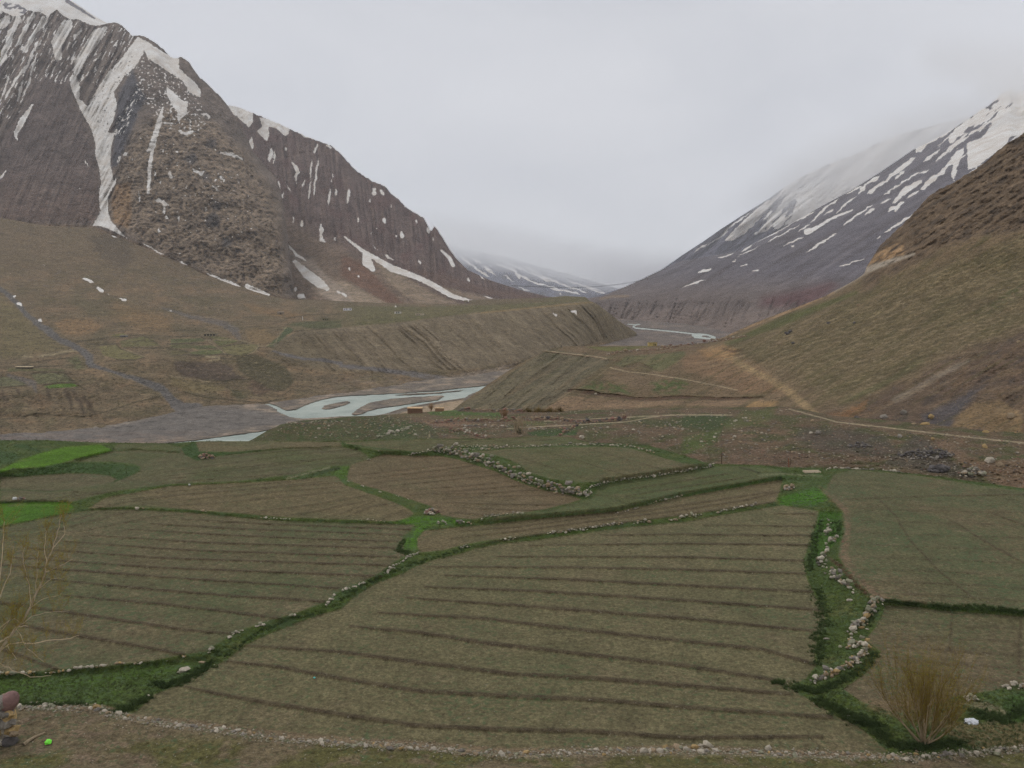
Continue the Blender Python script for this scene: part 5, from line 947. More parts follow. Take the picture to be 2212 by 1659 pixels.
def wall(name, label, lines, n, px, spread=3, layers=1, tints=('pale', 'grey', 'tan'), surf='field_ground', cat='stone wall', group=None, seed=1, sizes=None):
    rnd = random.Random(seed); L = [float(np.sum(np.hypot(*(np.diff(np.asarray(l, float), axis=0)).T))) for l in lines]
    p0 = spos(surf, *lines[0][0]); root = empty(name, p0); tag(root, label, cat, group)
    for l, d in zip(lines, L):
        k = max(2, int(round(n*d/sum(L))))
        for (u, v) in samp(l, k, rnd):
            ly = rnd.randrange(layers); sp = spread*(1-.45*ly/max(1, layers))
            p = spos(surf, u+rnd.gauss(0, .45)*sp, v+rnd.gauss(0, .32)*sp)
            s = px*1.12*mpp(p)*rnd.choice((.5, .65, .8, 1, 1.2, 1.6 if rnd.random() < .4 else .8))
            stone_at(root, p+Vector((0, 0, ly*s*.48)), s, rnd, tints, origin=p0)
    return root
PG = ('pale', 'pale', 'grey', 'tan', 'lichen')
FW = 'dry stone walls and stone rows between the fields'
wall('stone_wall', 'tumbled pale stone wall down the upper right bank of the green gully', [ZR([(945, 60), (948, 80), (940, 125), (938, 160)]), ZR([(1000, 200), (960, 205), (935, 225)]), ZR([(930, 265), (905, 290), (880, 325), (905, 350), (935, 360)]), ZR([(985, 385), (950, 410), (985, 445), (1030, 440), (1045, 480), (1070, 500), (1100, 520)])], 95, 8.5, 7, 3, PG, group=FW, seed=11)
wall('stone_wall', 'curving pale dry stone wall along the lower right bank of the green gully', [ZR([(1290, 588), (1225, 590), (1235, 640), (1190, 670), (1160, 735), (1110, 755), (1100, 810), (1085, 860), (1075, 890)]), ZR([(1110, 880), (1180, 870), (1195, 905), (1150, 950), (1100, 985), (1060, 1010), (1030, 1025)]), ZR([(1010, 1045), (960, 1058), (930, 1070), (870, 1090), (840, 1112)])], 215, 8.5, 8, 3, PG+('ochre',), group=FW, seed=12)
wall('stone_wall', 'thick high stone wall crossing the middle of the fields on a slant', [Z6([(600, 180), (730, 195), (850, 235), (1000, 285), (1100, 335), (1180, 372), (1240, 395), (1350, 425), (1440, 442), (1530, 465), (1600, 475)])], 292, 7.6, 9, 4, ('grey', 'tan', 'pale', 'lichen', 'grey'), group=FW, seed=13)
wall('stone_wall', 'thin stone wall along the far edge of the tilled plot behind the slanting wall', [Z6([(435, 207), (500, 192), (560, 185), (600, 172)]), Z6([(600, 168), (700, 172), (800, 170), (900, 172), (1030, 162)]), Z6([(740, 152), (900, 150), (1030, 158), (1160, 154), (1300, 149), (1430, 143), (1560, 141), (1680, 141), (1800, 144), (1870, 152), (1970, 178), (2030, 192)])], 230, 4.2, 2.4, 2, PG, group=FW, seed=14)
wall('stone_row', 'row of white stones running right from the low end of the slanting wall', [Z6([(1570, 450), (1620, 415), (1700, 393), (1780, 376), (1900, 357), (2000, 346), (2120, 326), (2230, 310), (2340, 292), (2420, 272)]), Z6([(1590, 440), (1620, 450), (1610, 470)])], 120, 4.6, 2.6, 2, ('pale', 'pale', 'grey'), cat='stone row', group=FW, seed=15)
wall('stone_row', 'row of pale stones on the bank between the olive strip and the brown strip', [Z6([(1780, 582), (1850, 568), (1920, 548)]), Z6([(1990, 525), (2050, 502), (2120, 490), (2212, 466)])], 48, 4.2, 2, 1, PG, cat='stone row', group=FW, seed=16)
wall('stone_row', 'long row of pale stones above the top bank of the big central field', [Z6([(770, 806), (830, 798)]), Z6([(1040, 762), (1080, 756), (1135, 745)]), Z6([(1335, 718), (1400, 712), (1500, 698), (1600, 682), (1740, 662), (1830, 654)]), Z6([(1900, 650), (2000, 638)]), Z6([(2120, 633), (2212, 618)]), Z9([(0, 1528), (60, 1518), (130, 1508)]), Z9([(220, 1498), (300, 1480), (400, 1458), (490, 1440)])], 150, 5, 2.6, 2, PG, cat='stone row', group=FW, seed=17)
wall('stone_row', 'short row of pale stones below the brown plot beside the bright green grass', [Z6([(620, 652), (690, 652)]), Z6([(750, 648), (860, 650)]), Z6([(905, 628), (930, 610), (1000, 602), (1060, 591), (1180, 587)])], 62, 4.6, 2.6, 2, PG, cat='stone row', group=FW, seed=18)
wall('stone_row', 'pale stones edging the left field above the narrow grassy bank', [ZM([(500, 270), (440, 290), (420, 302), (350, 345), (320, 375), (280, 402)]), ZM([(150, 458), (100, 482), (30, 500), (0, 520)]), ZB([(2170, 540), (2150, 565), (2110, 602)]), ZB([(1920, 668), (1880, 680)]), ZB([(1720, 728), (1660, 745)]), ZB([(1570, 775), (1510, 795), (1475, 822)]), ZB([(1380, 885), (1340, 922)])], 92, 5.6, 3.4, 1, ('pale', 'pale', 'lichen'), cat='stone row', group=FW, seed=19)
wall('stone_row', 'row of pale stones along the top of the dark green meadow at lower left', [ZB([(1210, 930), (1180, 940)]), ZB([(910, 985), (860, 988)]), ZB([(800, 985), (740, 988)]), ZB([(680, 1000), (600, 1008), (540, 1010), (480, 1018)]), ZB([(440, 1030), (350, 1040), (290, 1045)]), ZB([(220, 1045), (150, 1045)]), ZB([(90, 1050), (0, 1048), (-150, 1055)])], 64, 7, 3, 1, ('pale', 'pale', 'tan', 'lichen', 'ochre'), cat='stone row', group=FW, seed=20)
wall('stone_row', 'white stones along the far edge of the green field at right', [Z9([(930, 1215), (1000, 1196), (1100, 1198), (1200, 1206), (1240, 1210)]), Z9([(1300, 1215), (1400, 1226)])], 46, 4.8, 2, 1, ('pale', 'pale', 'grey'), cat='stone row', group=FW, seed=21)
wall('stone_row', 'scattered pale stones along the thin bank at the back of the left field', [Z5([(870, 548), (940, 550)]), Z5([(1300, 568), (1350, 572)]), Z5([(1650, 608), (1880, 623)]), Z6([(120, 622), (180, 626), (290, 638)])], 34, 4, 2, 1, ('pale', 'tan'), cat='stone row', group=FW, seed=22)
wall('stone_row', 'few pale stones dotted along the green strip left of the brown plot', [Z6([(30, 372), (45, 376)]), Z6([(130, 405), (150, 408)]), Z6([(250, 443), (256, 446)]), Z6([(355, 470), (370, 473)]), Z6([(430, 490), (445, 494)]), Z6([(170, 236), (188, 234)]), Z6([(238, 178), (245, 184)])], 16, 4.5, 1.5, 1, ('pale', 'lichen'), cat='stone row', group=FW, seed=23)
def heap(name, label, u, v, w, h, n, px, tints, seed, cat='stone heap', surf='field_ground', group=None):
    rnd = random.Random(seed); p0 = spos(surf, u, v); root = empty(name, p0); tag(root, label, cat, group)
    for i in range(n):
        r = math.sqrt(rnd.random()); a = rnd.uniform(0, 6.28)
        p = spos(surf, u+r*math.cos(a)*w/2, v+r*math.sin(a)*h*.28); s = px*mpp(p)*rnd.uniform(.6, 1.4)
        stone_at(root, p+Vector((0, 0, (1-r)*h*.7*mpp(p)*rnd.random())), s, rnd, tints, origin=p0)
heap('stone_heap', 'heap of pale and reddish stones at the lower left corner of the brown plot', 932, 1108, 34, 20, 46, 6.5, ('tan', 'pale', 'red', 'grey'), 31)
heap('stone_heap', 'reddish brown stone heap beside the dark green wedge near the river', 446, 988, 38, 18, 52, 5.5, ('red', 'tan', 'dark', 'tan'), 32)
heap('stone_heap', 'small grey stone heap with a white cloth at the left edge', 46, 1079, 18, 9, 18, 4.5, ('grey', 'red', 'tan'), 33)
heap('stone_heap', 'cluster of pale boulders at the head of the green gully', 1706, 1056, 28, 13, 20, 8, ('pale', 'tan', 'grey'), 34)
heap('stone_heap', 'pale stones spilt on grass right of the bare willow', 2098, 1510, 30, 16, 24, 7, ('pale', 'lichen'), 35)
heap('stone_heap', 'pale rubble at the right edge above the green patch', 2196, 1485, 60, 16, 34, 7, ('pale', 'tan'), 36)
heap('stone_heap', 'grey white rubble tipped at the top corner of the right field', 2100, 1025, 56, 22, 60, 7, ('pale', 'grey', 'lichen', 'tan'), 37, surf='stony_slope')
heap('stone_heap', 'dark grey flat slabs lying below the hillside track', 2028, 1018, 40, 12, 22, 13, ('dark',), 38, surf='stony_slope')
heap('stone_heap', 'dark slate scree heap below the track on the right', 2000, 985, 120, 30, 150, 6, ('dark', 'dark', 'grey'), 39, surf='stony_slope')
heap('stone_heap', 'dark scree patch on the slope above the fence posts', 1855, 965, 60, 16, 60, 5, ('dark', 'grey'), 40, surf='stony_slope')
TW = 'rough terrace walls between the fields and the spur'
wall('terrace_wall', 'reddish broken terrace wall running level below the mud ruins', [ZV([(700, 605), (900, 600), (1060, 570), (1200, 580), (1600, 585), (1830, 560), (2200, 560)])], 150, 5.6, 2.4, 2, ('red', 'tan', 'tan', 'grey'), 'stony_slope', group=TW, seed=81)
wall('terrace_wall', 'low stone terrace wall along the far side of the green strip by the spur foot', [ZV([(1060, 445), (1300, 440), (1600, 455), (1750, 450), (1940, 465)])], 110, 5, 1.5, 2, ('red', 'tan', 'grey'), 'stony_slope', group=TW, seed=82)
wall('terrace_wall', 'pale stone terrace wall in front of the reddish broken one', [ZV([(1100, 645), (1340, 640), (1450, 650), (1700, 655)]), ZV([(1980, 690), (2212, 680)])], 100, 5.2, 2.4, 1, ('pale', 'tan', 'grey'), 'stony_slope', group=TW, seed=83)
wall('terrace_wall', 'tumbled wall slanting down to the far edge of the fields', [ZV([(940, 715), (1100, 700), (1200, 740), (1300, 775), (1430, 803)])], 80, 5.2, 2.6, 2, ('tan', 'red', 'pale'), 'stony_slope', group=TW, seed=84)
wall('terrace_wall', 'dark terrace wall beside the footpath right of the bare poplars', [ZK([(100, 1240), (350, 1252), (560, 1290), (750, 1275), (1000, 1258), (1085, 1225)]), ZK([(520, 1300), (420, 1370), (300, 1430)])], 150, 5.6, 2, 2, ('red', 'tan', 'dark'), 'stony_slope', group=TW, seed=85)
wall('terrace_wall', 'row of pale stones scattered down the grassy mound', [ZV([(0, 800), (100, 770), (200, 735), (340, 700)]), ZV([(340, 690), (450, 660)])], 50, 5.5, 4, 1, ('pale', 'lichen'), 'stony_slope', group=TW, seed=86)
wall('terrace_wall', 'broken stone wall climbing the crest of the spur toward the yellow house', [ZK([(870, 478), (1100, 442), (1300, 435), (1500, 420), (1800, 372), (2212, 312), (2500, 262)])], 180, 4.2, 1.8, 2, ('tan', 'red', 'tan', 'pale'), 'hillside', group=TW, seed=87)
# rubble bank in the foreground: the stones that show largest are parts, the rest one mass
def rubble_bank():
    rnd = random.Random(51); line = [(-80, 1522), (40, 1527), (120, 1530), (200, 1532), (300, 1554), (433, 1573), (533, 1586), (633, 1599), (737, 1608), (870, 1611), (1004, 1625), (1120, 1631), (1271, 1625), (1474, 1621), (1641, 1628), (1775, 1631), (1908, 1637), (1991, 1637), (2075, 1628), (2212, 1618), (2330, 1612)]
    p0 = fpos(1100, 1629); root = empty('rubble_bank', p0); tag(root, 'long bank of pale rubble along the near edge of the big central field', 'stone bank', FW)
    for k, (u, v) in enumerate(samp(line, 297, rnd)):
        p = fpos(u, v+rnd.gauss(0, 3.2)); s = mpp(p)*rnd.choice((6, 7, 9, 11, 13))*(1.3 if 1380 < u < 1580 else 1)
        stone_at(root, p, s, rnd, ('pale', 'pale', 'grey', 'tan', 'lichen') if rnd.random() < .94 else ('ochre',), .15, origin=p0)
    for u, v, s, t_ in ((1437, 1618, 22, 'ochre'), (1462, 1617, 22, 'tan'), (1500, 1617, 20, 'ochre'), (1528, 1613, 24, 'pale'), (1138, 1628, 19, 'ochre'), (210, 1532, 15, 'ochre'), (1660, 1621, 18, 'pale')):
        stone_at(root, fpos(u, v), s*mpp(fpos(u, v)), rnd, (t_,), .22, origin=p0)
    scatter_rocks('pebbles', [(fpos(u+0, v+rnd.gauss(0, 5.5)), rnd.choice((2, 2.8, 3.8, 5))) for u, v in samp(line, 4200, rnd)], ('pale', 'pale', 'tan', 'lichen'), rnd, root, p0, .22)
def scatter_rocks(name, items, tints, rnd, parent=None, origin=Vector((0, 0, 0)), emb=.1):
    vs, fs, mi = [], [], []; base = {}
    for t_ in set(tints):
        for k in range(3):
            me = ROCKS[t_][k]; base[(t_, k)] = (np.array([v.co[:] for v in me.vertices]), [tuple(p.vertices) for p in me.polygons])
    tl = sorted(set(tints)); off = 0
    for p, px in items:
        t_ = rnd.choice(tints); co, fc = base[(t_, rnd.randrange(3))]; s = px*mpp(p); a = rnd.uniform(0, 6.28); ca, sa = math.cos(a), math.sin(a)
        q = co*s*np.array([rnd.uniform(.8, 1.3), rnd.uniform(.8, 1.2), rnd.uniform(.7, 1.1)])
        q = np.stack([q[:, 0]*ca-q[:, 1]*sa, q[:, 0]*sa+q[:, 1]*ca, q[:, 2]], -1)+np.array(p-origin)+np.array([0, 0, s*emb])
        vs.append(q); fs += [tuple(i+off for i in f) for f in fc]; mi += [tl.index(t_)]*len(fc); off += len(q)
    me = bpy.data.meshes.new(name); me.from_pydata(np.vstack(vs).tolist(), [], fs)
    for t_ in tl: me.materials.append(ROCKM[t_])
    me.polygons.foreach_set('material_index', mi); me.update()
    o = link(name, me, parent); o['kind'] = 'stuff'
    return o
rubble_bank()
rnd = random.Random(61)
# loose grit on the foreground soil and over the plots
def grit():
    it = []
    for _ in range(2600):
        u, v = rnd.uniform(-200, 2400), 1545+rnd.random()**1.2*190
        if poly(np.array([u]), np.array([v]), F0_, .5)[0] > .5: it.append((fpos(u, v), rnd.choice((1.2, 1.6, 2.2, 3))))
    o = scatter_rocks('foreground_gravel', it, ('tan', 'grey', 'tan', 'pale', 'pale'), rnd, emb=0); tag(o, 'loose grit and small stones strewn on the foreground soil', 'gravel')
    it = []
    for _ in range(1500):
        u, v = rnd.uniform(-200, 2400), rnd.uniform(1080, 1620); it.append((fpos(u, v), rnd.choice((1, 1.2, 1.5, 2.2 if rnd.random() < .2 else 1))))
    o = scatter_rocks('field_pebbles', it, ('tan', 'pale', 'tan', 'dark'), rnd, emb=0); tag(o, 'small pebbles scattered over the tilled plots', 'gravel')
grit()
SC = {}
def rand_on(surf, region, n, rnd):
    U, V, P = SURF[surf]; k = np.flatnonzero((poly(U, V, region, .6) > .5).reshape(-1)); k = k[[rnd.randrange(len(k)) for _ in range(n)]]
    Pf = P.reshape(-1, 3); return [Vector(Pf[i]) for i in k]
def meadow_rocks():
    r = random.Random(91)
    for u, v, s, t_, lb in ((398, 1449, 24, 'pale', 'large pale boulder half sunk in the dark green meadow'), (388, 1453, 14, 'lichen', 'smaller pale rock touching the large boulder in the meadow'), (438, 1432, 13, 'tan', 'flat tan rock in the corner of the dark green meadow'), (321, 1503, 9, 'pale', 'pale stone at the meadow edge near the bank of soil'), (1833, 1548, 7, 'pale', 'small pale stone on the lower end of the green gully'),
                            (1836, 1298, 11, 'pale', 'single pale rock in the middle of the green gully'), (1784, 1381, 11, 'pale', 'flat pale rock on the left side of the green gully'), (1816, 1398, 10, 'lichen', 'round grey rock on the right side of the green gully'), (1873, 1360, 8, 'pale', 'small round stone outside the curving wall'), (1820, 1170, 6, 'red', 'small reddish stone at the rim of the right field')):
        p = fpos(u, v); o = stone_at(None, p, s*mpp(p), r, (t_,), .1, 'boulder', flat=.7); tag(o, lb, 'boulder')
meadow_rocks()
def slope_rocks():
    rg = [(560, 945), (620, 914), (740, 906), (985, 890), (1200, 888), (1450, 885), (1700, 880), (1790, 910), (2000, 935), (2230, 950), (2230, 1045), (2041, 1025), (1811, 1000), (1640, 996), (1530, 990), (1400, 952), (1200, 940), (900, 945)]
    o = scatter_rocks('slope_rubble', [(p, rnd.choice((1.6, 2.2, 3, 4.4))) for p in rand_on('stony_slope', rg, 3600, rnd)], ('tan', 'pale', 'grey', 'red', 'dark'), rnd); tag(o, 'countless small stones strewn over the slope behind the fields', 'rubble')
    o = scatter_rocks('terrace_rubble', [(p, rnd.choice((1.4, 2, 2.6))) for p in rand_on('stony_slope', ZV([(0, 520), (700, 560), (1600, 540), (2212, 560), (2212, 700), (1400, 680), (700, 640), (0, 600)]), 900, rnd)], ('tan', 'red', 'tan', 'pale'), rnd); tag(o, 'rubble of collapsed terrace walls below the ruins', 'rubble')
    rg2 = [(1560, 760), (1780, 665), (1900, 620), (2212, 500), (2300, 500), (2300, 900), (2000, 910), (1800, 880), (1700, 820)]
    o = scatter_rocks('hillside_rubble', [(p, rnd.choice((1.2, 1.6, 2.2))) for p in rand_on('hillside', rg2, 1500, rnd)]+[(p, rnd.choice((1.6, 2.4, 3.4))) for p in rand_on('hillside', [(1780, 900), (1850, 860), (2000, 800), (2212, 720), (2300, 700), (2300, 950)], 500, rnd)], ('tan', 'dark', 'grey', 'tan'), rnd); tag(o, 'small stones scattered over the grassy hillside', 'rubble')
    for i, p in enumerate(rand_on('stony_slope', [(1200, 925), (1480, 900), (1640, 900), (1760, 930), (1760, 985), (1560, 960), (1380, 945)], 150, rnd)):
        o = stone_at(None, p, mpp(p)*rnd.choice((4, 5, 6, 8)), rnd, ('pale', 'tan', 'grey', 'tan'), .15, 'boulder'); tag(o, 'grey or tan rock lying among many on the grassy slope above the right fields', 'rock', 'rocks on the slope above the right fields')
    for i, p in enumerate(rand_on('stony_slope', [(570, 943), (640, 912), (800, 915), (960, 925), (1040, 940), (700, 948)], 80, rnd)):
        o = stone_at(None, p, mpp(p)*rnd.choice((4, 5, 7)), rnd, ('pale', 'tan', 'lichen'), .15, 'boulder'); tag(o, 'pale rock lying among many on the dark grassy mound by the river', 'rock', 'rocks on the grassy mound')
    for u, v, s, t_, sf, lb in ((1994.7, 921, 18, 'ochre', 'hillside', 'upright ochre boulder, left of the pair above the track'), (2010.5, 904, 19, 'ochre', 'hillside', 'tall ochre boulder, highest of those above the hillside track'), (1974, 920, 13, 'tan', 'hillside', 'tan boulder leaning against the ochre ones above the track'),
                         (1962, 925, 10, 'tan', 'hillside', 'small tan boulder left of the ochre group above the track'), (2128, 937, 15, 'ochre', 'hillside', 'ochre boulder at the foot of the bare rock face'), (2185, 905, 24, 'tan', 'hillside', 'large tan block standing on the right rock face'), (2014, 950, 11, 'ochre', 'stony_slope', 'ochre rock just below the hillside track'),
                         (2126, 968, 12, 'ochre', 'stony_slope', 'flat ochre slab halfway down the slope at right'), (1952, 895, 24, 'grey', 'hillside', 'big grey boulder above the bend of the track'), (1908, 904, 15, 'grey', 'hillside', 'grey boulder left of the big one above the track'), (1850, 907, 14, 'dark', 'hillside', 'dark boulder at the end of the dirt track'),
                         (2140, 1000, 24, 'pale', 'stony_slope', 'large pale boulder on the slope above the right field'), (2160, 1008, 18, 'tan', 'stony_slope', 'tan boulder touching the large pale one'), (1763, 928, 9, 'pale', 'stony_slope', 'pale rock on the slope under the dirt track'), (1766, 938, 12, 'grey', 'stony_slope', 'grey rock just under the pale one below the dirt track'),
                         (1944, 945, 14, 'grey', 'stony_slope', 'grey boulder directly below the narrow path'), (1700, 723, 13, 'dark', 'hillside', 'dark upright slab in the outcrop high on the hillside'), (1707, 719, 12, 'dark', 'hillside', 'dark slanting slab, right one of the hillside outcrop'), (1684, 744, 11, 'tan', 'hillside', 'tan flat rock below the dark hillside outcrop'),
                         (1714, 743, 11, 'dark', 'hillside', 'dark rock right below the hillside outcrop'), (1855, 661, 11, 'tan', 'hillside', 'flat tan block alone near the top of the green hillside'), (1790, 699, 9, 'dark', 'hillside', 'dark rock in the middle of the upper hillside'), (1845, 699, 9, 'dark', 'hillside', 'dark rock right of the middle of the upper hillside'),
                         (1706, 838, 6, 'tan', 'hillside', 'small round rock beside the dirt track'), (1754, 911, 7, 'tan', 'stony_slope', 'small round tan rock where the path starts'), (1560, 915, 6, 'dark', 'hillside', 'small dark rock by the cut terrace'), (1257, 947, 11, 'pale', 'stony_slope', 'pale block at the back edge of the far field'), (1348, 888, 7, 'pale', 'hillside', 'white rock at the bend of the lower path'),
                         (1287, 853, 6, 'pale', 'hillside', 'white rock under the dark cut of the terrace'), (843, 936, 13, 'pale', 'stony_slope', 'large pale rock on the mound below the ruined walls'), (2200, 740, 9, 'tan', 'hillside', 'tan rock near the right edge of the upper hillside')):
        p = spos(sf, u, v); o = stone_at(None, p, s*mpp(p), rnd, (t_,), .2, 'boulder', flat=1.1); tag(o, lb, 'boulder')
slope_rocks()

# ---- grass
def grass_mat(name, c1, c2, c3):
    m, t, b = base_mat(name); geo = N(t, 'ShaderNodeNewGeometry')
    a = noise(t, .5, 3, .6, geo.outputs['Position']); q = noise(t, 7, 2, .6, geo.outputs['Position'])
    c = mixn(t, mrange(t, a, .35, .65), c1, c2); c = mixn(t, mrange(t, q, .55, .7, 0, .7), c, c3)
    t.links.new(c, b.inputs['Base Color']); b.inputs['Roughness'].default_value = .8
    return m
GM = grass_mat('grass_blades', (.08, .10, .036), (.125, .15, .05), (.21, .20, .11))
def tufts(name, pts, hmin, hmax, blades, mat, rnd, label, cat='grass', parent=None, lean=.5):
    n = len(pts)*blades; P = np.repeat(np.array([p[:] for p in pts]), blades, 0); g = np.random.default_rng(rnd.randrange(10**6))
    h = g.uniform(hmin, hmax, n); a = g.uniform(0, 2*math.pi, n); r = g.uniform(0, .5, n)*h; w = h*g.uniform(.10, .2, n)
    base = P+np.stack([np.cos(a)*r, np.sin(a)*r, -0.02+0*a], -1); b = g.uniform(0, 2*math.pi, n); sx = np.stack([np.cos(b), np.sin(b), 0*b], -1)*w[:, None]
    tip = base+np.stack([np.cos(a)*h*lean*g.random(n), np.sin(a)*h*lean*g.random(n), h], -1)
    V = np.stack([base-sx, base+sx, tip], 1).reshape(-1, 3); me = bpy.data.meshes.new(name)
    me.vertices.add(3*n); me.vertices.foreach_set('co', V.reshape(-1).astype(np.float32)); me.loops.add(3*n); me.polygons.add(n)
    me.loops.foreach_set('vertex_index', np.arange(3*n, dtype=np.int32)); me.polygons.foreach_set('loop_start', (np.arange(n)*3).astype(np.int32)); me.polygons.foreach_set('loop_total', np.full(n, 3, np.int32))
    me.update(calc_edges=True); me.materials.append(mat); o = link(name, me, parent); o['kind'] = 'stuff'
    if label: tag(o, label, cat)
    return o
def grass():
    P = GREENS['P'].reshape(-1, 3); g = GREENS['g'].reshape(-1); U = GREENS['U'].reshape(-1); V = GREENS['V'].reshape(-1); r2 = np.random.default_rng(3)
    area = ss(P[:, 1]*0+1700-V, 0, 100)
    edge = np.interp(U, [-300, 225, 300, 640, 1120, 1850, 1900], [1700, 1530, 1540, 1580, 1605, 1610, 1700]); k = np.flatnonzero((g > .8) & (U > -250) & (U < 2450) & (V > 1040) & (V < edge)); k = k[r2.integers(0, len(k), 11000)]
    j = P[k]+np.stack([r2.normal(0, .12, len(k)), r2.normal(0, .12, len(k)), 0*k], -1)
    tufts('bank_grass', [Vector(x) for x in j], .06, .15, 6, GM, rnd, 'green grass growing on the banks and in the gullies between the plots')
    k = np.flatnonzero((g > .55) & (U > -250) & (U < 2450) & (V <= 1040)); k = k[r2.integers(0, len(k), 4000)]
    tufts('far_grass', [Vector(x) for x in P[k]], .12, .25, 4, GM, rnd, 'rough grass on the far banks by the river')
    k = np.flatnonzero((GREENS['F0'].reshape(-1) > .5) & (V < 1800)); k = k[r2.integers(0, len(k), 5200)]
    MM = grass_mat('dry_moss', (.10, .105, .05), (.15, .14, .085), (.19, .17, .12))
    tufts('foreground_moss', [Vector(x) for x in P[k]], .04, .10, 5, MM, rnd, 'low moss and dry tufts on the foreground soil', lean=1.2)
    # leafy herbs: darker and taller clumps
    H = grass_mat('leafy_herbs', (.055, .085, .03), (.08, .115, .038), (.12, .15, .055)); pts = []
    for line, n, sp in ((ZR([(1315, 575), (1380, 585), (1440, 600)]), 50, 2), (ZR([(1450, 595), (1530, 605)]), 40, 3), (ZR([(1600, 605), (1720, 620), (1900, 615), (2060, 630), (2212, 650), (2500, 690)]), 240, 5), (ZR([(1230, 640), (1180, 700), (1200, 730)]), 60, 6), (ZR([(590, 1110), (660, 1110)]), 36, 4), (ZR([(690, 1130), (760, 1150), (900, 1160), (1000, 1110), (1150, 1030), (1250, 920)]), 260, 7),
                        (ZR([(880, 1220), (1000, 1280), (1100, 1340), (1250, 1380), (1320, 1490)]), 320, 9), (ZR([(1330, 1500), (1480, 1530), (1640, 1510), (1800, 1500)]), 220, 8), (ZR([(1900, 1290), (2050, 1350), (2150, 1330), (2212, 1250)]), 160, 10), (ZR([(860, 500), (900, 620), (920, 700), (870, 850), (880, 980)]), 240, 8), (ZR([(820, 380), (850, 200), (900, 60)]), 160, 6), (ZR([(1010, 160), (1000, 60)]), 70, 5),
                        (ZB([(1370, 900), (1450, 940), (1500, 900), (1700, 770), (1850, 700), (2080, 650)]), 60, 3.5), (ZB([(1380, 980), (1300, 1030), (1200, 1090), (1080, 1130), (1000, 1110)]), 180, 6), (ZB([(960, 1200), (880, 1250), (780, 1290), (740, 1290)]), 130, 6), (ZB([(0, 1225), (150, 1245), (400, 1250), (560, 1245)]), 90, 3.5), (ZM([(280, 395), (400, 360), (560, 310), (700, 270), (850, 220)]), 60, 3.5), (ZM([(400, 190), (370, 250), (440, 270)]), 80, 4), (ZM([(0, 580), (120, 480), (260, 430)]), 40, 4)):
        for (u, v) in samp(line, n, rnd): pts.append(fpos(u+rnd.gauss(0, sp), v+rnd.gauss(0, sp*.6)))
    tufts('herbs', pts, .10, .26, 11, H, rnd, 'dark leafy herbs crowding the banks and ditches', lean=.9)
grass()

# ---- small shrubs dotting the far slopes
def shrub_dots():
    SM = simple_mat('dry_shrub', (.055, .05, .032), scale=1.5); vs, fs = [], []
    reg = [('valley_side', [(0, 680), (300, 640), (700, 680), (1000, 690), (1300, 680), (1340, 740), (1000, 830), (600, 880), (300, 920), (0, 940)], 3200), ('hillside', [(1000, 880), (1180, 765), (1600, 790), (1800, 670), (2230, 480), (2230, 700), (1900, 860), (1700, 870), (1200, 880)], 2200)]
    for sf, rg, n in reg:
        for p in rand_on(sf, rg, n, rnd):
            s = mpp(p)*rnd.uniform(.5, 1.5); b = len(vs); k = [rnd.uniform(.6, 1.3) for _ in range(6)]
            for i in range(5): vs.append(p+Vector((math.cos(i*1.257)*s*k[i], math.sin(i*1.257)*s*k[i], s*.1)))
            vs.append(p+Vector((0, 0, s*.9*k[5]))); fs += [(b+i, b+(i+1) % 5, b+5) for i in range(5)]
    me = bpy.data.meshes.new('shrub_cover'); me.from_pydata([tuple(v) for v in vs], [], fs); me.materials.append(SM); tag(link('shrub_cover', me), 'tiny dry shrubs dotting the slopes beyond the fields', 'shrubs', kind='stuff')
shrub_dots()

# ---- bare trees and bushes
def tube(vs, fs, pts, radii, k=4):
    b = len(vs)
    for i, p in enumerate(pts):
        d = (pts[min(i+1, len(pts)-1)]-pts[max(i-1, 0)]).normalized(); a = d.orthogonal().normalized(); c = d.cross(a)
        for j in range(k): t_ = 6.2832*j/k; vs.append(p+(a*math.cos(t_)+c*math.sin(t_))*radii[i])
    for i in range(len(pts)-1):
        for j in range(k): fs.append((b+i*k+j, b+i*k+(j+1) % k, b+(i+1)*k+(j+1) % k, b+(i+1)*k+j))
def mesh_of(name, vs, fs, mat, parent=None, kind=None):
    me = bpy.data.meshes.new(name); me.from_pydata([tuple(v) for v in vs], [], fs); me.update(); me.materials.append(mat); o = link(name, me, parent)
    if kind: o['kind'] = kind
    return o
BARK = simple_mat('pale_bark', tuple(A(140, 126, 106)), scale=8); TWIG = simple_mat('yellow_twig', tuple(A(98, 82, 46)), scale=4); TWIGB = simple_mat('brown_twig', tuple(A(122, 98, 74)), scale=4); BUD = simple_mat('spring_buds', tuple(A(112, 104, 40)), scale=4)
def curve(p, d, L, n, bend, rnd, wob):
    pts = [p.copy()]; d = d.normalized()
    for i in range(n):
        d = (d+bend/n+Vector((rnd.gauss(0, wob), rnd.gauss(0, wob), rnd.gauss(0, wob)))/n).normalized(); p = p+d*(L/n); pts.append(p.copy())
    return pts
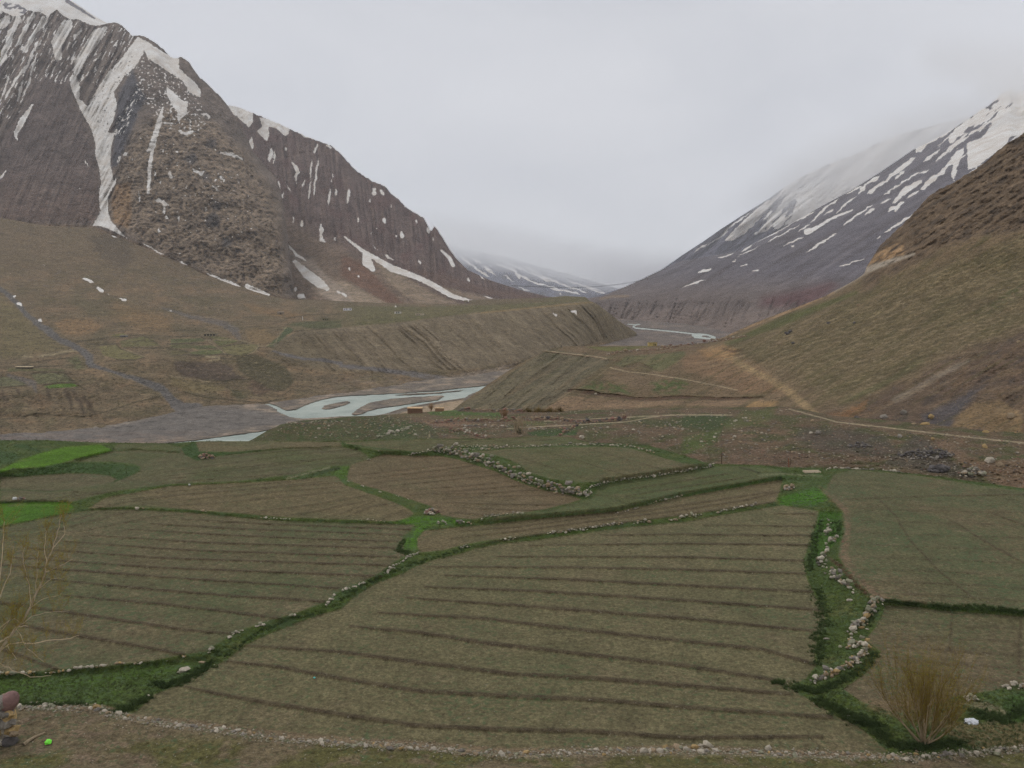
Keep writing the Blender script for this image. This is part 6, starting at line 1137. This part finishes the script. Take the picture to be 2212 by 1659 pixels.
def bush(name, label, base, H, Wd, n_stem, n_br, n_tw, rnd, twig=TWIG, leaf=0, cat='bush', group=None, r0=.045, tw_r=.0075, stems_as_parts=True, bend=.7):
    root = empty(name, base); tag(root, label, cat, group); tv, tf = [], []; lv, lf = [], []; sv, sf = [], []
    for s in range(n_stem):
        a = 6.283*s/n_stem+rnd.uniform(-.4, .4); out = rnd.uniform(.15, 1)*Wd/H
        st = Vector((math.cos(a), math.sin(a), 0))*rnd.uniform(.02, .25)
        d = Vector((math.cos(a)*out*1.1, math.sin(a)*out*1.1, .75)); L = H*rnd.uniform(.55, .8)
        p = curve(st, d, L, 7, Vector((0, 0, bend)), rnd, .5)
        vv, ff = [], []; tube(vv, ff, p, [r0*(1-.75*i/7) for i in range(8)], 5)
        if stems_as_parts: mesh_of('stem', vv, ff, BARK, root)
        else: k = len(sv); sv += vv; sf += [tuple(i+k for i in f) for f in ff]
        for b_ in range(n_br):
            i = rnd.randint(1, 6); q = p[i]; dd = (p[i]-p[i-1]).normalized()+Vector((rnd.gauss(0, .5), rnd.gauss(0, .5), rnd.uniform(0, .4)))
            bl = curve(q, dd, H*rnd.uniform(.25, .5), 5, Vector((0, 0, .8)), rnd, .3); tube(tv, tf, bl, [tw_r*2*(1-.6*j/5) for j in range(6)], 3)
            for t_ in range(n_tw):
                w = bl[rnd.randint(1, 5)]; dt = (bl[3]-bl[2]).normalized()+Vector((rnd.gauss(0, .35), rnd.gauss(0, .35), rnd.uniform(.1, .5)))
                tl = curve(w, dt, H*rnd.uniform(.14, .34), 3, Vector((0, 0, .3)), rnd, .2); tube(tv, tf, tl, [tw_r, tw_r*.8, tw_r*.6, tw_r*.3], 3)
                for _ in range(leaf):
                    c = tl[rnd.randint(1, 3)]+Vector((rnd.gauss(0, .03), rnd.gauss(0, .03), rnd.gauss(0, .05))); k = len(lv); s_ = rnd.uniform(.015, .035)
                    u_ = Vector((rnd.gauss(0, 1), rnd.gauss(0, 1), rnd.gauss(0, 1))).normalized()*s_; w_ = u_.orthogonal().normalized()*s_*.5
                    lv.extend([c-u_, c+w_, c+u_, c-w_]); lf.append((k, k+1, k+2, k+3))
    if sv: mesh_of('stems', sv, sf, BARK, root)
    o = mesh_of('twigs', tv, tf, twig, root, 'stuff')
    if lv: mesh_of('leaf_buds', lv, lf, BUD, root, 'stuff')
    return root
rb = random.Random(77)
pb = fpos(1996, 1606)
bush('willow_bush', 'large multi-stemmed willow bush with yellowish twigs standing at the lower right', pb, 5.2, 4.6, 17, 9, 12, rb, leaf=3, cat='bush', tw_r=.0044, bend=.35)
for (u, v, h, w, sf, lb) in ((1122, 938, 46, 14, 'stony_slope', 'slim pale bare poplar clump standing in the ditch behind the far field'), (1090, 908, 22, 16, 'stony_slope', 'brown leafless bush left of the bare poplars'), (930, 889, 17, 10, 'stony_slope', 'brown leafless bush between the two ruined walls'),
                         (1172, 903, 20, 30, 'hillside', 'wide ochre willow thicket at the foot of the spur')):
    p = spos(sf, u, v); m_ = mpp(p)
    if h > 40:
        for k in range(5):
            q = spos(sf, u+rnd.uniform(-10, 12), v+rnd.uniform(-3, 2))
            bush('bare_poplar', 'slim pale bare poplar, one of a clump in the ditch behind the far field', q, h*m_*rb.uniform(.7, 1), .5, 2, 7, 3, rb, BARK, cat='tree', group='bare poplars in the ditch', r0=.07, tw_r=.016, stems_as_parts=False)
        bush('grey_bush', 'low dark grey bush at the foot of the bare poplars', p, 12*m_, 16*m_, 8, 8, 4, rb, simple_mat('grey_twig', tuple(A(84, 80, 62)), scale=3), cat='bush', r0=.03, tw_r=.013, stems_as_parts=False)
    elif w > 20:
        for k in range(9):
            q = spos(sf, u-38+k*9.5, v+rnd.uniform(-2, 3)); bush('willow_shrub', 'ochre leafless willow shrub, one of the thicket at the foot of the spur', q, h*m_*rb.uniform(.7, 1.1), 9*m_, 8, 9, 6, rb, TWIG, cat='bush', group='willow thicket at the foot of the spur', r0=.04, tw_r=.02, stems_as_parts=False)
    else: bush('brown_bush', lb, p, h*m_, w*m_*.6, 9, 9, 6, rb, TWIGB, cat='bush', r0=.03, tw_r=.014, stems_as_parts=False)

# ---- the tree whose branches reach in from the left
def left_tree():
    Yt = 22.0; base = fpos(-150, 1985); base = Vector((base.x, base.y, base.z)); Yt = base.y+1.0
    root = empty('budding_tree', base); tag(root, 'pale-barked willow tree just coming into leaf at the left edge', 'tree')
    def W3(u, v, dy=0): return Vector(pt(u, v, Yt+dy))-base
    tr = [Vector((0, 0, -.2)), W3(-150, 1800, -.4), W3(-120, 1650), W3(-90, 1540, .1), W3(-40, 1450, .1)]; vv, ff = [], []; tube(vv, ff, tr, [.14, .12, .095, .075, .06], 7); mesh_of('trunk', vv, ff, BARK, root)
    br = [([(-45, 895+1106*0)], 0)]
    lines = [([(-90, 1000), (0, 895), (70, 800), (130, 730), (200, 600), (250, 500), (292, 395), (302, 330), (340, 230), (372, 130), (402, 20)], .034, .008, .2), ([(-120, 960), (0, 840), (60, 800), (110, 745), (180, 740)], .024, .008, -.1), ([(-120, 1010), (0, 905), (60, 855), (150, 845), (210, 850), (350, 830), (460, 815), (512, 798)], .02, .005, .5),
             ([(-120, 930), (0, 990), (80, 1022), (180, 1062), (240, 1070), (330, 1060)], .016, .005, -.4), ([(45, 865), (70, 900), (110, 955)], .011, .005, 0), ([(292, 392), (380, 352), (470, 305)], .014, .005, .3), ([(130, 735), (200, 680), (290, 650), (450, 640)], .012, .004, -.3), ([(-60, 800), (60, 700), (95, 690), (130, 730)], .013, .006, 0),
             ([(-100, 900), (20, 760), (90, 650), (160, 600)], .012, .005, .3), ([(200, 610), (190, 470), (150, 330), (160, 230)], .012, .004, .5), ([(-80, 760), (0, 560), (60, 400), (90, 220)], .014, .004, -.4), ([(150, 700), (230, 560), (240, 420), (250, 250)], .01, .004, -.2), ([(-60, 620), (10, 420), (20, 200), (30, 60)], .014, .004, .2), ([(250, 500), (330, 430), (400, 430)], .008, .003, .1),
             ([(302, 340), (290, 230), (300, 120)], .009, .003, .2), ([(100, 760), (180, 880), (290, 975)], .007, .003, -.2), ([(340, 235), (420, 150), (410, 60)], .008, .003, 0), ([(190, 620), (280, 560), (380, 540)], .008, .003, 0)]
    tv, tf, lv, lf = [], [], [], []; r = random.Random(5)
    for l, a, b, dy in lines:
        D_ = ZB(l); P = [W3(u, v, dy*math.sin(i/len(D_)*3.1)) for i, (u, v) in enumerate(D_)]; Q = []
        for i in range(len(P)-1):
            for k in range(3): Q.append(P[i].lerp(P[i+1], k/3)+Vector((r.gauss(0, .012), r.gauss(0, .02), r.gauss(0, .012))))
        Q.append(P[-1]); vv, ff = [], []; tube(vv, ff, Q, [1.3*(a+(b-a)*i/len(Q)) for i in range(len(Q))], 5); mesh_of('branch', vv, ff, BARK, root)
        for _ in range(int(len(Q)*1.5)):
            q = r.choice(Q[3:]); 
            if q.z < W3(0, 1440).z and r.random() < .8: continue
            dd = Vector((r.uniform(-.5, .7), r.gauss(0, .5), r.uniform(.4, 1.2))); c = curve(q, dd, r.uniform(.3, .9), 4, Vector((0, 0, .5)), r, .3); tube(tv, tf, c, [.0055, .0045, .004, .003, .002], 3)
            for _2 in range(3):
                c2 = curve(c[r.randint(1, 3)], dd+Vector((r.gauss(0, .5), r.gauss(0, .5), .3)), r.uniform(.15, .4), 2, Vector((0, 0, .3)), r, .2); tube(tv, tf, c2, [.004, .003, .002], 3)
                for _3 in range(7):
                    e = r.choice(c2)+Vector((r.gauss(0, .04), r.gauss(0, .04), r.gauss(0, .05))); k = len(lv); s_ = r.uniform(.008, .02); u_ = Vector((r.gauss(0, 1), r.gauss(0, 1), r.gauss(0, 1))).normalized()*s_; w_ = u_.orthogonal().normalized()*s_*.5
                    lv.extend([e-u_, e+w_, e+u_, e-w_]); lf.append((k, k+1, k+2, k+3))
    mesh_of('twigs', tv, tf, TWIG, root, 'stuff'); mesh_of('leaf_buds', lv, lf, BUD, root, 'stuff')
left_tree()

# ---- buildings
WIN = simple_mat('dark_opening', (.02, .02, .022), k=.1); 
def box(vs, fs, x0, x1, y0, y1, z0, z1):
    b = len(vs); vs += [Vector((x, y, z)) for x in (x0, x1) for y in (y0, y1) for z in (z0, z1)]
    fs += [(b, b+1, b+3, b+2), (b+4, b+6, b+7, b+5), (b, b+4, b+5, b+1), (b+2, b+3, b+7, b+6), (b, b+2, b+6, b+4), (b+1, b+5, b+7, b+3)]
def house(label, sf, u, v, wpx, hpx, wallc, roofc, wins, rz=0, depth=.7, name='stone_house', door=None, roof=True, cat='house'):
    p = spos(sf, u, v); m_ = mpp(p); w, h = wpx*m_/2, hpx*m_; d = wpx*m_*depth/2; root = empty(name, p, rz); tag(root, label, cat)
    wm = simple_mat(name+'_wall', tuple(A(*wallc)), scale=.8); vs, fs = [], []
    # front wall stands round the openings; back and sides are solid
    xs = sorted(wins+([door] if door else []), key=lambda q: q[0]); t_ = .45; cur = -w; z0 = -1.2
    for (c, ww, zb, zt) in xs:
        a, b_ = (c-ww/2)*w, (c+ww/2)*w; box(vs, fs, cur, a, -d, -d+t_, z0, h); box(vs, fs, a, b_, -d, -d+t_, z0, zb*h if zb > 0 else 0); box(vs, fs, a, b_, -d, -d+t_, zt*h, h); cur = b_
    box(vs, fs, cur, w, -d, -d+t_, z0, h); box(vs, fs, -w, w, d-t_, d, z0, h); box(vs, fs, -w, -w+t_, -d+t_, d-t_, z0, h); box(vs, fs, w-t_, w, -d+t_, d-t_, z0, h)
    mesh_of('wall', vs, fs, wm, root)
    if roof: vs, fs = [], []; box(vs, fs, -w*1.05, w*1.05, -d*1.08, d*1.05, h+.003, h+.35); mesh_of('roof', vs, fs, simple_mat(name+'_roof', tuple(A(*roofc)), scale=.8), root)
    for i, (c, ww, zb, zt) in enumerate(xs):
        a, b_ = (c-ww/2)*w, (c+ww/2)*w; isd = door is not None and (c, ww, zb, zt) == tuple(door)
        vs, fs = [], []; box(vs, fs, a+.003, b_-.003, -d+.2, -d+.3, max(zb*h, 0)+.003, zt*h-.003); mesh_of('door' if isd else 'window', vs, fs, WIN, root)
        if not isd: vs, fs = [], []; box(vs, fs, a-.08, b_+.08, -d-.08, -d-.004, zb*h-.16, zb*h-.02); mesh_of('sill', vs, fs, wm, root)
    return root
house('long low stone house with a row of dark windows above the terraced plots', 'valley_side', 455, 726, 26, 5.4, (134, 126, 110), (120, 110, 92), [(-.75, .22, .15, .8), (-.3, .22, .15, .8), (.15, .22, .15, .8), (.6, .22, .15, .8)], .08, .35)
house('white long house on the plateau at the foot of the talus', 'valley_side', 751, 670.5, 17, 4.6, (206, 204, 206), (150, 140, 130), [(-.6, .2, .35, .8), (-.1, .2, .35, .8), (.75, .22, .3, .85)], -.05, .4, 'white_house')
house('whitewashed house with two dark openings below the small white shrine', 'valley_side', 860, 677.5, 14, 4.8, (186, 182, 172), (110, 96, 84), [(-.3, .3, .1, .75), (.35, .3, .2, .8)], 0, .5, 'village_house')
house('low pale unroofed house at the edge of the eroded bank', 'valley_side', 906, 681, 18, 3.6, (168, 158, 140), (140, 130, 112), [(-.6, .2, .1, .7), (-.1, .18, .1, .7)], 0, .4, 'farm_house')
house('small square stone house with flat roof by the green plot on the plateau', 'valley_side', 704, 695, 15, 7, (124, 118, 98), (92, 84, 70), [(-.45, .25, .45, .8), (.1, .25, .45, .8), (.6, .2, .45, .8)], .06, .6, 'field_house')
house('half buried stone hut with a pale gable left on the plateau', 'valley_side', 606, 679, 13, 4.5, (120, 110, 96), (150, 144, 134), [(.1, .3, 0, .7)], .1, .6, 'stone_hut')
house('yellow house with dark doorways on the tip of the spur', 'hillside', 1409, 745, 18, 6.4, (166, 150, 104), (142, 128, 96), [(.25, .2, .1, .75), (.6, .16, .1, .75)], .12, .55, 'yellow_house')
house('long flat roofed shed at the far left above the green plots', 'valley_side', 52, 796, 29, 3.2, (84, 76, 64), (168, 156, 134), [(-.2, .1, .2, .7), (.6, .1, .2, .7)], 0, .25, 'long_shed', cat='shed')
house('small flat roofed shed at the upper edge of the terraced plots', 'valley_side', 269, 727.5, 14, 3, (92, 92, 92), (158, 150, 134), [(.2, .2, .2, .7)], 0, .35, 'field_shed', cat='shed')
house('roofless mud brick ruin with pale topped walls by the river, the larger one', 'stony_slope', 896, 893, 31, 11, (112, 88, 72), (190, 164, 134), [], -.05, .35, 'mud_ruin', roof=True, cat='ruin')
house('small mud brick ruin right of the larger one by the river', 'stony_slope', 950, 889, 19, 6.5, (118, 92, 74), (190, 164, 134), [], .05, .4, 'mud_ruin', roof=True, cat='ruin')
def stupa():
    p = spos('valley_side', 854, 663.5); m_ = mpp(p); wh = simple_mat('whitewash', tuple(A(200, 196, 186)), scale=.8); root = empty('white_shrine', p); tag(root, 'tiny white shrine dome standing behind the plateau houses', 'shrine')
    vs, fs = [], []; box(vs, fs, -1.9*m_, 1.9*m_, -1.9*m_, 1.9*m_, -.5, 1.5*m_); box(vs, fs, -1.4*m_, 1.4*m_, -1.4*m_, 1.4*m_, 1.5*m_+.004, 2.1*m_); mesh_of('plinth', vs, fs, wh, root)
    vs, fs = [], []; tube(vs, fs, [Vector((0, 0, z*m_)) for z in (2.1, 2.8, 3.5, 3.9)], [1.1*m_, 1.3*m_, .9*m_, .3*m_], 10); mesh_of('dome', vs, fs, wh, root)
    vs, fs = [], []; tube(vs, fs, [Vector((0, 0, z*m_)) for z in (3.9, 5)], [.3*m_, .08*m_], 6); mesh_of('spire', vs, fs, wh, root)
stupa()
def pole(label, sf, u, v, h, r, mat, name='wooden_post', lean=(0, 0), cat='post', group=None, cross=False):
    p = spos(sf, u, v); m_ = mpp(p); H = h*m_; vs, fs = [], []; tube(vs, fs, [Vector((0, 0, -.2)), Vector((lean[0]*H*.5, lean[1]*H*.5, H*.5)), Vector((lean[0]*H, lean[1]*H, H))], [r, r*.9, r*.75], 6)
    vs.append(Vector((lean[0]*H, lean[1]*H, H+r*.3))); k = len(vs)-1; fs += [(k-6+i, k-6+(i+1) % 6, k) for i in range(6)]
    if cross: tube(vs, fs, [Vector((-H*.16, 0, H*.88)), Vector((H*.06, 0, H*.97))], [r*.6, r*.6], 5)
    o = mesh_of(name, vs, fs, mat); o.location = p; tag(o, label, cat, group)
DW = simple_mat('weathered_wood', tuple(A(74, 58, 46)), scale=12); PW = simple_mat('grey_wood', tuple(A(110, 98, 84)), scale=12)
pole('dark post with a stub crosspiece, leftmost at the edge of the fields', 'stony_slope', 1560, 1003, 24, .055, DW, cross=True)
pole('leaning rusty brown post, taller of the close pair', 'stony_slope', 1705, 1012, 22, .07, simple_mat('rusty_wood', tuple(A(104, 66, 50)), scale=12), lean=(-.12, 0))
pole('thin dark post right behind the leaning rusty one', 'stony_slope', 1708, 1004, 12, .05, DW)
pole('thin grey post standing right of the rusty pair', 'stony_slope', 1731, 999, 18, .04, PW)
pole('thin grey post near the corner of the right field', 'field_ground', 1779, 1018, 20, .04, PW)
pole('thin pale stick left of the rusty posts', 'stony_slope', 1611, 1003, 12, .03, PW)
pole('white marker post on the green plot of the plateau', 'valley_side', 652.6, 692, 8.4, .35, simple_mat('white_paint', (.62, .61, .58), k=.08), name='marker_post')
heap('cairn', 'tiny dark cairn on the far corner of the spur', 1212, 749, 2.5, 8, 5, 2.6, ('dark', 'grey'), 71, 'cairn', 'hillside')
# planks by the field corner
def plank():
    p = fpos(1755, 1022); root = empty('timber_beam', p, .05); tag(root, 'pale squared timbers lying by the corner of the right field', 'timber'); m_ = mpp(p)
    for k in range(3):
        vs, fs = [], []; box(vs, fs, -16*m_, 17*m_, -.09+k*.3, .09+k*.3, 0.02, .17+.04*k); o = mesh_of('plank', vs, fs, simple_mat('bleached_wood', tuple(A(164, 152, 132)), scale=6), root); o.rotation_euler = (0, 0, .02*k-.02)
plank()
# ---- foreground odds and ends
def stick():
    a, b, c = fpos(50, 1611), fpos(74, 1595), fpos(97, 1584); vs, fs = [], []
    z = Vector((0, 0, .06)); tube(vs, fs, [z, (b-a)*.5+z*1.3, b-a+z*1.2, (c-a)*.85+z, c-a+z], [.10, .09, .07, .055, .03], 6); o = mesh_of('driftwood', vs, fs, BARK); o.location = a; tag(o, 'bleached broken branch lying on the foreground soil at lower left', 'branch')
stick()
def lump(name, label, cat, u, v, w, h, mat, seed, tall=.5, surf='field_ground', nseg=2):
    p = spos(surf, u, v); m_ = mpp(p); bm = bmesh.new(); bmesh.ops.create_icosphere(bm, subdivisions=nseg, radius=1); r = random.Random(seed)
    for q in bm.verts: k = r.uniform(.72, 1.15); q.co = Vector((q.co.x*k*w*m_/2, q.co.y*k*h*m_*.7, max(q.co.z, -.25)*k*w*m_*.5*tall))
    me = bpy.data.meshes.new(name); bm.to_mesh(me); bm.free(); me.materials.append(mat); o = link(name, me, None, p+Vector((0, 0, .03))); tag(o, label, cat); return o
lump('plastic_bag', 'crumpled neon green plastic bag lying on the foreground soil', 'litter', 104, 1605, 13, 9, simple_mat('neon_plastic', (.20, .78, .06), .4, k=.12, scale=20), 1, .8)
lump('litter', 'tiny turquoise scrap lying on the big central field', 'litter', 679, 1465, 5, 3.5, simple_mat('turquoise_plastic', (.15, .6, .55), .4), 2, .6)
lump('white_sheet', 'crumpled white plastic sheet on the ground right of the willow bush', 'litter', 2098, 1561, 26, 12, simple_mat('white_plastic', (.72, .73, .75), .5, k=.08), 3, .5, nseg=3)
lump('white_cloth', 'white cloth on the small stone heap at the left edge', 'litter', 32, 1079, 9, 5, simple_mat('white_cotton', (.6, .59, .56), .8), 4, 1.1)
lump('white_cloth', 'white scrap lying in the olive field at left', 'litter', 409, 1048, 4.5, 3, bpy.data.materials['white_cotton'], 5, 1.2)
def corner_wall():
    r = random.Random(9); p0 = fpos(-20, 1608); root = empty('stone_wall', p0); tag(root, 'stacked wall corner with a round reddish boulder at the lower left edge', 'stone wall', FW)
    for row_ in range(5):
        for k in range(11):
            u = -70+k*10+row_*3+r.uniform(-4, 4); p = fpos(min(u, 36-row_*5), 1603+r.uniform(-5, 8)); s = mpp(p)*r.uniform(20, 34)
            stone_at(root, p+Vector((0, 0, row_*mpp(p)*17)), s, r, ('tan', 'grey', 'pale', 'ochre', 'red', 'dark'), .2, origin=p0)
    p = fpos(26, 1604); me = ROCKS['red'][2]; bm = bmesh.new(); bmesh.ops.create_icosphere(bm, subdivisions=3, radius=1)
    for q in bm.verts: k = 1+.10*math.sin(q.co.x*3+1)*math.cos(q.co.y*2.5); q.co = q.co*k
    me = bpy.data.meshes.new('red_boulder'); bm.to_mesh(me); bm.free()
    for f in me.polygons: f.use_smooth = True
    me.materials.append(simple_mat('mauve_rock', tuple(A(112, 90, 86)), scale=5)); m_ = mpp(p)
    o = link('boulder', me, root, p-p0+Vector((0, 0, 76*m_)), (.2, .5, .4), (16*m_, 14*m_, 19*m_)); o['label'] = 'round reddish boulder on top of the wall corner'
corner_wall()
def cable():
    a, b = Vector(pt(1105, 617, 1700)), Vector(pt(1490, 578, 2250)); vs, fs = [], []; P = [a.lerp(b, t/24)-Vector((0, 0, 22*math.sin(math.pi*t/24))) for t in range(25)]
    tube(vs, fs, P, [.42]*25, 5); tag(mesh_of('overhead_cable', vs, fs, simple_mat('dark_cable', (.06, .06, .065), k=.1)), 'thin cable strung across the far valley between the slopes', 'cable')
cable()

# ================================================================== AIR: haze and cloud banks
def volume_mat(name, density, color, aniso=.0):
    m = bpy.data.materials.new(name); m.use_nodes = True; t = m.node_tree; t.nodes.clear()
    o = N(t, 'ShaderNodeOutputMaterial'); v = N(t, 'ShaderNodeVolumePrincipled')
    v.inputs['Density'].default_value = density; v.inputs['Color'].default_value = (*color, 1); v.inputs['Anisotropy'].default_value = aniso
    t.links.new(v.outputs[0], o.inputs['Volume']); return m
def cloud(name, Y0, u0, u1, v0, v1, thick, dens, label, n=70):
    """a closed bank of cloud: thickness (m) fades to nothing all round its edge, so it thins away softly"""
    us = np.linspace(u0, u1, n); vs = np.linspace(v0, v1, n); U, V = np.meshgrid(us, vs)
    T = thick(U, V); e = ss((U-u0)/(u1-u0), 0, .12)*ss((u1-U)/(u1-u0), 0, .12)*ss((V-v0)/(v1-v0), 0, .12)*ss((v1-V)/(v1-v0), 0, .1)
    T = np.maximum(T, 0)*e+.5
    T[0] = T[-1] = .5; T[:, 0] = T[:, -1] = .5
    Fr = pt(U, V, Y0-T*.5).reshape(-1, 3); Bk = pt(U, V, Y0+T*.5).reshape(-1, 3)
    i = np.arange(n*n).reshape(n, n); a = np.stack([i[:-1, :-1], i[:-1, 1:], i[1:, 1:], i[1:, :-1]], -1).reshape(-1, 4)
    f = [tuple(x[::-1]) for x in a] + [tuple(x+n*n) for x in a]
    ring = list(i[0, :])+list(i[1:, -1])+list(i[-1, -2::-1])+list(i[-2:0, 0])
    for k in range(len(ring)):
        p, q = ring[k], ring[(k+1) % len(ring)]; f.append((p, q, q+n*n, p+n*n))
    me = bpy.data.meshes.new(name); me.from_pydata(np.vstack([Fr, Bk]).tolist(), [], [tuple(int(z) for z in x) for x in f]); me.update()
    me.materials.append(volume_mat(name+'_vapour', dens, (1, 1, 1), .8))
    o = bpy.data.objects.new(name, me); COLL.objects.link(o); o['kind'] = 'stuff'; o['label'] = label; o['category'] = 'cloud'
def t_right(U, V):
    rid = np.interp(U, [1400, 1474, 1560, 1661, 1750, 1890, 2100, 2400], [600, 551, 493, 429, 372, 312, 250, 180])
    start = rid+np.interp(U, [1450, 1600, 1700, 1800, 1900], [-50, 20, 110, 160, 190])
    n = 22*fbm(U/60, V/40, 4, 501)
    return 230*ss(start-V+n, 0, 150)*ss(V-(rid-34+1.0*n), -50, 50)
cloud('cloud', 4150, 1440, 2500, 60, 640, t_right, .006, 'pale cloud swallowing the snowy mountain behind the dark scree slope')
def t_mid(U, V):
    st = np.interp(U, [850, 980, 1100, 1200, 1300, 1400], [560, 580, 600, 622, 642, 655])+9*fbm(U/70, V/30, 4, 502)
    return 400*ss(st-V, 0, 52)*ss(V-(st-92), -34, 40)
cloud('cloud', 5000, 800, 1560, 330, 690, t_mid, .006, 'low cloud filling the far end of the valley')
def t_top(U, V):
    return 200*ss(240-V+22*fbm(U/40, V/30, 4, 503)+(U-2180)*.3, 0, 80)*ss(V-90, -40, 60)
cloud('cloud', 3250, 1960, 2500, 20, 330, t_top, .006, 'thin cloud brushing the summit at the right edge')
def haze_box():
    x0, x1, y0, y1, z0, z1 = -9000, 9000, -300, 12000, -130, 3300
    v = [(x, y, z) for x in (x0, x1) for y in (y0, y1) for z in (z0, z1)]
    f = [(0, 1, 3, 2), (4, 6, 7, 5), (0, 4, 5, 1), (2, 3, 7, 6), (0, 2, 6, 4), (1, 5, 7, 3)]
    # faces wound outwards
    me = bpy.data.meshes.new('haze'); me.from_pydata(v, [], f); me.update(); me.materials.append(volume_mat('thin_air', .00006, (.95, .96, 1.0)))
    o = bpy.data.objects.new('haze', me); COLL.objects.link(o); o['kind'] = 'stuff'; o['label'] = 'thin pale haze over the whole valley'; o['category'] = 'haze'
haze_box()
